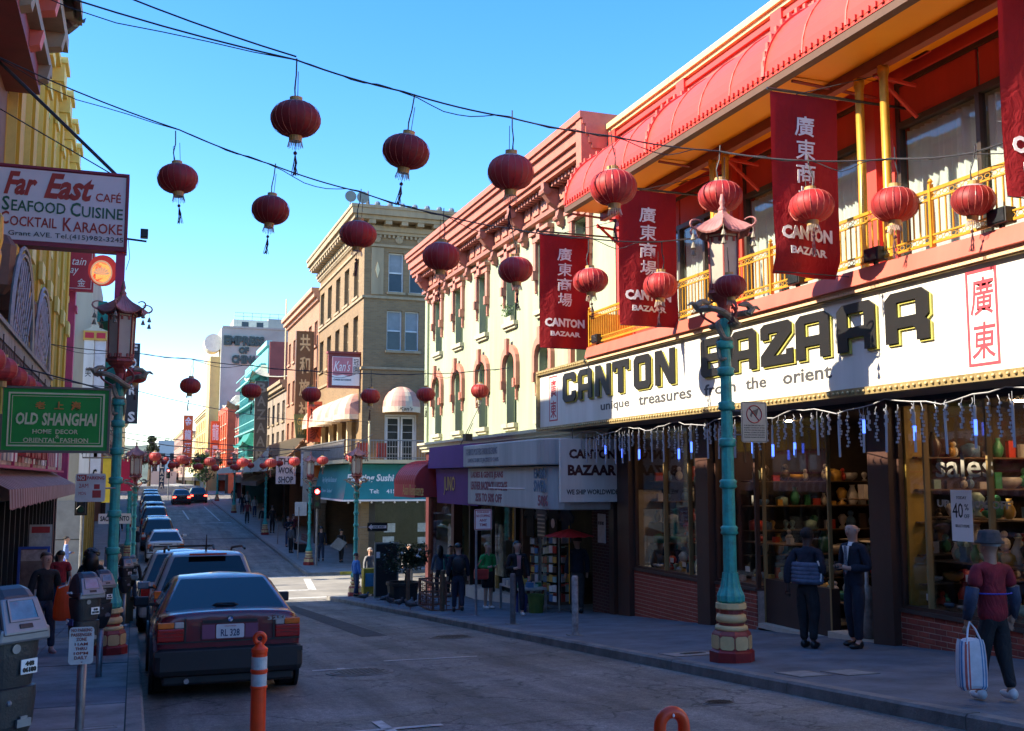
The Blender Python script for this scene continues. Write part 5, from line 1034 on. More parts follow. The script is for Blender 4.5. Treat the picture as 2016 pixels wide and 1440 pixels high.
# projecting signs on the left
def P(name, mb, m, parent=None, **k): return build(name, mb, m, parent, **k)
t = thing('cafe_sign', (-1.3, 17.8, 5.21), 'white cafe sign board with red script name above the left pavement', 'sign'); f = FY(-2.38, 17.8, 5.21)
P('cabinet', MB().box(0, 2.1, 0, 1.29, -.3, 0, f), mat('maroon_cabinet', (.26, .02, .04), .5, .15, 3), t); P('face', MB().box(.03, 2.05, .08, 1.23, 0, .012, f), mat('cream_white_face', (.72, .66, .62), .5, .08, 1), t); P('frame', ring(MB(), f, 0, 0, 2.1, 1.29, .04, 0, .03), mat('maroon_cabinet', (0, 0, 0)), t)
sr = mat('brick_script', (.42, .04, .02), .6, .1, 4)
q = MB(); text(q, 'Far', f, .25, .8, .48, .38, bold=.035, shear=.35, ext=.02); text(q, 'East', f, .83, .78, .74, .42, bold=.035, shear=.35, ext=.02); P('lettering', q, sr, t)
letter('lettering', 'CAFÉ', f, 1.6, .8, .38, .17, sr, t, bold=.01, ext=.02)
q = MB(); text(q, 'S', f, .235, .54, .11, .23, bold=.015, ext=.02); text(q, 'EAFOOD', f, .37, .54, .79, .18, bold=.01, ext=.02); text(q, 'C', f, 1.23, .52, .15, .23, bold=.015, ext=.02); text(q, 'UISINE', f, 1.4, .52, .62, .18, bold=.01, ext=.02); P('lettering', q, mat('dark_green_print', (0, 0, 0)), t)
q = MB(); text(q, 'C', f, .225, .32, .12, .21, bold=.015, ext=.02); text(q, 'OCKTAIL', f, .36, .3, .68, .16, bold=.01, ext=.02); text(q, 'K', f, 1.13, .27, .13, .22, bold=.015, ext=.02); text(q, 'ARAOKE', f, 1.28, .27, .74, .17, bold=.01, ext=.02); P('lettering', q, sr, t)
letter('lettering', '631 Grant AVE. Tel.(415)982-3245', f, .1, .125, 1.94, .1, black_p, t, ext=.02)
P('stay_pole', MB().tube([f(1.9, 1.29, -.1), f(.0, 3.1, -.3)], .03, 5), wirem, t); P('stay_wire', MB().tube([f(1.85, 1.29, -.1), f(-.2, 2.4, -.2)], .01, 4), wirem, t)
P('mount_post', MB().box(1.94, 2.08, -1.3, 0, -.25, -.05, f), mag, t)
t = thing('floodlight', (-.05, 17.8, 5.45), 'small black floodlight on an arm at the right end of the cafe sign', 'floodlight'); P('arm', MB().tube([f(2.1, .22, 0), f(2.4, .2, 0)], .018, 5), wirem, t); P('housing', MB().box(2.3, 2.42, .26, .4, -.1, .06, f), black_p, t, bevel=.01); P('loose_cable', MB().tube([f(2.12, .2, .0), f(2.15, -.1, 0), f(2.1, -.3, 0)], .006, 3), wirem, t)
t = thing('shanghai_sign', (-1.05, 15.2, 1.91), 'green home decor sign with cream border projecting over the left pavement', 'sign'); f = FY(-1.7, 15.2, 1.91)
P('cabinet', MB().box(0, 1.32, 0, .84, -.22, 0, f), mat('deep_green_enamel', (.008, .28, .035), .65, .1, 2), t); cb = mat('cream_border', (.66, .64, .36), .5); P('border', ring(MB(), f, .07, .06, 1.26, .78, .022, 0, .012), cb, t); P('inner_border', ring(MB(), f, .115, .105, 1.215, .735, .008, 0, .012), cb, t); P('frame', ring(MB(), f, -.02, -.02, 1.34, .86, .03, -.23, .02), mat('tin_frame', (.15, .12, .09), .5), t)
q = MB(); x = .18
letter('lettering', 'OLD', f, .17, .35, .27, .16, cb, t, bold=.03, ext=.016, shear=.1); letter('lettering', 'SHANGHAI', f, .49, .34, .68, .17, cb, t, bold=.03, ext=.016, shear=.1)
letter('lettering', 'HOME  DECOR', f, .38, .23, .56, .06, cb, t, bold=.02, ext=.016); letter('lettering', '&', f, .66, .17, .05, .05, cb, t, ext=.016); letter('lettering', 'ORIENTAL  FASHION', f, .27, .115, .8, .06, cb, t, bold=.02, ext=.016)
oc = mat('orange_characters', (.6, .2, .03), .5); letter('lettering', '上', f, .63, .56, .12, .1, oc, t, bold=.03, ext=.016); letter('lettering', '海', f, .84, .55, .12, .12, oc, t, bold=.03, ext=.016); letter('lettering', '老', f, .4, .56, .12, .1, oc, t, bold=.03, ext=.016)
P('bracket', MB().tube([f(.1, .86, -.1), f(-.6, 1.3, -.1)], .01, 4).tube([f(1.2, .86, -.1), f(-.7, 1.35, -.1)], .01, 4), wirem, t)
t = thing('red_agency_sign', (-1.95, 36, 7.57), 'red square sign with pale script and one character beside the magenta pilaster', 'sign'); f = FY(-2.4, 36, 7.57); P('cabinet', MB().box(0, .86, 0, 1.36, -.2, 0, f), mat('cherry_enamel', (.5, .02, .04), .5, .1, 2), t); P('border', ring(MB(), f, .06, .08, .8, 1.28, .015, 0, .01), letw, t)
letter('lettering', 'tain', f, .2, .85, .42, .24, letw, t, shear=.3, ext=.012); letter('lettering', 'ay', f, .15, .5, .25, .24, letw, t, shear=.3, ext=.012); letter('lettering', '金', f, .38, .15, .24, .26, letw, t, ext=.012)
t = thing('neon_sign', (-.6, 17.9, 4.6), 'glowing oval red sign with a lotus emblem beside the lantern post', 'sign'); f = FY(-.63, 17.85, 4.9)
P('disc', MB().lathe([(.225, -.12), (.225, 0)], (0, 0, 0), 24, fr=lambda a, b, c: f(a, b * 1.1, c)), mat('neon_red', (.9, .06, .03), .4, 0, emit=.05), t); P('ring', MB().lathe([(.165, 0), (.165, .015), (.14, .015), (.14, 0)], (0, 0, 0), 24, fr=lambda a, b, c: f(a - .02, b * 1.2 - .04, c)), mat('neon_peach', (.95, .6, .3), .4, 0, emit=.1), t)
q = MB()
for k in range(7):
    a = (k - 3) * .42; q.prism(f, [(-.02, -.08), (-.02 + .1 * sin(a) - .025 * cos(a), -.08 + .1 * cos(a) + .025 * sin(a)), (-.02 + .14 * sin(a), -.08 + .14 * cos(a)), (-.02 + .1 * sin(a) + .025 * cos(a), -.08 + .1 * cos(a) - .025 * sin(a))], .0, .02)
P('lotus', q, mat('neon_peach', (0, 0, 0)), t); P('glow_tube', MB().tube([f(.0, .33, .0), f(.3, .36, 0), f(.3, .3, 0)], .012, 5), mat('neon_red', (0, 0, 0)), t)
# far left block, across the side street
LB = thing('cream_corner_building', (-2.2, 55, G(55)), 'cream walled building across the side street on the left', 'building')
def P(name, mb, m, parent=None, **k): return build(name, mb, m, parent or LB, **k)
cw = mat('cream_grey_wall', (.4, .36, .27), .8, .12, 1, streak=1); cg = mat('grey_granite', (.3, .3, .27), .7, .15, 2)
P('body', MB().box(-14, -2.1, 48.5, 62, .6, 11.6), cw); P('granite_base', MB().box(-14, -2.08, 48.45, 49.6, -3.2, .6), cg); P('joint', MB().box(-14, -2.07, 48.44, 48.46, -1.05, -1.02), black_p)
P('street_front', holes(MB(), FL(-2.1, 0, 0), 49.6, 62, -3.2, .6, [(50.2, 61.5, -2.4, .2)], -.3, 0), mat('ochre_front2', (.5, .28, .04), .6, .2, 2)); P('shop_back', MB().box(-3.5, -3.4, 49.6, 62, -3, .6), darkwall)
for y in (52, 54.5, 57, 59.5): P('ochre_post', MB().box(-2.35, -2.02, y - .25, y + .25, -2.6, .4), mat('ochre_front2', (0, 0, 0)))
for z in (4.6, 5.0, 5.2): P('wall_cable', MB().tube([(-2.9, 48.42, z), (-2.1, 48.42, z - .05)], .02, 3), wirem)
P('ledge', MB().box(-14, -2.0, 48.3, 48.5, 3.9, 4.05).box(-14, -2.05, 48.38, 48.5, 11.3, 11.6), gtrim); P('vent_row', MB().box(-2.75, -2.55, 48.42, 48.48, 3.5, 3.7).box(-2.45, -2.25, 48.42, 48.48, 3.5, 3.7), black_p)
P('roof_ornament', uproof(MB(), -3.4, -1.2, 55, 60, 9.2, .15, 1.2, .5), tgreen, LB); P('roof_ornament', uproof(MB(), -3.0, -1.0, 63, 70, 7.2, .15, 1.2, .5), tgreen, LB)
def P(name, mb, m, parent=None, **k): return build(name, mb, m, parent, **k)
gb('L', -2.1, 62.1, 84, 11, mat('rust_brown_front', (.3, .14, .08), .8, .15, 1), 'rust brown building beyond the cream one on the left', 3, 7, 2.6, .5, gtrim)
gb('L', -2.1, 84.1, 117, 10.5, mat('faded_red_front', (.4, .15, .1), .8, .15, 1), 'faded red building further along the left side', 3, 10, 2.6, .5, gtrim)
gb('L', -2.1, 128.5, 200, 11, mat('pale_yellow_front', (0, 0, 0)), 'long pale building at the far left end', 3, 14, 2.6, .5, gtrim)
t = thing('music_sign', (-1.9, 48.3, -1), 'tall white two panel vertical sign with little roof at the left corner', 'sign'); f = FY(-2.32, 48.2, 0)
P('panel', MB().box(0, .4, 1.2, 7.7, -.4, 0, f), white_p, t); P('panel', MB().box(.44, .86, 1.2, 7.5, -.4, -.03, f), mat('grey_white_panel', (.6, .6, .6), .5), t); P('roof_band', MB().box(-.05, .9, 7.5, 7.9, -.45, .05, f), mat('gold_band', (.6, .35, .06), .5), t); P('red_inset', MB().box(.02, .38, 7.58, 7.82, .05, .06, f).box(.48, .84, 7.58, 7.82, .05, .06, f), mat('cherry_enamel', (0, 0, 0)), t); P('roof', MB().prism(f, [(-.1, 7.9), (.25, 8.05), (.43, 8.4), (.6, 8.05), (.95, 7.9)], -.3, .02), mat('pale_tile_roof', (0, 0, 0)), t)
for z, a, b in ((5.9, '美', 'M'), (4.8, '華', 'u'), (3.4, '樂', 's'), (2.4, '行', 'i'), (1.6, '', 'c')):
    if a: letter('lettering', a, f, .08, z, .24, .42, black_p, t)
    letter('lettering', b, f, .56, z, .16, .34, black_p, t, bold=.03, ext=.0)
vsign(-.6, -.04, 52, 4.1, 7.9, mat('black_enamel', (.03, .03, .035), .5, .1), 'FOUR S', letw, 'black vertical sign with white capitals behind the left lamps', sc=.55, bold=.04)
t = thing('crimson_banner', (-.2, 44, 1.0), 'small crimson banner hanging behind the second left lamp', 'banner'); P('cloth', MB().box(-.75, .05, 44, 44.03, 1.05, 2.3), mat('crimson_cloth', (.42, .01, .05), .8, .1, 2), t); P('pole', MB().tube([(-2, 44, 2.35), (.1, 44, 2.35)], .03, 5), wirem, t)
t = thing('yellow_banner', (-1.0, 44, 1.0), 'small yellow vertical sign beside the crimson banner', 'sign'); P('board', MB().box(-1.25, -.85, 44.2, 44.28, .6, 2.4), mat('bright_yellow', (.75, .6, .05), .6), t)
# ================================================================ lamp posts
def make_lamp():
    r = thing('street_lamp', (0, 0, 0), 'x', 'street lamp', 'dragon lamp posts with lantern heads')
    def zm(p):
        z = p.z; k = 1.0 if z < 4.7 else .82
        if z < 1.06: k = .9
        z2 = z * .7 if z <= 1.04 else .728 + (z - 1.04) * .8 if z < 1.5 else 1.096 + (z - 1.5) * 1.16 if z < 4 else 4.0 + (z - 4) * .78
        return Vector((p.x * k, p.y * k, z2))
    def P(n, q, m, par=None, **k): q.v = [zm(p) for p in q.v]; return build(n, q, m, par or r, **k)
    P('plinth', MB().lathe([(.31, 0), (.31, .2), (.27, .24)], n=8, ph=pi / 8), mat('maroon_plinth', (.3, .02, .02), .5, .2, 4))
    P('base_drum', MB().lathe([(.27, .235), (.27, .5), (.24, .56), (.2, .57)], n=8, ph=pi / 8), rust)
    for k in range(8):
        a = k * pi / 4; fr = Fr((.25 * cos(a), .25 * sin(a), .25), (-sin(a), cos(a), 0)); h = .095; P('cast_panel', MB().prism(fr, [(-h, .03), (-h + .03, 0), (h - .03, 0), (h, .03), (h, .2), (h - .03, .23), (-h + .03, .23), (-h, .2)], -.01, .012), creamst)
    P('collar', MB().lathe([(.21, .56), (.23, .58), (.22, .64), (.2, .65)], n=16), creamst, smooth=True); P('collar_band', MB().lathe([(.17, .64), (.18, .7), (.19, .71)], n=16), rust)
    P('collar', MB().lathe([(.19, .705), (.215, .74), (.2, .83), (.17, .85)], n=16), creamst, smooth=True); P('collar_band', MB().lathe([(.165, .85), (.165, .93)], n=16), rust); P('collar', MB().lathe([(.2, .93), (.215, .95), (.21, 1.03), (.19, 1.04)], n=16), creamst)
    P('flute', MB().lathe([(.16, 1.03), (.175, 1.07), (.175, 1.15), (.13, 1.28), (.105, 1.42), (.1, 1.5)], n=24, mod=lambda k, z: 1 if k % 2 else .9), teal)
    P('pole', MB().lathe([(.085, 1.49), (.082, 2.0), (.075, 3.2), (.066, 4.2), (.055, 4.45)], n=20, mod=lambda k, z: 1 if k % 2 else .965), teal)
    for z in (1.95, 2.45, 2.9, 3.3, 3.68, 3.98): P('ring', MB().lathe([(.085, z - .05), (.112, z - .03), (.1, z), (.112, z + .03), (.085, z + .05)], n=16), teal, smooth=True)
    for s in (0, pi):     # two dragons winding down the shaft
        pts = []; rr = []
        for k in range(44):
            t = k / 43; a = s + t * 7.5; z = 4.52 - t * .75 + .05 * sin(t * 20)
            rad = .27 * max(0, 1 - t * 3.2) ** .5 + .085 + .02 * sin(t * 25) * (t < .5) if t < .31 else .088
            pts.append((rad * cos(a), rad * sin(a), z)); rr.append(.045 * (1 - t) ** .6 + .01)
        q = MB().tube(pts, rr, 7); hx, hy, hz = pts[0]
        q.tube([(hx, hy, hz - .02), (hx * 1.15, hy * 1.15, hz + .07), (hx * .95, hy * .95, hz + .14), (hx * .6, hy * .6, hz + .12)], [.05, .06, .05, .02], 7)
        q.tube([(hx * 1.1, hy * 1.1, hz + .08), (hx * 1.35, hy * 1.35, hz + .1), (hx * 1.5, hy * 1.5, hz + .06)], [.04, .03, .012], 6)
        q.tube([(hx, hy, hz + .1), (hx * .9, hy * .9 + .03, hz + .2)], [.015, .004], 4)
        for k in range(3, 40, 3): q.tube([pts[k], (pts[k][0] * 1.25, pts[k][1] * 1.25, pts[k][2] + .035)], [rr[k] * .5, .003], 4)
        P('dragon', q, bronze, smooth=False)
    for k in range(3):
        a = k * 2 * pi / 3 + .5; P('scroll', MB().tube([((.1 + .2 * sin(t * 3.1)) * cos(a), (.1 + .2 * sin(t * 3.1)) * sin(a), 4.3 + .42 * t) for t in [j / 8 for j in range(9)]], .02, 5), rust)
    P('neck', MB().lathe([(.06, 4.4), (.1, 4.44), (.07, 4.56), (.1, 4.66), (.22, 4.74), (.25, 4.8)], n=12), rust)
    P('tray', MB().lathe([(.27, 4.78), (.29, 4.8), (.28, 4.84), (.24, 4.86)], n=6), rust)
    P('diffuser', MB().lathe([(.225, 4.85), (.245, 5.78)], n=6), frost)
    for k in range(6):
        a = k * pi / 3; b_ = a + pi / 3
        P('frame_bar', MB().tube([(.24 * cos(a), .24 * sin(a), 4.84), (.26 * cos(a), .26 * sin(a), 5.8)], .016, 4), rust)
        q = MB()
        for z, d in ((4.88, 1), (5.74, -1)):
            p0 = Vector((.238 * cos(a), .238 * sin(a), z)); p1 = Vector((.238 * cos(b_), .238 * sin(b_), z)); q.tube([p0, p1], .014, 4)
            for s_ in (.22, .78): m_ = p0.lerp(p1, s_); q.box(m_.x - .02, m_.x + .02, m_.y - .02, m_.y + .02, z + (d - 1) * .04, z + (d + 1) * .04)
        P('fretwork', q, rust)
    P('roof_plate', MB().lathe([(.3, 5.78), (.3, 5.82)], n=6), rust)
    rows = []; N = 72
    for j in range(9):
        t = j / 8; row = []
        for i in range(N + 1):
            a = i / N * 2 * pi; k6 = (a % (pi / 3)) - pi / 6; hexr = cos(pi / 6) / cos(k6); cn = (abs(k6) / (pi / 6)) ** 3
            rad = (.06 + .4 * (1 - t) ** 1.5) * hexr * (1 + .1 * cn * (1 - t)); z = 5.8 + .42 * t ** .75 + .09 * cn * (1 - t) ** 3 + (.008 if i % 2 else 0) * (1 - t)
            row.append((rad * cos(a), rad * sin(a), z))
        rows.append(row)
    q = MB().sweep(rows, None); rows2 = [[(x * .97, y * .97, z - .03) for x, y, z in r_] for r_ in rows[:3]]; q.sweep([rows2[2], rows2[1], rows2[0], rows[0]], None); P('roof', q, pinkroof)
    P('finial', MB().lathe([(.05, 6.18), (.07, 6.24), (.03, 6.3), (.05, 6.35), (.02, 6.5)], n=10), pinkroof, smooth=True)
    for k in range(6):
        a = k * pi / 3; c0 = .47; pts = [((c0 + .11 * sin(t)) * cos(a), (c0 + .11 * sin(t)) * sin(a), 5.87 + .08 * (1 - cos(t))) for t in [j * .5 for j in range(9)]]
        P('roof_scroll', MB().tube(pts, [.022 - .0015 * j for j in range(9)], 5), pinkroof)
        q = MB().tube([((c0 + .06) * cos(a), (c0 + .06) * sin(a), 5.88), ((c0 + .06) * cos(a), (c0 + .06) * sin(a), 5.5)], .004, 3)
        for z in (5.68, 5.54): q.lathe([(.045, 0), (.035, .03), (.02, .08), (.008, .1)], ((c0 + .06) * cos(a), (c0 + .06) * sin(a), z), 8)
        P('bell', q, bronze)
    return r
LAMP = make_lamp()
labs = [(7.05, 11.55, 'turquoise dragon lamp post in front of the big white sign', 0, 1.0), (-.3, 17.5, 'turquoise dragon lamp post nearest on the left pavement', .3, .98), (-.02, 37.0, 'second turquoise lamp post on the left, at the side street corner', .2, .9),
        (7.3, 36.5, 'turquoise lamp post at the near right street corner, sunlit', .1, .9), (7.95, 51.1, 'turquoise lamp post on the far right corner before the teal awning', .4, .92), (7.9, 69, 'turquoise lamp post beside the pedestrians on the far right pavement', .2, .92), (7.9, 92, 'turquoise lamp post with dark red base farther down on the right', 0, .92), (7.9, 112, 'sunlit turquoise lamp post at the far right corner', .1, .92),
        (-.3, 56, 'turquoise lamp post behind the parked cars, third on the left', 0, .92), (-.3, 78, 'turquoise lamp post behind the parked cars, fourth on the left', 0, .92), (-.3, 104, 'distant turquoise lamp post on the left, fifth', 0, .92), (7.9, 131, 'distant turquoise lamp post across the second street on the right', 0, .92)]
for i, (x, y, lb_, rz, s) in enumerate(labs):
    o = LAMP if i == 0 else copy_tree(LAMP); o.location = (x, y, G(y) + .12); o.rotation_euler = (0, 0, rz); o.scale = (s, s, s); o['label'] = lb_
# signs strapped to posts
def plate_sign(x0, x1, y, z0, z1, bg_, label, post=None, nm='street_sign', r=.03):
    t = thing(nm, ((x0 + x1) / 2, y, z0), label, 'sign'); f = FY(x0, y, z0); w, h = x1 - x0, z1 - z0
    build('plate', MB().prism(f, [(r, 0), (w - r, 0), (w - r * .3, r * .3), (w, r), (w, h - r), (w - r * .3, h - r * .3), (w - r, h), (r, h), (r * .3, h - r * .3), (0, h - r), (0, r), (r * .3, r * .3)], -.008, 0), bg_, t)
    if post: build('post', MB().tube([(post[0], y + .04, G(y) + .1), (post[0], y + .04, post[1])], .03, 8), metal_g, t); build('foot', MB().lathe([(.08, 0), (.08, .01), (.04, .02)], (post[0], y + .04, G(y) + .13), 10), metal_g, t)
    return t, f
sr2 = mat('sign_red', (.45, .04, .04), .5); signw = mat('sign_white', (.62, .62, .6), .45, .12, 5)
t, f = plate_sign(7.18, 7.56, 11.42, 2.0, 2.52, mat('beige_sign', (.42, .4, .33), .5, .1, 6), 'beige no dog fouling sign strapped to the nearest right lamp post')
build('border', ring(MB(), f, .012, .012, .368, .508, .006, 0, .002), sm, t); build('ban_ring', MB().tube([f(.19 + .11 * cos(a), .36 + .11 * sin(a), .004) for a in [k * pi / 10 for k in range(21)]], .007, 4).tube([f(.12, .44, .004), f(.26, .28, .004)], .007, 4), sr2, t)
build('dog_mark', MB().prism(f, [(.13, .34), (.15, .4), (.22, .42), (.26, .44), (.24, .38), (.22, .32), (.2, .36), (.16, .36), (.15, .32)], .001, .003), sm, t)
for k in range(6): letter('lettering', 'PLEASE CLEAN UP AFTER' if k % 2 else 'IT IS THE LAW IN THIS CITY', f, .04, .21 - k * .03, .3, .014, sm, t)
build('strap', MB().tube([(7.05, 11.5, 2.4), (7.3, 11.44, 2.4)], .01, 4).tube([(7.05, 11.5, 2.1), (7.3, 11.44, 2.1)], .01, 4), metal_g, t)
t, f = plate_sign(-.85, -.43, 16.9, 1.2, 1.62, signw, 'square no parking street cleaning sign on the nearest left lamp post')
build('header', MB().box(.02, .15, .31, .4, 0, .003, f), sr2, t); letter('lettering', 'NO', f, .03, .32, .1, .07, signw, t, bold=.03, ext=.006); letter('lettering', 'PARKING', f, .16, .33, .24, .05, sr2, t, bold=.02); letter('lettering', '2AM', f, .05, .21, .13, .06, sr2, t); letter('lettering', 'MON', f, .05, .1, .1, .05, sr2, t); build('pictogram', MB().box(.24, .36, .06, .17, 0, .003, f).box(.26, .34, .19, .26, 0, .003, f), sr2, t); build('strap', MB().tube([(-.43, 16.9, 1.4), (-.3, 17.4, 1.4)], .012, 4), metal_g, t)
t, f = plate_sign(-1.15, -.12, 38.0, .02, .36, letw, 'white SACRAMENTO street name sign behind the left lamp post', (-.02, .4), r=.01); letter('lettering', 'SACRAMENTO', f, .06, .09, .92, .17, black_p, t, bold=.03)
t, f = plate_sign(7.68, 8.4, 36.4, -.3, .0, black_p, 'black and white ONE WAY arrow sign on the sunlit corner lamp', r=.01); build('arrow', MB().prism(f, [(.03, .15), (.15, .25), (.15, .2), (.68, .2), (.68, .1), (.15, .1), (.15, .05)], 0, .003), letw, t); letter('lettering', 'ONE WAY', f, .2, .115, .42, .07, black_p, t, bold=.03, ext=.006); build('strap', MB().tube([(7.3, 36.45, -.15), (7.7, 36.42, -.15)], .015, 4), metal_g, t)
t, f = plate_sign(7.24, 7.66, 22.7, .38, .85, letw, 'white and red tow away no stopping any time sign on a grey post', (7.3, .8)); build('border', ring(MB(), f, .01, .01, .41, .46, .02, 0, .002), sr2, t)
for s, u, z, w, h, m_ in (('TOW-AWAY', .06, .38, .3, .05, sr2), ('NO STOPPING', .05, .29, .32, .06, sr2), ('ANY', .12, .19, .18, .06, sr2), ('TIME', .12, .09, .18, .06, sr2)): letter('lettering', s, f, u, z, w, h, m_, t, bold=.02)
t, f = plate_sign(-.47, -.28, 9.45, .03, .33, signw, 'small white no parking passenger zone sign on a short grey post', None, r=.025)
for i, (s, w) in enumerate((('NO PARKING', .16), ('PASSENGER', .16), ('ZONE', .08), ('11AM', .1), ('THRU', .09), ('10PM', .11), ('DAILY', .1))): letter('lettering', s, f, .095 - w / 2, .262 - i * .037, w, .028 if i < 3 or i > 5 else .024, mat('brown_red_print', (.3, .07, .05), .5), t, bold=.02)
build('post', MB().tube([(-.365, 9.5, G(9.5) + .1), (-.365, 9.5, .28)], .022, 10), metal_g, t); build('bolt', MB().ball((-.365, 9.44, .31), .007, n=6, m=4).ball((-.365, 9.44, .05), .007, n=6, m=4), metal_g, t)
# ================================================================ lantern strings
def make_lantern():
    r = thing('street_lantern', (0, 0, 0), 'x', 'lantern'); P = lambda n, q, m, par=None, **k: build(n, q, m, par or r, **k)
    Rr, Hh = .29, .215; n = 40; prof = [(.07, -Hh)] + [(Rr * max(.2, cos(a)) ** .8, Hh * sin(a)) for a in [(-78 + k * 12) * pi / 180 for k in range(14)]] + [(.07, Hh)]
    P('shade', MB().lathe(prof, n=n, mod=lambda k, z: 1 - .035 * abs(sin(k * pi / 4))), lantred, smooth=True)
    P('dusty_top', MB().lathe([(.06, .214), (.1, .216), (.15, .198), (.172, .184), (.1, .2), (.06, .205)], n=20, mod=lambda k, z: 1 + .03 * sin(k * 2)), lantdust, smooth=True)
    for k in range(20):
        a = k * 2 * pi / 20; P('rib', MB().tube([((Rr * max(.2, cos(b)) ** .8 + .003) * cos(a), (Rr * max(.2, cos(b)) ** .8 + .003) * sin(a), Hh * sin(b)) for b in [(-72 + j * 16) * pi / 180 for j in range(10)]], .0035, 3, False), ribm)
    P('cap', MB().lathe([(.075, .2), (.075, .27), (.065, .27)], n=14), lantgold); P('base_ring', MB().lathe([(.075, -.28), (.08, -.2)], n=14), lantgold)
    q = MB()
    for k in range(22): a = k * 2 * pi / 22; q.tube([(.075 * cos(a), .075 * sin(a), -.28), (.09 * cos(a), .09 * sin(a), -.28 - random.uniform(.05, .09))], .004, 3, False)
    P('fringe', q, mat('pale_fringe', (.5, .42, .36), .8), kind='stuff')
    q = MB().tube([(0, 0, -.28), (0, 0, -.42)], .004, 3).lathe([(.02, -.44), (.025, -.42), (.01, -.4)], n=8)
    for k in range(9): q.tube([(0, 0, -.43), (.02 * cos(k) + .01, .02 * sin(k), -.55), (random.uniform(-.05, .06), random.uniform(-.04, .04), -.7)], .005, 3, False)
    P('tassel', q, mat('dark_tassel', (.08, .02, .03), .8))
    P('handle', MB().tube([(.05, 0, .27), (.055, 0, .58)], .005, 3).tube([(-.05, 0, .27), (-.045, .01, .5), (-.02, 0, .52)], .005, 3).tube([(-.03, 0, .27), (-.05, 0, .4), (-.01, 0, .55), (0, 0, .76)], .009, 4), wirem)
    return r
LANT = make_lantern(); first = [True]
ordn = ['leftmost', 'second', 'third', 'fourth', 'fifth', 'sixth', 'seventh', 'rightmost']
def put_lantern(x, y, z, lab, grp, s=1.0):
    o = LANT if first[0] else copy_tree(LANT); first[0] = False
    o.location = (x, y, z); o.rotation_euler = (random.gauss(0, .06), random.gauss(0, .06), random.uniform(0, 6)); o.scale = (s * random.uniform(.96, 1.05), s * random.uniform(.96, 1.05), s * random.uniform(.92, 1.05)); o['label'] = lab; o['group'] = grp
def wire(pts, lab, r=.011, twine=True):
    t = thing('cable', pts[0], lab, 'cable'); q = MB(); full = []
    for a, b in zip(pts, pts[1:]):
        n = 8; sag = .04 * (Vector(b) - Vector(a)).length / 2
        for k in range(n): s = k / n; full.append(Vector(a).lerp(Vector(b), s) - Vector((0, 0, sag * 4 * s * (1 - s))))
    full.append(Vector(pts[-1])); build('main_cable', MB().tube(full, r, 5), wirem, t)
    if twine: build('loose_cable', MB().tube([p + Vector((0, .02 * sin(i * 2.1), .015 * cos(i * 1.3) - .12 * max(0, sin(i * .4)) ** 3)) for i, p in enumerate(full)], r * .6, 4), wirem, t)
strA = [(1.61, 5.74), (2.94, 5.49), (4.29, 5.37), (5.71, 5.31), (7.3, 5.34), (8.76, 5.33), (10.2 * .97, 5.45), (11.64 * .835, 5.3)]
strA[5] = (8.03, 5.02); strA[6] = (8.75, 4.93)
for i, (x, z) in enumerate(strA[:7]): put_lantern(x, 12 if i < 5 else (11 if i == 5 else 10.3), z, ['leftmost', 'second from the left', 'third from the left', 'fourth from the left', 'fifth from the left, above the dragon lamp roof', 'sixth, in front of the big red banner', 'seventh, in front of the gold columns'][i] + ' red lantern on the nearest high string', 'red lanterns on the nearest string', 1.0)
put_lantern(8.73, 9.0, 4.65, 'red lantern nearest the right edge, in front of the curtained window', 'red lanterns on the nearest string', .82)
wire([(-2.4, 12.2, 7.25), (1.6, 12, 6.46), (2.9, 12, 6.24), (4.27, 12, 6.08), (5.7, 12, 6.0), (7.3, 12, 5.97), (8.03, 11, 5.62), (8.75, 10.3, 5.52), (8.75, 9.0, 5.2), (9.0, 7.5, 5.3)], 'nearest black cable crossing the street with seven red lanterns')
wire([(-1.6, 12.6, 7.6), (1.6, 12, 6.5)], 'thin loose black cable joining the nearest lantern cable from the upper left', twine=False)
strB = [(.41, 5.87), (1.74, 5.52), (3.06, 5.26), (4.38, 5.01), (5.62, 4.88), (6.94, 4.79), (8.23, 4.79)]
for i, (x, z) in enumerate(strB): put_lantern(x, 15.5, z, ['leftmost', 'second', 'third', 'fourth', 'fifth', 'sixth', 'rightmost'][i] + ' red lantern on the middle string ending at the bazaar', 'red lanterns on the middle string', .97)
put_lantern(6.68, 10.8, 3.86, 'small red lantern in front of the dragon lamp head', 'red lanterns on the middle string', .68)
wire([(-2.4, 15.6, 7.55), (.41, 15.5, 6.6), (1.73, 15.5, 6.22), (3.06, 15.5, 5.93), (4.38, 15.5, 5.68), (5.62, 15.5, 5.55), (6.94, 15.5, 5.5), (8.23, 15.5, 5.55), (9.9, 15.5, 5.9)], 'second black cable crossing the street with the middle lanterns')
strC = [(-.09, 4.14), (1.23, 3.92), (2.77, 3.83), (4.34, 3.78), (5.94, 3.78), (7.5, 3.87), (9.08, 4.01)]
for i, (x, z) in enumerate(strC): put_lantern(x, 28, z, ['leftmost', 'second', 'third', 'fourth', 'fifth', 'sixth', 'rightmost'][i] + ' red lantern on the string before the side street', 'red lanterns before the side street', .9)
put_lantern(9.3, 23.5, 3.75, 'small red lantern at the left end of the big sign', 'red lanterns before the side street', .8)
wire([(-2.4, 28, 4.9), (-.09, 28, 4.72), (1.23, 28, 4.62), (2.77, 28, 4.5), (4.34, 28, 4.42), (5.94, 28, 4.4), (7.5, 28, 4.45), (9.08, 28, 4.6), (9.95, 28, 4.7)], 'black cable with lanterns crossing just before the side street')
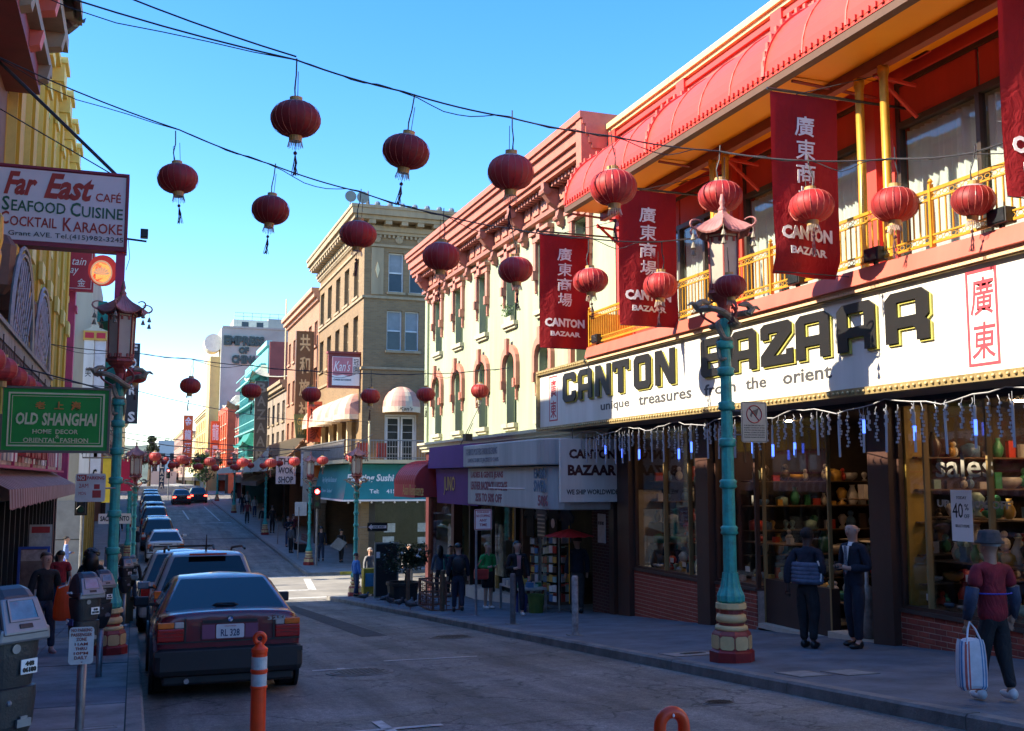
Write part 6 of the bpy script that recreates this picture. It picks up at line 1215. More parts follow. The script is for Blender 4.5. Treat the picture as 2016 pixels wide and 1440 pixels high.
for j, (y, n, z0, x0, x1, s, lab) in enumerate([(46, 8, 2.2, .7, 8.8, .87, 'on the string over the side street'), (62, 7, 2.15, .8, 8.0, .8, 'on the string beyond the side street'), (74, 7, 2.3, 1.2, 8.6, .8, 'on the second string beyond the side street'), (88, 6, 2.7, .6, 8.6, .8, 'on the third string beyond the side street'), (102, 6, 3.2, .6, 8.4, .85, 'on the fourth string beyond the side street'), (116, 5, 3.5, .5, 8, .9, 'on the fifth string beyond the side street')]):
    pts = [(-2, y, z0 + 1.4)]
    for i in range(n):
        x = x0 + (x1 - x0) * i / (n - 1) + random.uniform(-.2, .2); z = z0 + .25 * ((i / (n - 1) - .5) * 2) ** 2 + random.uniform(-.05, .05); put_lantern(x, y, z, '%s red lantern from the left %s' % (['first', 'second', 'third', 'fourth', 'fifth', 'sixth', 'seventh', 'eighth'][i], lab), 'red lanterns ' + lab, s); pts.append((x, y, z + .62 * s))
    pts.append((9.9, y, z0 + 1.3)); wire(pts, 'thin cable carrying the lanterns ' + lab, .02, False)
farl = [(x, y) for y in (126, 138, 150, 165, 180) for x in (.3, 1.6, 2.9, 4.2, 5.5, 6.8)]
q = MB()
for x, y in farl: q.ball((x + random.uniform(-.3, .3), y, 3.6 + (y - 126) * .012 + random.uniform(-.2, .2)), .34, .34, .26, 8, 5)
build('distant_lantern_mass', q, mat('lantern_far', (.3, .03, .025), .6, .1, 3), kind='stuff', label='mass of tiny red lanterns far down the street', cat='lanterns')
wire([(-2.2, 30, 4.2), (-.5, 33, 4.25), (10, 48, 4.2)], 'thin loose cable crossing the street diagonally', .012, False)
wire([(-2.1, 52, 3.9), (9.9, 52, 2.9)], 'thin dark cable high across the far block', .02, False)
wire([(-2.4, 19, 8.6), (-2.4, 37, 6.2)], 'thin black wire along the yellow facade', .012, False)
# ================================================================ vehicles
tyre_m = mat('tyre_rubber', (.015, .015, .016), .8, .1, 9); alloy = mat('alloy_rim', (.35, .35, .36), .35, .1, 5, metal=.8); plastic = mat('grey_black_plastic', (.014, .014, .016), .55, .15, 5)
tail_red = mat('tail_lens_red', (.4, .012, .008), .12, .1, 20, coat=.6); tail_amb = mat('tail_lens_amber', (.75, .16, .02), .15, .1, 20); tail_wht = mat('tail_lens_clear', (.5, .45, .42), .15, .1, 20); brake = mat('brake_light_on', (1, .03, .02), .3, 0, emit=6)
carglass = mat('car_glass', (.006, .009, .012), .04, 0, spec=.55)
def car(x, y, label, col, L=4.4, Wd=1.7, Hh=1.38, kind='sedan', detail=1, lit=False, name='parked_car', belt=.9, plate='RL 328', slope=None, grp=None, key=None):
    r = thing(name, (0, 0, 0), label, 'car', grp); P = lambda n, q, m, par=None, **k: build(n, q, m, par or r, **k)
    paint = mat('car_paint_%s' % (key or str(col)), col, .25, .1, 3, metal=0, coat=.5); w = Wd / 2; h = L / 2
    suv = kind == 'suv'; zb = .3 if suv else .22
    deck = belt - (.0 if suv else -.0)
    if suv: secs = [(-h, w * .93, zb + .12, deck - .02), (-h + .03, w * .97, zb + .05, deck), (-h + .4, w, zb, deck + .02), (0, w, zb, deck), (h - 1.2, w * .99, zb, deck - .0), (h - .5, w * .95, zb, deck - .1), (h - .05, w * .84, zb + .08, deck - .25), (h, w * .8, zb + .12, deck - .3)]
    else: secs = [(-h, w * .9, zb + .16, deck + .0), (-h + .02, w * .94, zb + .1, deck + .03), (-h + .3, w * .985, zb, deck + .045), (-h + 1.0, w, zb, deck + .03), (0, w, zb, deck), (h - 1.3, w * .99, zb, deck - .02), (h - .5, w * .95, zb, deck - .12), (h - .06, w * .85, zb + .08, deck - .25), (h, w * .8, zb + .14, deck - .3)]
    rows = []
    for yy, ww, z0, z1 in secs:
        hp = [(ww * .8, z0), (ww * .97, z0 + .08), (ww * 1.0, z0 + .28), (ww * 1.0, z1 - .2), (ww * .95, z1 - .05), (ww * .85, z1 + .0), (ww * .4, z1 + .025)]
        rows.append([(px_, yy, pz) for px_, pz in hp] + [(-px_, yy, pz) for px_, pz in hp[::-1]])
    n = len(rows[0]); q = MB(); q.add([p for row in rows for p in row], [(i * n + k, i * n + (k + 1) % n, (i + 1) * n + (k + 1) % n, (i + 1) * n + k) for i in range(len(rows) - 1) for k in range(n)] + [tuple(range(n))[::-1], tuple((len(rows) - 1) * n + k for k in range(n))])
    P('body', q, paint, smooth=True, sub=2 if detail else 1, fixn=True)
    top = Hh
    if suv: pr = [(-h + .06, deck - .02), (-h + .32, top - .05), (-h + .7, top), (h - 2.2, top - .02), (h - 1.25, deck - .02)]
    elif kind == 'wagon': pr = [(-h + .1, deck), (-h + .6, top - .03), (-h + 1.0, top), (h - 2.1, top - .02), (h - 1.2, deck - .02)]
    else: pr = [(-h + .62, deck + .0), (-h + 1.35, top - .035), (-h + 1.75, top), (h - 2.0, top - .01), (h - 1.2, deck - .03)]
    wz = lambda z: w * (.93 - .27 * max(0, z - deck) / (top - deck))
    vs = [(wz(z), yy, z) for yy, z in pr] + [(-wz(z), yy, z) for yy, z in pr]; m_ = len(pr)
    # roof with slight crown: centre line
    vs += [(0, yy, z + (.035 if 1 < i < m_ - 2 else .0)) for i, (yy, z) in enumerate(pr)]
    fs = []
    for i in range(m_ - 1): fs += [(i, 2 * m_ + i, 2 * m_ + i + 1, i + 1), (2 * m_ + i, m_ + i, m_ + i + 1, 2 * m_ + i + 1)]
    fs += [tuple(range(m_)), tuple(range(2 * m_ - 1, m_ - 1, -1))]
    P('cabin', MB().add(vs, fs), paint, smooth=True, bevel=.06, fixn=True)
    def patch(nm, c, par=None, off=.008, m=carglass, rnd=.12):
        c = [Vector(p) for p in c]; nn = (c[1] - c[0]).cross(c[3] - c[0]).normalized(); cen = sum(c, Vector()) / 4
        if (cen - Vector((0, 0, .8))).dot(nn) < 0: nn = -nn
        pts = []
        for i in range(4):
            a, b, d_ = c[i], c[i - 1], c[(i + 1) % 4]; pts += [a.lerp(b, rnd * .5), a.lerp(b, rnd * .15).lerp(a.lerp(d_, rnd * .15), .5), a.lerp(d_, rnd * .5)]
        pts = [p + nn * off for p in pts]; bk = [p - nn * .01 for p in pts]; k = len(pts)
        return P(nm, MB().add(pts + bk, [tuple(range(k)), tuple(range(2 * k - 1, k - 1, -1))] + [(i, (i + 1) % k, k + (i + 1) % k, k + i) for i in range(k)]), m, par, fixn=True)
    (y0, z0), (y1, z1) = pr[0], pr[1]; lerp = lambda a, b, t: a + (b - a) * t
    def rp(s, t): z = lerp(z0, z1, t); return (s * wz(z), lerp(y0, y1, t), z)
    for sgn in (1,):
        a0, a1 = (.06, .95)
        patch('rear_window', [rp(-.9, a0), rp(.9, a0), rp(.86, a1), rp(-.86, a1)], off=.012 + (.035 * 0), rnd=.1)
    (y3, z3), (y4, z4) = pr[-2], pr[-1]
    def fp(s, t): z = lerp(z4, z3, t); return (s * wz(z), lerp(y4, y3, t), z)
    patch('windscreen', [fp(-.9, .06), fp(.9, .06), fp(.86, .94), fp(-.86, .94)], off=.012)
    for s in (-1, 1):
        o_ = s * .0
        zt = top - .09; zl = deck + .06; ya = pr[0][0] + (pr[1][0] - pr[0][0]) * .5; yb_ = pr[1][0] + .1
        segs = [(ya + .1, yb_, -.05), (-.0, 0, 0)]
        ym = (pr[1][0] + pr[-2][0]) / 2
        for (p0, p1, q0, q1) in (((pr[0][0] + .35), (pr[1][0] + .1), ym - .05, ym - .05), (ym + .05, ym + .05, pr[-1][0] - .3, pr[-2][0] + .02)):
            c = [(s * wz(zl), p0, zl), (s * wz(zl), q0, zl), (s * wz(zt), q1, zt), (s * wz(zt), p1, zt)]
            c = [Vector(v) for v in c]; nn = Vector((s, 0, .25)).normalized() * .012; k = 4; pts = [v + nn for v in c] + [v - nn for v in c]; P('side_window', MB().add(pts, [(0, 1, 2, 3), (7, 6, 5, 4), (0, 4, 5, 1), (1, 5, 6, 2), (2, 6, 7, 3), (3, 7, 4, 0)]), carglass, fixn=True)
        mx = s * (w + .1); my = pr[-1][0] - .35
        if detail: P('wing_mirror', MB().box(mx - .1, mx + .1, my - .03, my + .06, deck + .02, deck + .15), plastic if key == 'maroon' else paint, bevel=.02); P('mirror_arm', MB().box(s * w * .9 if s > 0 else mx, mx if s > 0 else s * w * .9, my, my + .04, deck + .02, deck + .06), plastic)
    for s in (-1, 1):
        for yy in (-h + .78, h - .85):
            R_ = .36 if suv else .31; wx = s * (w - .13)
            t = P('tyre', MB().lathe([(R_ * .6, -.1), (R_ - .03, -.11), (R_, -.08), (R_, .08), (R_ - .03, .11), (R_ * .6, .1)], (0, 0, 0), 24, fr=lambda a, b, c, wx=wx, yy=yy, R_=R_: Vector((wx + c, yy + a, R_ + b))), tyre_m, smooth=False); P('rim', MB().lathe([(R_ * .62, -.105), (R_ * .62, .105)], (0, 0, 0), 16, fr=lambda a, b, c, wx=wx, yy=yy, R_=R_: Vector((wx + c, yy + a, R_ + b))), alloy, t)
            if detail: P('wheel_arch', MB().lathe([(R_ + .05, -.02), (R_ + .05, .02)], (0, 0, 0), 24, fr=lambda a, b, c, s=s, yy=yy, R_=R_: Vector((s * (w - .012) + c, yy + a, R_ + .02 + b))), plastic)
    # rear fittings
    rb = -h
    P('rear_bumper', MB().box(-w * .97, w * .97, rb - .08, rb + .35, zb + .02, zb + .33), plastic if key == 'maroon' else paint, bevel=.07); P('valance', MB().box(-w * .86, w * .86, rb + .02, rb + .3, zb - .08, zb + .06), plastic, bevel=.03); P('exhaust', MB().tube([(-w * .55, rb + .2, zb - .03), (-w * .55, rb - .04, zb - .03)], .03, 8), alloy)
    P('bumper_strip', MB().box(-w * .96, w * .96, rb - .085, rb - .06, zb + .25, zb + .3), plastic)
    lz = deck - (.25 if not suv else .3); lh = .19 if not suv else .34
    for s in (-1, 1):
        a, b = (w * .6, w * .93) if not suv else (w * .74, w * .94)
        xx = lambda u: s * u
        def bx(u0, u1, z0, z1, m, nm='lens', par=None): return P(nm, MB().box(min(xx(u0), xx(u1)), max(xx(u0), xx(u1)), rb - .03, rb + .12, z0, z1), m, par, bevel=.01)
        t = bx(a, b, lz - .02, lz + lh * .62, brake if lit else tail_red, 'tail_light')
        if not lit: bx(a + (b - a) * .38, b, lz + lh * .64, lz + lh, tail_amb, 'lens', t); bx(a, a + (b - a) * .36, lz + lh * .64, lz + lh, tail_wht, 'lens', t)
        if key == 'maroon':
            for zz in (lz + .03, lz + .07): P('lens_rib', MB().box(min(xx(a), xx(b)), max(xx(a), xx(b)), rb - .034, rb - .03, zz, zz + .006), mat('dark_lens', (.12, .005, .005), .3), t)
    if detail:
        P('boot_seam', MB().box(-w * .93, w * .93, rb - .012, rb + .02, lz - .045, lz - .03), plastic); f = FY(-.155, rb - .035, lz - .005); q = MB().prism(f, [(.01, 0), (.3, 0), (.31, .01), (.31, .145), (.3, .155), (.01, .155), (0, .145), (0, .01)], -.006, 0)
        for s in (-1, 1): P('boot_gap', MB().box(min(s * w * .585, s * w * .57), max(s * w * .585, s * w * .57), rb - .024, rb + .02, lz - .03, deck - .02), plastic); P('body_gap', MB().box(s * w - .012 if s > 0 else s * w - .004, s * w + .004 if s > 0 else s * w + .012, -.1, -.085, zb + .15, deck - .05), plastic)
        P('plate_recess', MB().box(-.32, .32, rb - .027, rb + .02, lz - .02, lz + .18), mat('plate_recess_%s' % key, tuple(c * .8 for c in col), .4)); P('garnish', MB().box(-.3, .3, rb - .036, rb + .02, lz + .165, lz + .2), plastic)
        for s in (-1, 1): P('reflector_panel', MB().box(min(s * .17, s * .31), max(s * .17, s * .31), rb - .031, rb - .026, lz - .005, lz + .15), mat('mauve_reflector', (.2, .06, .13), .3) if key == 'maroon' else paint)
        pt = P('number_plate', q, mat('plate_white', (.6, .6, .62), .4, .06, 9)); letter('lettering', plate, f, .05, .02, .21, .08, mat('plate_blue', (.04, .05, .12), .5), pt, bold=.02); letter('lettering', 'CALIFORNIA', f, .09, .125, .13, .016, sr2, pt)
    r.location = (x, y, G(y)); sl_ = slope if slope is not None else (G(y + 1) - G(y - 1)) / 2; r.rotation_euler = (math.atan(sl_), 0, 0)
    return r, rb, lz, w, deck
r, rb, lz, w, deck = car(1.08, 14.75, 'maroon sedan parked nearest the camera at the left kerb', (.13, .006, .016), 4.4, 1.7, 1.34, key='maroon', belt=.9)
build('badge', MB().lathe([(.036, 0), (.036, .008)], (0, 0, 0), 18, fr=lambda a, b, c: Vector((a, 0, b)) + Vector((0, 12.0, 0))), plastic, None) if False else None
def onrear(r, q, nm, m, par=None):   # mesh already in the car's local space
    me = q.mesh(nm, m); o = bpy.data.objects.new(nm, me); C.objects.link(o); o.parent = par or r; return o
fl = FY(0, rb - .02, 0); b_ = onrear(r, MB().lathe([(.04, 0), (.04, .012), (.034, .014)], (0, 0, 0), 20, fr=lambda a, b, c: fl(a, deck - .045 + b, c)), 'badge', plastic)
for k in range(4):
    a = k * pi / 2; onrear(r, MB().prism(fl, [(0, deck - .045)] + [(.027 * cos(a + j * pi / 8), deck - .045 + .027 * sin(a + j * pi / 8)) for j in range(5)], .015, .017), 'badge_quarter', signw if k % 2 else mat('badge_blue', (.05, .15, .5), .4), b_)
onrear(r, text(MB(), '325i', fl, .42, deck - .075, .2, .04, bold=.03, ext=.014), 'lettering', alloy); onrear(r, MB().tube([(-.16, rb + .75, deck + .07), (-.1, rb + .74, deck + .1), (.1, rb + .74, deck + .1), (.16, rb + .75, deck + .07)], .014, 5), 'third_brake_light', plastic)
r, rb, lz, w, deck = car(1.18, 20.2, 'silver crossover with roof rails and aerial behind the maroon sedan', (.33, .33, .33), 4.3, 1.78, 1.66, 'suv', key='silver', belt=1.0, plate='5KLM203')
onrear(r, MB().tube([(-.62, -1.7, 1.7), (-.62, -1.3, 1.75), (-.62, .8, 1.75), (-.62, 1.0, 1.68)], .022, 6), 'roof_rail', plastic); onrear(r, MB().tube([(.62, -1.7, 1.7), (.62, -1.3, 1.75), (.62, .8, 1.75), (.62, 1.0, 1.68)], .022, 6), 'roof_rail', plastic); onrear(r, MB().tube([(.0, -1.4, 1.66), (.0, -1.5, 1.95)], [.02, .005], 5), 'aerial', plastic); onrear(r, MB().box(-.3, .3, -2.0, -1.85, 1.6, 1.63), 'third_brake_light', tail_red)
r, *_ = car(1.05, 26.4, 'pale champagne crossover with black roof rack, third in the parked row', (.4, .38, .33), 4.7, 1.85, 1.74, 'suv', key='champagne', belt=1.05, plate='6TRD418')
for s in (-.66, .66): onrear(r, MB().tube([(s, -1.9, 1.74), (s, -1.6, 1.84), (s, .9, 1.84), (s, 1.1, 1.76)], .025, 6), 'roof_rail', plastic)
onrear(r, MB().box(-.66, .66, -.9, -.84, 1.83, 1.86).box(-.66, .66, .3, .36, 1.83, 1.86), 'roof_bar', plastic); onrear(r, MB().box(-.55, .6, -1.3, .6, 1.742, 1.752), 'sunroof', carglass)
r, *_ = car(1.5, 57.3, 'white sedan parked beyond the side street intersection', (.62, .6, .56), 4.9, 1.85, 1.45, key='white', belt=.98, plate='7FGH552')
pc = [((.02, .022, .03), 'suv', 'black people carrier directly beyond the white sedan'), ((.25, .27, .3), 'sedan', 'grey sedan second beyond the white sedan'), ((.03, .035, .05), 'suv', 'dark blue crossover third beyond the white sedan'), ((.05, .05, .055), 'suv', 'charcoal estate fourth beyond the white sedan'), ((.45, .46, .47), 'sedan', 'silver sedan fifth beyond the white sedan'), ((.02, .02, .025), 'suv', 'black crossover sixth beyond the white sedan'), ((.3, .31, .33), 'suv', 'grey van seventh in the row beyond the white sedan'), ((.1, .12, .13), 'suv', 'dark green car at the far end of the parked row')]
for i, (c, k, lb_) in enumerate(pc): car(1.25 + .05 * (i % 2), 63.0 + i * 5.7, lb_, c, 4.6, 1.82, 1.75 if k == 'suv' else 1.46, k, 0, key='far%d' % i, belt=1.0, grp='cars parked along the left kerb')
car(4.25, 109.5, 'dark red car with brake lights on, left of the two stopped at the far crossing', (.05, .01, .012), 4.5, 1.78, 1.42, 'sedan', 0, True, 'moving_car', key='stopA', belt=.95); car(6.0, 112.5, 'black car with brake lights on, right of the two stopped at the far crossing', (.02, .02, .025), 4.5, 1.78, 1.5, 'sedan', 0, True, 'moving_car', key='stopB', belt=.95)
# ================================================================ people
def skinmesh(name, verts, edges, radii, m, parent, sub=2, branch=1.0):
    me = bpy.data.meshes.new(name); me.from_pydata(verts, edges, []); me.materials.append(m); o = bpy.data.objects.new(name, me); C.objects.link(o); o.parent = parent
    md = o.modifiers.new('skin', 'SKIN'); md.use_smooth_shade = True; md.branch_smoothing = branch
    for i, sv in enumerate(me.skin_vertices[0].data): r = radii[i]; sv.radius = r if isinstance(r, tuple) else (r, r); sv.use_root = (i == 0)
    s = o.modifiers.new('sub', 'SUBSURF'); s.levels = s.render_levels = sub; return o
skin_l = mat('skin_light', (.5, .28, .2), .5, .06, 5); skin_d = mat('skin_dark', (.07, .035, .025), .5, .06, 5); skin_m = mat('skin_tan', (.38, .2, .13), .5, .06, 5)
hair_b = mat('black_hair', (.012, .01, .009), .45, .2, 20); hair_g = mat('grey_hair', (.3, .28, .26), .6, .2, 20); hair_br = mat('brown_hair', (.09, .045, .02), .5, .2, 20); hair_bl = mat('blonde_hair', (.4, .27, .12), .5, .2, 20)
def cl(k, c, **kw): return mat('cloth_' + k, c, .85, .25, 7, fold=.5, **kw)
ARM = {'down': [(.135, .01, .64), (.15, -.03, .49), (.152, -.045, .44)], 'hold': [(.14, .02, .63), (.06, -.13, .63), (.03, -.16, .645)], 'carry': [(.14, .01, .64), (.15, -.02, .5), (.15, -.03, .455)], 'phone': [(.13, -.02, .65), (.08, -.13, .72), (.06, -.15, .75)], 'back': [(.15, .05, .65), (.16, .04, .5), (.16, .03, .455)], 'raise': [(.16, -.05, .75), (.1, -.12, .86), (.08, -.13, .9)], 'bag': [(.14, .03, .64), (.11, -.11, .6), (.09, -.15, .61)]}
def person(x, y, label, h=1.7, rz=0., top=None, bot=None, sk=None, hair=None, arms=('down', 'down'), stride=.0, style='trousers', long=False, near=False, build_=1.0, shoe=None, hat=None, sleeve=1.0, z=None, topz=.5, coat=False, bald=False, lean=0., grp=None, curly=False):
    sk = sk or skin_l; top = top or cl('black', (.015, .015, .018)); bot = bot or cl('darkblue', (.02, .03, .06)); hair = hair or hair_b; b = build_
    r = thing('person', (x, y, (G(y) + .13) if z is None else z), label, 'person', grp, rz)
    V = lambda a, c, e: (a * h, (c - lean * max(0, e - .5)) * h, e * h)
    st = stride
    pel, wai, che, nb = (0, 0, .51), (0, .0, .6), (0, 0, .73), (0, .005, .815)
    knL, knR = (.05, -st * .55 - .01, .285), (-.05, st * .4 - .015, .285); anL, anR = (.05, -st, .05 + .0 * st), (-.05, st, .05 + max(0, st) * .35)
    vs = [pel, wai, che, nb, (0, .0, .86), (0, -.012, .89), (0, -.008, .93), (0, 0, .965)]; ed = [(0, 1), (1, 2), (2, 3), (3, 4), (4, 5), (5, 6), (6, 7)]; rd = [(.07, .05), (.062, .045), (.07, .045), (.036, .036), (.036, .036), (.047, .05), (.055, .064), (.045, .052)]
    def chain(root, pts, rr):
        p = root
        for c, q_ in zip(pts, rr): vs.append(c); rd.append(q_); ed.append((p, len(vs) - 1)); p = len(vs) - 1
    for s, a in ((1, arms[0]), (-1, arms[1])):
        e, wv, hd = ARM[a]; chain(2, [(s * .1, 0, .795), (s * e[0], e[1], e[2]), (s * wv[0], wv[1], wv[2]), (s * hd[0], hd[1], hd[2])], [.027, .024, .019, .023])
    for s, kn, an in ((1, knL, anL), (-1, knR, anR)): chain(0, [(s * .045, 0, .47), kn, an, (an[0] * 1.15, an[1] - .055, max(.02, an[2] - .028))], [(.05, .05), .033, .023, .02])
    body = skinmesh('body', [V(*p) for p in vs], ed, [tuple(c * h for c in (q_ if isinstance(q_, tuple) else (q_, q_))) for q_ in rd], sk, r, 2 if near else 1)
    hz = .933; face = -1
    Pq = lambda n, q, m, par=None, **k: onlocal(r, q, n, m, par, **k)
    Pq('nose_and_ears', MB().ball(V(0, -.062, .918), .011 * h, .014 * h, .017 * h, 8, 6).ball(V(.049, .0, .92), .007 * h, .013 * h, .018 * h, 6, 5).ball(V(-.049, 0, .92), .007 * h, .013 * h, .018 * h, 6, 5), sk, body)
    if near:
        Pq('eyes', MB().ball(V(.019, -.055, .934), .006 * h, .004 * h, .004 * h, 6, 5).ball(V(-.019, -.055, .934), .006 * h, .004 * h, .004 * h, 6, 5), black_p, body); Pq('mouth', MB().ball(V(0, -.055, .893), .015 * h, .004 * h, .004 * h, 8, 4), mat('lips', (.3, .08, .06), .5), body)
        for s, a in ((1, arms[0]), (-1, arms[1])):
            e, wv, hd = ARM[a]; w_ = Vector(V(s * wv[0], wv[1], wv[2])); hh = Vector(V(s * hd[0], hd[1], hd[2])); d_ = (hh - w_).normalized(); sd = d_.cross(Vector((0, 1, 0))).normalized() if abs(d_.y) < .8 else Vector((0, 0, 1)); nr = d_.cross(sd).normalized(); q = MB()
            for k in range(4): o_ = hh + sd * (.011 * (k - 1.5)) * h * .8; l = (.04, .046, .044, .034)[k] * h; q.tube([o_, o_ + d_ * l * .5 + nr * .004, o_ + d_ * l * .85 + nr * .014 * s, o_ + d_ * l + nr * .022 * s], [.0055 * h, .005 * h, .0045 * h, .0035 * h], 6)
            q.tube([hh - d_ * .01 + sd * .012 * h, hh + sd * .024 * h + d_ * .012 * h, hh + sd * .026 * h + d_ * .03 * h], [.006 * h, .0055 * h, .004 * h], 6); Pq('fingers', q, sk, body, smooth=True)
    if not bald:
        q = MB(); n, m_ = 16, 8; rows = []
        for j in range(m_ + 1):
            al = pi / 2 - j / m_ * (1.75 if not long else 1.8); row = []
            for i in range(n + 1):
                az = i / n * 2 * pi; fr_ = max(0, -sin(az)); low = al if fr_ < .35 else max(al, .45 - .15 * (1 - fr_)); rr = 1.0 + (.12 * (random.random() - .3) if curly else .02 * sin(i * 5.1)); rx, ry, rz_ = ((.058, .068, .056) if not curly else (.085, .085, .07))
                row.append(V(rx * rr * cos(low) * cos(az), ry * rr * cos(low) * sin(az) + .006, .935 + rz_ * rr * sin(low)))
            rows.append(row)
        Pq('hair', q.sweep(rows, None), hair, smooth=not curly)
        if long: Pq('long_hair', MB().tube([V(0, .03, .95), V(0, .05, .88), V(0, .05, .81), V(0, .045, .74)], [.055 * h, .06 * h * (1.3 if curly else 1), .055 * h * (1.5 if curly else 1), .02 * h], 10), hair, smooth=True)
    # torso garment
    vs, ed, rd = [], [], []
    vs += [(0, 0, topz), (0, 0, .56), (0, 0, .64), (0, 0, .74), (0, .006, .8), (0, .006, .84)]; ed += [(0, 1), (1, 2), (2, 3), (3, 4), (4, 5)]; rd += [(.092 * b, .07 * b), (.086 * b, .066 * b), (.082 * b, .064 * b), (.1 * b, .07 * b), (.08, .056), (.046, .046)]
    if sleeve:
        for s, a in ((1, arms[0]), (-1, arms[1])):
            e, wv, hd = ARM[a]; E_ = Vector((s * e[0], e[1], e[2])); Wv = Vector((s * wv[0], wv[1], wv[2])); sh = Vector((s * .1, 0, .795)); pts = [sh, sh.lerp(E_, .5), E_, E_.lerp(Wv, .9)] if sleeve == 1 else [sh, sh.lerp(E_, .8)]; chain(4, [tuple(p) for p in pts], [.043 * b, .037 * b, .033 * b, .029 * b] if sleeve == 1 else [.043 * b, .039 * b])
    skinmesh('jacket' if coat else 'top', [V(*p) for p in vs], ed, [tuple(c * h for c in (q_ if isinstance(q_, tuple) else (q_, q_))) for q_ in rd], top, r, 2 if near else 1)
    vs, ed, rd = [], [], []
    if style == 'skirt':
        Pq('skirt', MB().lathe([(.085 * h, .56 * h), (.098 * h, .5 * h), (.105 * h, .4 * h), (.1 * h, .32 * h), (.08 * h, .32 * h)], n=14, sy=.8), bot, smooth=True)
    else:
        vs += [(0, 0, .59), (0, 0, .505)]; ed += [(0, 1)]; rd += [(.078 * b, .06 * b), (.084 * b, .066 * b)]
        for s, kn, an in ((1, knL, anL), (-1, knR, anR)):
            A = Vector(an) + Vector((0, 0, .012)); K = Vector(kn); H_ = Vector((s * .047, 0, .45)); chain(1, [tuple(H_), tuple(H_.lerp(K, .5)), tuple(K), tuple(K.lerp(A, .5)), tuple(A)], [.056 * b, .05 * b, .043 * b, .038, .036] if style != 'shorts' else [.056, .05, .05, .049, .048])
        skinmesh('trousers', [V(*p) for p in vs], ed, [tuple(c * h for c in (q_ if isinstance(q_, tuple) else (q_, q_))) for q_ in rd], bot, r, 2 if near else 1)
    for s, an in ((1, anL), (-1, anR)):
        q = MB().ball(V(an[0] * 1.05, an[1] - .035, max(.022, an[2] - .025)), .028 * h, .072 * h, .026 * h, 10, 6).ball(V(an[0] * 1.05, an[1] + .005, max(.03, an[2] - .015)), .027 * h, .035 * h, .035 * h, 8, 6); Pq('shoe', q, shoe or black_p, smooth=True)
    if hat: Pq('hat', MB().lathe([(.084 * h, .94 * h), (.086 * h, .947 * h), (.07 * h, .962 * h), (.064 * h, 1.0 * h), (.055 * h, 1.018 * h), (.02 * h, 1.022 * h)], n=20), hat, smooth=True)
    return r, Pq, V
def onlocal(r, q, nm, m, par=None, smooth=False, **k):
    me = q.mesh(nm, m, smooth); o = bpy.data.objects.new(nm, me); C.objects.link(o); o.parent = par or r; return o
blk = cl('black', (.015, .015, .018)); nvy = cl('navy', (.012, .016, .032)); jean = cl('jeans', (.03, .06, .13)); dnm = cl('denim_dark', (.02, .03, .06)); gry = cl('grey', (.2, .2, .21)); whc = cl('white', (.65, .65, .63)); redc = cl('red', (.4, .02, .03)); dkred = cl('deep_red', (.24, .008, .02))
# woman with the plaid bag, seen from behind
whs = mat('white_trainer', (.65, .63, .6), .6, .15, 12)
r, Pq, V = person(7.22, 7.45, 'older woman in red top and grey bucket hat walking away with a plaid bag', 1.47, pi - .1, dkred, blk, skin_m, hair_g, ('down', 'carry'), .07, near=True, build_=1.16, topz=.45, shoe=whs, hat=mat('grey_felt', (.06, .055, .055), .9, .25, 20), sleeve=.5)
blue_sl = cl('denim_sleeve', (.035, .05, .09))
for s in (1, -1): q = MB().tube([V(s * .14, .01, .68), V(s * .155, .005, .6), V(s * .16, -.03, .49)], [.04 * 1.47, .04 * 1.47, .028 * 1.47], 10); Pq('denim_sleeve', q, blue_sl, smooth=True)
Pq('apron_string', MB().tube([V(.12 * cos(a), .095 * sin(a), .645) for a in [k * pi / 10 for k in range(21)]], .007, 4), cl('royal_blue', (.03, .05, .4)))
t = thing('plaid_bag', (0, 0, 0), 'red white and blue plaid plastic bag held by the woman in the hat', 'bag')
rows = []; N = 56
for j, (z, sc_) in enumerate(((0, .86), (.03, 1.0), (.14, 1.03), (.26, 1.0), (.36, .93), (.41, .84))):
    rows.append([((.13 if True else 0) * sc_ * (abs(cos(a)) ** .6) * (1 if cos(a) > 0 else -1), .075 * sc_ * (abs(sin(a)) ** .7) * (1 if sin(a) > 0 else -1), z + .01 * sin(a * 3 + j)) for a in [2 * pi * k / N for k in range(N + 1)]])
cols_ = [mat('bag_white', (.6, .6, .64), .5, .12, 12), mat('bag_blue', (.08, .22, .42), .5, .2, 12), mat('bag_red', (.55, .1, .08), .5, .2, 12)]
for mi, cm in enumerate(cols_):
    q = MB()
    for j in range(5):
        for k in range(N):
            wch = [0, 0, 1, 0, 1, 1, 0, 0, 2, 2, 0, 2, 0, 0][k % 14]
            if wch == mi: q.add([rows[j][k], rows[j][k + 1], rows[j + 1][k + 1], rows[j + 1][k]], [(0, 1, 2, 3)])
    build('stripes', q, cm, t)
q = MB().add(rows[0][:-1], [tuple(range(N))]); build('base_panel', q, cols_[2], t); build('handle', MB().tube([(-.07, -.06, .38), (-.03, -.02, .5), (.0, 0, .56), (.04, -.02, .5), (.08, -.05, .38)], .009, 5), cols_[0], t); build('crumpled_top', MB().ball((0, 0, .38), .11, .06, .05, 9, 5), cols_[0], t)
t.location = (6.84, 7.33, G(7.4) + .13 + .16); t.rotation_euler = (0, 0, -.2)
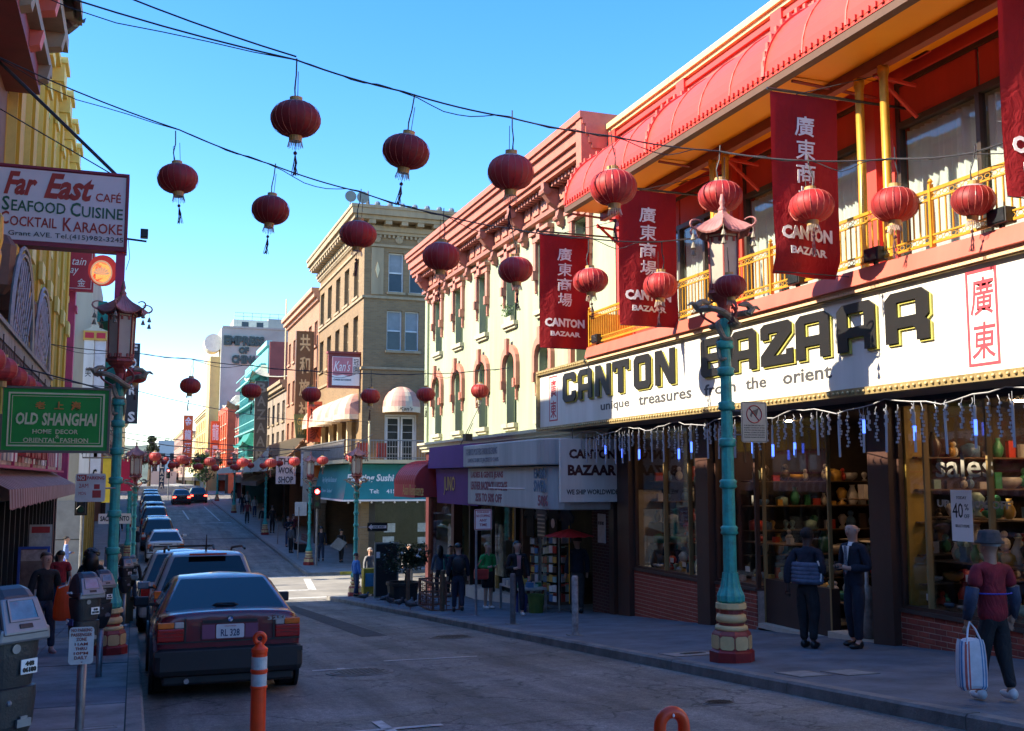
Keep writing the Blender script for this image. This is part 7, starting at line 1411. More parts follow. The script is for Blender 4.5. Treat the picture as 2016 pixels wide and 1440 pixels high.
# two men at the doorway
r, Pq, V = person(8.75, 12.35, 'man in dark padded body warmer with shaved head, talking at the doorway', 1.66, pi * .66, nvy, blk, skin_d, hair_b, ('back', 'hold'), .02, near=True, build_=1.2, bald=True, coat=True, lean=.06)
vm = cl('slate_padding', (.1, .13, .2)); q = MB()
for k in range(5): q.lathe([(.13 * 1.66, -.02), (.143 * 1.66, .02), (.13 * 1.66, .06)], V(0, 0, .54 + k * .032), 20, sy=.75)
Pq('padded_lower_vest', q, vm, smooth=True); Pq('white_piping', MB().tube([V(-.12, .06, .72), V(-.14, .03, .64), V(-.13, .03, .55)], .012, 5), letw); Pq('sideburn_shadow', MB().ball(V(0, .006, .94), .0525 * 1.66, .06 * 1.66, .052 * 1.66, 12, 8), mat('shaved_hair', (.02, .015, .013), .8))
r, Pq, V = person(9.3, 12.05, 'bald man in dark suit with striped tie standing in the doorway', 1.72, -1.45, nvy, nvy, skin_l, hair_g, ('hold', 'hold'), .02, near=True, build_=1.1, bald=True, coat=True, topz=.44)
Pq('shirt_front', MB().prism(Fr(V(0, -.075, 0), (1, 0, 0)), [(-.035 * 1.72, .8 * 1.72), (.035 * 1.72, .8 * 1.72), (0, .64 * 1.72)], 0, .012), letw); Pq('tie', MB().prism(Fr(V(0, -.083, 0), (1, 0, 0)), [(-.012 * 1.72, .8 * 1.72), (.012 * 1.72, .8 * 1.72), (.018 * 1.72, .6 * 1.72), (0, .58 * 1.72), (-.016 * 1.72, .6 * 1.72)], 0, .012), mat('striped_tie', (.22, .24, .28), .5, .5, 60)); Pq('collar', MB().lathe([(.045 * 1.72, .8 * 1.72), (.036 * 1.72, .83 * 1.72)], n=12), letw); Pq('phone', MB().box(-.03, .03, -.32, -.3, 1.08, 1.18), black_p); Pq('hair_fringe', MB().lathe([(.05 * 1.72, .915 * 1.72), (.052 * 1.72, .935 * 1.72)], n=14, sy=1.15), hair_g)
# woman with orange bag
r, Pq, V = person(-1.3, 18.4, 'woman in black jumper and jeans carrying an orange plastic bag', 1.6, .45, blk, dnm, skin_l, hair_br, ('bag', 'down'), .08, near=True, build_=1.05, shoe=mat('pink_shoe', (.4, .22, .2), .6), long=False)
Pq('hair_bun', MB().ball(V(0, .06, .95), .04 * 1.6, .04 * 1.6, .04 * 1.6, 8, 6), hair_br)
t = thing('orange_bag', (-.99, 18.1, G(18.1) + .5), 'bright orange plastic bag with white handle held by the woman in black', 'bag'); q = MB(); rows = [[(-.99 + .16 * sc_ * cos(a), 18.05 + .06 * sc_ * sin(a), G(18) + .13 + z + .01 * sin(4 * a)) for a in [2 * pi * k / 16 for k in range(17)]] for z, sc_ in ((.52, .85), (.56, 1), (.7, 1.02), (.88, .9), (1.0, .75), (1.04, .7))]; q.sweep(rows, None); q.add(rows[0][:-1], [tuple(range(16))]); build('sack', q, mat('orange_plastic', (.85, .09, .01), .4, .12, 6, trans=.3), t); build('handle', MB().tube([(-1.08, 18.0, G(18) + 1.15), (-.95, 18.0, G(18) + 1.2), (-.92, 18.0, G(18) + 1.32)], .012, 5), cols_[0], t)
P_ = [ # x, y, label, h, rz, kwargs
 (-1.75, 29.5, 'man in red polo shirt seen from behind on the left pavement', 1.74, pi, dict(top=redc, bot=jean, sk=skin_m, sleeve=.5, build_=1.15)),
 (-.72, 21.0, 'woman with big dark curly hair behind the parking meters', 1.66, pi, dict(top=blk, bot=dnm, long=True, curly=True)),
 (-2.05, 33.0, 'person in bright cyan jacket at the left shopfront', 1.65, pi, dict(top=cl('cyan', (.02, .4, .5)), bot=jean, hair=hair_g)),
 (-1.9, 31.4, 'person in black beside the man in red', 1.72, pi, dict(top=blk, long=True)), (-1.35, 35.5, 'woman in white blouse in the left pavement crowd', 1.62, pi * .8, dict(top=whc, hair=hair_br, long=True)),
 (-1.0, 38.5, 'blond child in white in the left pavement crowd', 1.45, 0, dict(top=whc, hair=hair_bl)), (-.45, 37.0, 'person in white shirt left of the first left lamp', 1.72, 0, dict(top=whc, bot=blk)), (.0, 33.4, 'grey haired person in dark coat right of the first left lamp', 1.6, 0, dict(top=blk, hair=hair_g)),
 (-2.55, 46.0, 'person in light blue shirt and black cap crossing the side street', 1.9, pi / 2, dict(top=cl('sky_shirt', (.2, .3, .6)), bot=cl('cobalt', (.03, .06, .3)), hair=blk, arms=('hold', 'down'))),
 (.15, 54.8, 'man in dark jacket and pale trousers beside the white sedan', 1.74, -.9, dict(top=nvy, bot=gry, arms=('raise', 'down'))),
 (7.35, 24.3, 'man with dark backpack seen from behind before the purple shop', 1.66, pi - .2, dict(top=nvy, bot=dnm, stride=.07, build_=1.15)),
 (8.4, 25.2, 'woman in green cardigan and black skirt with coral shoulder bag', 1.66, .3, dict(top=cl('green', (.02, .3, .07)), bot=blk, style='skirt', hair=hair_bl, arms=('hold', 'hold'), shoe=whs)),
 (8.1, 22.2, 'woman in black suit and pink blouse walking towards the camera', 1.66, -.1, dict(top=blk, bot=nvy, long=True, arms=('down', 'hold'), stride=.05, shoe=whs)),
 (9.4, 21.85, 'man in dark blazer under the red parasol, seen from behind', 1.74, pi, dict(top=nvy, bot=cl('brown_trouser', (.06, .05, .045)), sk=skin_m, build_=1.2)),
 (7.15, 35.6, 'small person in bright blue hooded jacket at the sunlit corner', 1.5, pi * .6, dict(top=cl('bright_blue', (.05, .22, .6)), bot=jean, stride=.06, build_=1.15)),
 (9.35, 33.0, 'person in grey blue jacket facing the shop behind the planter', 1.68, pi, dict(top=cl('slate', (.08, .11, .16)), bot=blk, long=True)), (9.9, 33.6, 'woman in teal top beside the red awning shopfront', 1.66, .2, dict(top=cl('teal', (.01, .25, .28)), bot=blk, arms=('hold', 'down'), hair=hair_br)),
 (7.9, 36.9, 'grey haired person in grey jacket behind the black menu board', 1.68, .4, dict(top=gry, bot=jean, hair=hair_g)), (9.9, 39.2, 'person in white by the sunlit corner of the cross street', 1.7, 0, dict(top=whc, bot=gry, hair=hair_g)),
 (8.75, 52.4, 'person in dark clothes walking behind the far right corner lamp', 1.74, pi, dict(top=nvy, bot=dnm, stride=.06)), (9.6, 51.6, 'person in black carrying a large flat white parcel', 1.66, pi * .8, dict(top=blk, bot=blk, stride=.06, arms=('hold', 'down'))),
 (8.9, 63.2, 'person in dark red top walking away on the far right pavement', 1.68, pi, dict(top=cl('wine', (.15, .02, .03)), bot=blk, stride=.06)), (8.2, 60.4, 'man in black jacket standing with arms raised, far right pavement', 1.72, .3, dict(top=nvy, bot=jean, arms=('raise', 'hold'))),
 (7.9, 57.0, 'person in striped top by the low bench on the far right pavement', 1.5, pi * .7, dict(top=cl('stripe', (.1, .11, .12)), bot=blk, build_=1.2)), (8.0, 71.0, 'man in black with a bag walking by the far lamp', 1.74, pi, dict(top=blk, bot=gry, stride=.05)),
 (8.5, 70.2, 'taller man in black near the far lamp', 1.8, pi * .9, dict(top=blk, bot=blk)), (7.75, 79.0, 'person in red backpack and black trousers at the far kerb', 1.7, pi, dict(top=cl('brick_red', (.25, .04, .04)), bot=blk, stride=.05)),
 (9.0, 86, 'person in white top in the shade of the cream canopy', 1.7, .2, dict(top=whc, bot=jean)), (8.4, 90, 'person in dark coat under the cream canopy', 1.72, 0, dict(top=blk)), (9.2, 94, 'person in white under the cream canopy, farther', 1.75, 0, dict(top=whc, hair=hair_g)), (8.5, 99, 'person in beige under the cream canopy, farthest', 1.7, 0, dict(top=cl('beige', (.4, .33, .22)))), (8.9, 104, 'person in dark blue at the far end of the right pavement', 1.7, pi, dict(top=nvy)),
 (-.9, 64, 'person in dark jacket on the far left pavement', 1.7, pi, dict(top=blk)), (-1.2, 74, 'person in white on the far left pavement', 1.7, 0, dict(top=whc)),
 (-1.35, 6.35, 'person in bright red jacket cut off by the left edge', 1.2, pi * .5, dict(top=cl('hot_red', (.6, .02, .04)), bot=blk, build_=1.25))]
for x, y, lab, h, rz, kw in P_:
    r, Pq, V = person(x, y, lab, h, rz, **kw)
    if 'dark backpack' in lab: Pq('backpack', MB().ball(V(0, .1, .69), .1 * h, .055 * h, .12 * h, 10, 7), mat('backpack_black', (.012, .012, .016), .6, .1, 9), smooth=True)
    if 'coral' in lab:
        t = thing('shoulder_bag', (8.15, 25.0, G(25) + .9), 'coral red shoulder bag of the woman in the green cardigan', 'bag'); build('pouch', MB().box(7.98, 8.34, 24.93, 25.08, G(25) + .87, G(25) + 1.12), mat('coral_leather', (.6, .05, .04), .4), t, bevel=.04); build('flap', MB().box(7.99, 8.33, 24.91, 24.935, G(25) + 1.0, G(25) + 1.12), mat('coral_leather', (0, 0, 0)), t, bevel=.01); build('strap', MB().tube([(8.0, 25.05, G(25) + 1.1), (8.35, 25.15, G(25) + 1.52), (8.45, 25.2, G(25) + 1.5)], .012, 4), mat('coral_leather', (0, 0, 0)), t)
    if 'flat white parcel' in lab:
        t = thing('flat_parcel', (9.3, 51.2, G(51) + .8), 'large flat white parcel carried tilted on the far corner', 'parcel'); build('board', MB().prism(FY(9.3, 51.1, G(51) + .75), [(-.35, .25), (.15, 0), (.5, .4), (.05, .66)], -.05, 0), mat('grey_card', (.3, .3, .29), .7, .2, 3), t)
    if 'pink blouse' in lab: Pq('blouse', MB().prism(Fr(V(0, -.072, 0), (1, 0, 0)), [(-.03 * h, .8 * h), (.03 * h, .8 * h), (.02 * h, .62 * h), (-.02 * h, .62 * h)], 0, .012), cl('pink', (.55, .25, .25)))
# ================================================================ street furniture and small things
def make_meter():
    r = thing('parking_meter', (0, 0, 0), 'x', 'parking meter', 'single space parking meters on the left kerb')
    def P(n, q, m, par=None, **k): q.v = [Vector((p.x * (1 - 1.3 * max(0, p.z - 1.07)), p.y, p.z)) for p in q.v]; return build(n, q, m, par or r, **k)
    mb_ = mat('meter_charcoal', (.028, .027, .028), .5, .12, 9, bump=.15); ms = mat('meter_silver', (.24, .25, .27), .5, .1, 9, metal=.6); mp = mat('meter_purple_grey', (.045, .042, .05), .4, .1, 9)
    P('pole', MB().lathe([(.035, -.3), (.035, .62)], n=14), metal_g, smooth=True); P('foot', MB().lathe([(.075, 0), (.075, .012), (.04, .03)], n=16), metal_g)
    rings = [(.6, .04, .045), (.64, .06, .06), (.74, .1, .085), (.84, .108, .09), (.88, .105, .09), (.885, .09, .078), (1.0, .108, .09), (1.06, .11, .092)]
    rows = [[(a * (abs(cos(t)) ** .55) * (1 if cos(t) > 0 else -1), b * (abs(sin(t)) ** .55) * (1 if sin(t) > 0 else -1), z) for t in [2 * pi * k / 32 for k in range(33)]] for z, a, b in rings]
    q = MB().sweep(rows, None); q.add(rows[0][:-1], [tuple(range(32))]); q.add(rows[-1][:-1], [tuple(range(32))]); P('vault', q, mb_, smooth=False)
    hood = [(-.105, 1.06), (-.11, 1.11), (-.055, 1.225), (-.03, 1.25), (0, 1.262), (.03, 1.258), (.06, 1.24), (.085, 1.2), (.097, 1.14), (.1, 1.06)]   # (y, z) profile; front at -y
    q = MB().prism(Fr((0, 0, 0), (0, 1, 0)), hood, -.115, .115); P('mechanism', q, mp, bevel=.04)
    f = Fr((0, -.108, 1.1), (1, 0, 0), Vector((0, .06, .125)).normalized()); P('silver_face', MB().box(-.1, .1, -.02, .125, 0, .018, f), ms, bevel=.012); P('front_lip', MB().box(-.112, .112, -.122, -.09, 1.055, 1.11), ms, bevel=.01)
    P('screen', MB().box(-.062, .062, .035, .11, .018, .021, f), mat('lcd_glass', (.12, .3, .42), .1, .25, 14)); P('screen_bezel', ring(MB(), f, -.07, .028, .07, .118, .008, .018, .024), ms); P('coin_slot', MB().box(-.03, .03, .0, .018, .018, .022, f), black_p, bevel=.003)
    g = FY(0, -.093, 0); P('label_card', MB().box(.005, .075, .93, .985, -.002, .003, g), letw); letter('lettering', '448', g, .022, .96, .036, .018, black_p, r, ext=.008, bold=.02); letter('lettering', '06180', g, .012, .937, .056, .018, black_p, r, ext=.008, bold=.02)
    P('lock', MB().lathe([(.018, -.006), (.018, .006)], (0, 0, 0), 12, fr=lambda a, b, c: Vector((-.02 + a, -.093 - c, 1.03 + b))), ms); P('vault_lock', MB().box(-.005, .055, -.102, -.09, .735, .765).box(.01, .04, -.1, -.09, .765, .775), ms); P('small_lock', MB().ball((-.035, -.088, .83), .012, n=8, m=5), ms)
    gs = Fr((-.113, .06, 0), (0, -1, 0)); P('pay_sticker', MB().box(-.0, .1, .85, .9, -.001, .004, gs), mat('sticker_blue', (.03, .07, .25), .5)); letter('lettering', 'P', gs, .01, .857, .03, .036, letw, r, ext=.01, bold=.03); letter('lettering', 'park', gs, .0, 1.09, .07, .022, letw, r, ext=.01, bold=.03)
    return r
MT = make_meter(); mt = [(-.46, 4.9, 1.08, 'large parking meter at the lower left corner of the photo'), (-.38, 9.9, .72, 'parking meter behind the passenger zone sign'), (-.35, 14.2, .39, 'parking meter just left of the first lamp post'), (-.14, 22.5, -.03, 'parking meter between the two left lamp posts'), (-.03, 27.5, -.38, 'farthest parking meter by the second left lamp post')]
for i, (x, y, zt, lab) in enumerate(mt):
    o = MT if i == 0 else copy_tree(MT); g = G(y) + .13; s = max(.9, (zt - g) / 1.25); o.location = (x - (.03 if i == 0 else 0), y, zt - 1.34); o.rotation_euler = (0, 0, .72 if i == 0 else .55); o.scale = (1.08,) * 3; o['label'] = lab
# orange posts in the foreground
orp = mat('orange_plastic_post', (.95, .06, .006), .4, .12, 9); refl_w = mat('reflective_white', (.55, .55, .54), .4, .2, 20)
t = thing('delineator_post', (.81, 7.2, G(7.2)), 'orange delineator post with two white bands in front of the maroon car', 'traffic post'); c0 = (.81, 7.2, G(7.2)); hh = .52 - G(7.2) + .0
build('base', MB().lathe([(.12, 0), (.12, .03), (.06, .05)], c0, 20), black_p, t); build('tube', MB().lathe([(.05, .03), (.05, hh - .12), (.054, hh - .11), (.054, hh - .09), (.035, hh - .075), (.022, hh - .06), (.02, hh - .045)], c0, 24), orp, t, smooth=False)
build('grip', MB().tube([(c0[0] + .032 * cos(a), c0[1], c0[2] + hh - .025 + .032 * sin(a)) for a in [-pi / 2 + k * pi / 8 for k in range(17)]], .016, 8), orp, t, smooth=True)
for a, b in ((hh - .22, hh - .14), (hh - .33, hh - .25)): build('white_band', MB().lathe([(.0515, a), (.0515, b)], c0, 24), refl_w, t)
build('lip', MB().lathe([(.05, hh - .345), (.056, hh - .34), (.056, hh - .33), (.05, hh - .325)], c0, 24).lathe([(.05, hh - .245), (.056, hh - .24), (.056, hh - .225), (.05, hh - .22)], c0, 24), orp, t)
t = thing('loop_bollard', (2.34, 4.4, G(4.4)), 'orange looped plastic bollard at the bottom edge of the photo', 'traffic post'); g = G(4.4); zt = .515; R0 = .062
x0_ = 2.36; build('loop', MB().tube([(x0_ - R0, 4.4, g + .05), (x0_ - R0, 4.4, zt - .12)] + [(x0_ - R0 * cos(a), 4.4, zt - .1 + R0 * 1.05 * sin(a)) for a in [k * pi / 10 for k in range(11)]] + [(x0_ + R0, 4.4, zt - .12), (x0_ + R0, 4.4, g + .05)], .028, 14), orp, t, smooth=True); build('base', MB().lathe([(.16, 0), (.16, .04), (.1, .07)], (x0_, 4.4, g), 20), black_p, t); build('keyhole_mark', MB().ball((x0_ - .005, 4.372, zt - .045), .006, .004, .009, 6, 5), letw, t)
# bollards on the right pavement
def bollard(x, y, h, m, lab, r=.055):
    t = thing('bollard', (x, y, G(y) + .13), lab, 'bollard'); g = (x, y, G(y) + .13); build('shaft', MB().lathe([(r, 0), (r, h - .03), (r * .8, h)], g, 14), m, t, smooth=False); build('foot_plate', MB().box(x - .12, x + .12, y - .1, y + .1, g[2] - .005, g[2] + .012), kerb_m, t)
bollard(7.05, 19.6, .98, mat('grey_pole_paint', (.13, .14, .15), .6, .3, 8), 'dark grey steel bollard in front of the open shop'); bollard(7.0, 16.38, .98, mat('pale_pole_paint', (.42, .42, .42), .6, .4, 8), 'pale scuffed steel bollard nearest on the right pavement'); brp = mat('brown_pole_paint', (.16, .09, .05), .6, .25, 8); bollard(7.15, 24.95, 1.0, brp, 'brown bollard at the right end of the lattice box'); bollard(7.05, 28.0, 1.0, brp, 'brown bollard at the left end of the lattice box')
# lattice fence box
t = thing('lattice_box', (7.3, 25.8, G(25.8) + .13), 'low brown wooden lattice screen box on the right pavement', 'planter box'); lm_ = mat('weathered_red_wood', (.22, .09, .06), .7, .3, 6); g = G(25.6) + .13
for fr, w_ in ((FY(6.98, 25.3, g), .75), (FX(6.98, 26.6, g), 1.3), (FY(6.98, 26.6, g), .75)):
    q = MB(); ring(q, fr, 0, 0, w_, .72, .05, -.03, .0); q.box(.05, w_ - .05, .34, .38, -.025, 0, fr); build('frame', q, lm_, t); q = MB(); n = int(w_ / .16)
    for i in range(n + 1):
        u = .05 + (w_ - .1) * i / max(1, n); q.box(u - .012, u + .012, .05, .67, -.02, -.005, fr)
        for z in (.14, .24, .46, .57): q.box(u, min(u + .09, w_ - .05), z - .01, z + .01, -.02, -.006, fr)
    build('fretwork', q, lm_, t)
# planter with shrub
t = thing('planter', (7.5, 30.4, G(30.4) + .13), 'round dark planter holding a leafy shrub with white flowers', 'planter'); g = (7.5, 30.4, G(30.4) + .13); build('tub', MB().lathe([(.3, 0), (.42, .1), (.46, .5), (.5, .52), (.5, .6), (.42, .6), (.4, .5)], g, 18), mat('black_tub', (.02, .02, .02), .5), t); build('soil', MB().lathe([(.41, .5), (.41, .52)], g, 14), mat('soil', (.03, .02, .015), .9), t)
tree(7.5, 30.4, g[2] + .5, 1.15, .75, 'leafy shrub with white blooms growing in the dark planter', 1500, mat('shrub_leaf', (.03, .06, .025), .5, .4, 6), 'shrub', .03, .11)
q = MB()
for _ in range(7): q.ball((7.5 + random.uniform(-.3, .4), 30.0 + random.uniform(-.3, .2), g[2] + 1.3 + random.uniform(0, .3)), .05, .05, .04, 6, 4)
build('blossom', q, letw, bpy.data.objects.get('shrub'))
t = thing('menu_board', (7.72, 34.3, G(34.3) + .13), 'tall black free standing board beside the sunlit corner lamp', 'sign board'); f = FY(7.5, 34.2, G(34.3) + .13); build('panel', MB().box(0, .75, .05, 1.75, -.05, 0, f), black_p, t); build('frame', ring(MB(), f, -.03, 0, .78, 1.8, .05, -.06, .02), mat('steel_edge', (.25, .24, .2), .4), t); build('notice', MB().box(.03, .15, 1.3, 1.5, .0, .01, f), letw, t)
t = thing('newspaper_box', (7.5, 36.0, G(36) + .13), 'yellow and blue newspaper box against the corner lamp', 'newspaper box'); f = FY(7.45, 35.8, G(36) + .13); build('cabinet', MB().box(0, .42, .1, .95, -.35, 0, f), mat('ochre_box', (.5, .35, .03), .6, .25, 4), t, bevel=.01); build('blue_door', MB().box(.06, .36, .35, .8, 0, .015, f), mat('cyan_door', (.05, .28, .45), .5, .2, 4), t); build('leg', MB().box(.03, .1, 0, .1, -.3, -.05, f), black_p, t); build('leg', MB().box(.32, .39, 0, .1, -.3, -.05, f), black_p, t)
# open-front shop goods
goods_l = [('postcard rack', 9.2, 23.6), ('postcard rack', 9.55, 24.6), ('postcard rack', 9.3, 22.7)]
for i, (c, x, y) in enumerate(goods_l):
    t = thing('postcard_rack', (x, y, G(y) + .13), ['crowded postcard rack in the middle of the open shopfront', 'postcard rack at the left of the open shopfront', 'postcard rack at the right beside the man in the blazer'][i], 'display rack'); g = G(y) + .13; build('stand', MB().tube([(x, y, g), (x, y, g + 1.75)], .02, 6).box(x - .25, x + .25, y - .25, y + .25, g, g + .03), metal_g, t)
    for k in range(7):
        for j in range(4):
            a = j * pi / 2 + .4; fr = Fr((x + .2 * cos(a), y + .2 * sin(a), g + .25 + k * .22), (-sin(a), cos(a), 0)); [build('card_pocket', MB().box(a_ + .005, a_ + .115, 0, random.uniform(.12, .18), -.01, .01, fr), random.choice([gm[0], gm[5], gm[3], gm[4], gm[6], gm[2], gm[6], gm[7]]), t) for a_ in (-.12, 0)]
t = thing('goods_table', (8.9, 24.3, G(24) + .13), 'low table heaped with small souvenirs in front of the open shop', 'table'); g = G(24) + .13; build('top', MB().box(8.5, 9.2, 23.2, 24.6, g + .55, g + .6), gm[5], t); [build('leg', MB().box(a, a + .05, b, b + .05, g, g + .55), metal_g, t) for a in (8.5, 9.15) for b in (23.2, 24.55)]
for k in range(34):
    x, y = random.uniform(8.55, 9.15), random.uniform(23.25, 24.55); s = random.uniform(.04, .09); build('souvenir', MB().lathe([(r_ * s * 9, z_ * s * 9) for r_, z_ in random.choice(vase)], (x, y, g + .6), 8) if k % 2 else MB().box(x - s, x + s, y - s, y + s, g + .6, g + .6 + s * 1.5), random.choice(gm), t)
for nm, x, y, c, lab in (('bucket', 8.75, 22.75, (.1, .16, .03), 'olive green plastic bucket at the open shopfront'), ('blue_bin', 8.6, 23.4, (.03, .05, .2), 'blue plastic crate at the foot of the souvenir table')):
    t = thing(nm, (x, y, G(y) + .13), lab, nm.replace('_', ' ')); g = (x, y, G(y) + .13); build('tub', MB().lathe([(.16, 0), (.2, .4), (.22, .42), (.19, .42), (.15, .05)], g, 14 if nm == 'bucket' else 4, ph=pi / 4), mat('tub_' + nm, c, .5, .15, 6), t); build('contents', MB().lathe([(.15, .3), (.15, .34)], g, 8), gm[2], t)
for i, (y, c, lab) in enumerate(((25.6, (.02, .02, .03), 'black hanging t shirt at the left of the open shop'), (24.8, (.3, .3, .3), 'striped black and white t shirt hanging over the open shop'), (24.0, (.03, .02, .02), 'black t shirt with round print over the open shop'), (23.2, (.02, .03, .06), 'navy t shirt hanging over the open shop'))):
    t = thing('t_shirt', F(-y, .3, .3), lab, 't-shirt'); u = -y; fr = FX(9.7, 0, 0); build('cloth', MB().prism(fr, [(u - .25, .05), (u + .25, .05), (u + .25, .6), (u + .4, .5), (u + .45, .65), (u + .2, .8), (u - .2, .8), (u - .45, .65), (u - .4, .5), (u - .25, .6)], -.02, .02), mat('tee_%d' % i, c, .8, .1, 5), t); build('hanger', MB().tube([fr(u, .8, 0), fr(u, .95, 0)], .008, 4), wirem, t)
    if i == 1:
        for k in range(6): build('stripe', MB().box(u - .25, u + .25, .1 + k * .1, .14 + k * .1, .02, .025, fr), letw, t)
    if i == 2: build('print', MB().lathe([(.12, .02), (.12, .025)], (0, 0, 0), 14, fr=lambda a, b, c_, u=u: fr(u + a, .45 + b, c_)), letw, t)
t = thing('parasol', (8.9, 21.9, G(22) + 1.6), 'small red paper parasol open over the shop goods', 'parasol'); q = MB(); rows = [[(9.1 + .55 * (1 - t_) * cos(a), 21.6 + .55 * (1 - t_) * sin(a), .28 + .16 * t_ - (.02 if i % 2 else 0) * (1 - t_)) for i, a in enumerate([2 * pi * k / 24 for k in range(25)])] for t_ in (0, .35, .7, 1)]; build('canopy', q.sweep(rows, None), mat('red_parasol', (.55, .02, .02), .6, .1, 5, trans=.3), t); build('stick', MB().tube([(9.1, 21.6, -1.2), (9.1, 21.6, .5)], .012, 5), gold, t)
t = thing('notice_plaque', F(-21.7, .3, .06), 'small pale plaque with two lines of text on the brick pier', 'sign'); build('plate', MB().box(-21.9, -21.5, .1, .75, .05, .07, F), signw, t); letter('lettering', 'NO REFUND', F, -21.86, .5, .3, .08, sm, t, ext=.075)
# pigeons
def make_pigeon():
    r = thing('pigeon', (0, 0, 0), 'x', 'pigeon', 'pigeons along the right kerb'); q = MB().tube([(0, .17, .1), (0, .08, .12), (0, -.02, .13), (0, -.09, .15), (0, -.11, .2), (0, -.12, .23), (0, -.135, .235)], [.012, .05, .065, .05, .028, .028, .008], 8); build('body', q, mat('pigeon_grey', (.06, .065, .08), .6, .3, 20), r, smooth=True); build('tail', MB().box(-.03, .03, .14, .25, .09, .1), black_p, r)
    for s in (-1, 1): build('wing', MB().ball((s * .05, .03, .14), .02, .1, .04, 8, 5), mat('pigeon_wing', (.1, .1, .11), .6, .3, 20), r, smooth=True); build('leg', MB().tube([(s * .02, 0, .08), (s * .02, -.01, 0)], .005, 4), mat('pink_leg', (.3, .1, .08), .6), r)
    return r
PG = make_pigeon()
for i, (x, y, a, lab) in enumerate([(6.72, 32.2, 1.2, 'pigeon farthest left along the kerb'), (6.95, 30.3, 2.0, 'pigeon by the planter foot'), (6.7, 28.6, -.8, 'pigeon in the middle of the kerb group'), (6.66, 27.4, .5, 'pigeon fourth from the left at the kerb'), (6.85, 26.9, 2.6, 'pigeon close behind the fourth one'), (6.62, 26.0, -1.9, 'pigeon rightmost at the kerb')]):
    o = PG if i == 0 else copy_tree(PG); o.location = (x, y, G(y) + .14); o.rotation_euler = (0, 0, a); o.scale = (1.15,) * 3; o['label'] = lab
# left side odds and ends
t = thing('poster_stand', (-1.95, 24, G(24) + .13), 'blue framed poster stand by the left shopfront', 'poster stand'); f = Fr((-2.3, 24.6, G(24.5) + .13), (1, 0, 0)); build('frame', ring(MB(), f, 0, 0, .62, 1.75, .05, -.05, 0), mat('blue_frame', (.03, .08, .35), .5), t); build('poster', MB().box(.06, .56, .08, 1.7, -.03, -.01, f), mat('brown_poster', (.18, .12, .09), .6, .5, 3), t); build('header', MB().box(.06, .56, 1.45, 1.68, -.01, .0, f), mat('header_paper', (.45, .36, .3), .6, .3, 9), t); build('white_flyer', MB().box(.06, .4, .1, .85, -.01, 0, f), mat('notice_paper', (0, 0, 0)), t)
t = thing('window_notice', (-2.3, 27.6, 0), 'white notice with red header in the left shop window', 'notice'); f = FY(-2.35, 27.5, -.3); build('sheet', MB().box(0, .5, 0, .75, -.01, 0, f), mat('notice_paper', (0, 0, 0)), t); build('red_header', MB().box(.05, .45, .55, .7, 0, .005, f), sr2, t)
t = thing('litter_bin', (-.75, 52.5, G(52)), 'dark metal litter bin beyond the side street on the left', 'litter bin'); build('drum', MB().lathe([(.3, 0), (.33, .9), (.36, .95), (.3, 1.05)], (-.75, 52.5, G(52.5) + .13), 16), mat('dark_green_bin', (.015, .03, .04), .5), t); build('opening', MB().lathe([(.2, 1.04), (.2, 1.06)], (-.75, 52.5, G(52.5) + .13), 12), black_p, t)
t = thing('newspaper_box', (-.95, 50.5, G(50)), 'dark blue newspaper box behind the lamp post on the left', 'newspaper box'); build('cabinet', MB().box(-1.2, -.7, 50.3, 50.7, G(50.5) + .2, G(50.5) + 1.25), mat('navy_enamel', (0, 0, 0)), t, bevel=.02); build('window', MB().box(-1.12, -.78, 50.28, 50.3, G(50.5) + .7, G(50.5) + 1.15), darkglass, t)
for i, (x, y, w_, h_, lab) in enumerate([(-.25, 26.0, .45, .75, 'tall brown cardboard box against the kerb by the lamp'), (.0 - .1, 26.9, .3, .5, 'smaller cardboard box beside the tall one')]):
    t = thing('cardboard_box', (x, y, G(y) + .13), lab, 'box'); g = G(y) + .13; build('carton', MB().box(x - w_ / 2, x + w_ / 2, y - .2, y + .2, g, g + h_), mat('cardboard', (.3, .16, .08), .8, .15, 4), t); build('flap', MB().add([(x - w_ / 2, y - .2, g + h_), (x + w_ / 2, y - .2, g + h_), (x + w_ / 2 + .02, y - .35, g + h_ + .1), (x - w_ / 2, y - .35, g + h_ + .08)], [(0, 1, 2, 3)]), mat('cardboard', (0, 0, 0)), t)
def signal(x, y, z, lab, on, ang=0):
    t = thing('traffic_light', (x, y, z), lab, 'traffic light'); build('housing', MB().box(x - .15, x + .15, y, y + .2, z, z + .95), black_p, t, bevel=.02); build('backplate', MB().box(x - .2, x + .2, y + .2, y + .22, z - .05, z + 1.0), black_p, t)
    for k, (nm, c) in enumerate((('green_lens', (.01, .06, .03)), ('amber_lens', (.08, .05, .01)), ('red_lens', (.1, .01, .01)))): build(nm, MB().lathe([(.11, 0), (.11, .02)], (0, 0, 0), 14, fr=lambda a, b, c_, k=k: Vector((x + a, y - c_, z + .17 + k * .3 + b))), mat('signal_red_on', (1, .05, .05), .3, 0, emit=7) if k == 2 and on else mat(nm, c, .3), t); build('visor', MB().tube([(x - .12, y - .1, z + .17 + k * .3), (x, y - .12, z + .3 + k * .3), (x + .12, y - .1, z + .17 + k * .3)], .012, 4), black_p, t)
    build('mast', MB().tube([(x + .05, y + .3, G(y)), (x + .05, y + .3, z + 1)], .06, 8), metal_g, t)
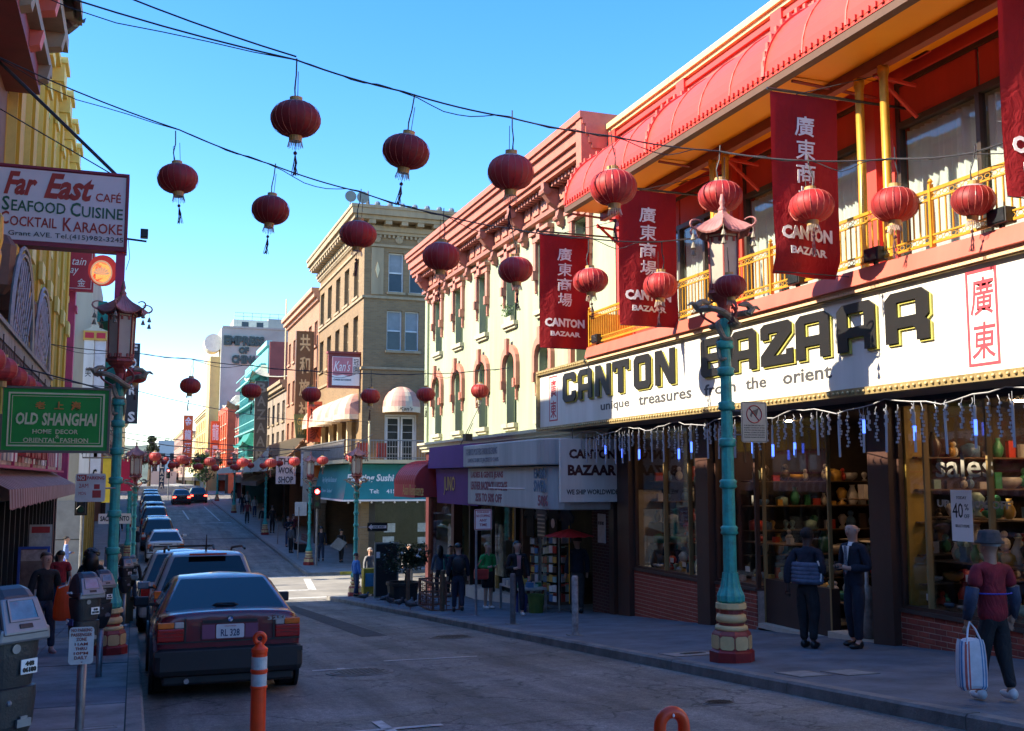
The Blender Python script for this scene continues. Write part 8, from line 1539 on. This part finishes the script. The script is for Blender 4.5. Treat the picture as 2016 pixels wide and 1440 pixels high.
signal(8.2, 50.5, .15, 'traffic light showing red before the teal awning', True); signal(-1.72, 38.2, .35, 'traffic light seen side on behind the no parking sign', False); signal(3.2, 117, 1.6, 'far traffic light showing red above the parked row', True)
t = thing('bench', (8.6, 57.6, G(57)), 'low brown bench on the far right pavement', 'bench'); g = G(57.6) + .13
for k in range(3): build('seat_slat', MB().box(8.3 + k * .14, 8.42 + k * .14, 57, 58.8, g + .42, g + .46), lm_, t)
for k in range(3): build('back_slat', MB().box(8.72, 8.76, 57, 58.8, g + .55 + k * .13, g + .65 + k * .13), lm_, t)
for y in (57.1, 58.7): build('leg', MB().box(8.3, 8.76, y - .04, y + .04, g, g + .42), black_p, t)
def postt(x, y, h, lab): t = thing('sign_post', (x, y, G(y) + .13), lab, 'post'); build('pole', MB().tube([(x, y, G(y) + .13), (x, y, G(y) + .13 + h)], .03, 6), metal_g, t); build('foot', MB().lathe([(.08, 0), (.08, .02)], (x, y, G(y) + .13), 8), metal_g, t)
postt(7.85, 54, 2.6, 'thin grey sign post beyond the far corner lamp'); postt(8.0, 58, 1.1, 'short thin post beside the bench'); postt(7.9, 62.5, 1.2, 'short thin post farther along the far kerb')
plate_sign(7.65, 8.25, 54, -.35, .35, signw, 'small white parking sign on a thin post by the teal awning')
t = thing('porcelain_lion', (10.3, 12.75, G(12.7)), 'pale wrapped guitar shaped ornament standing in the doorway', 'ornament'); build('figure', MB().lathe([(.05, 0), (.13, .05), (.15, .25), (.09, .42), (.12, .58), (.08, .75), (.03, .8), (.03, 1.05)], (10.1, 12.8, G(12.8) + .14), 12), mat('plastic_wrap', (.3, .26, .22), .4, .3, 9), t, smooth=True)
# reflected sign on the opposite side, seen only in the shop window glass
t = thing('bargain_sign', (-2.3, 24, 1.4), 'white bargain sign board across the street mirrored in the shop window', 'sign'); f = FL(-2.02, 0, 0); build('board', MB().box(20.5, 27.0, 1.75, 2.9, -.3, -.2, f), letw, t); letter('lettering', 'BARGAIN', f, 21.2, 1.95, 5, .75, sr2, t, bold=.03, ext=-.18)
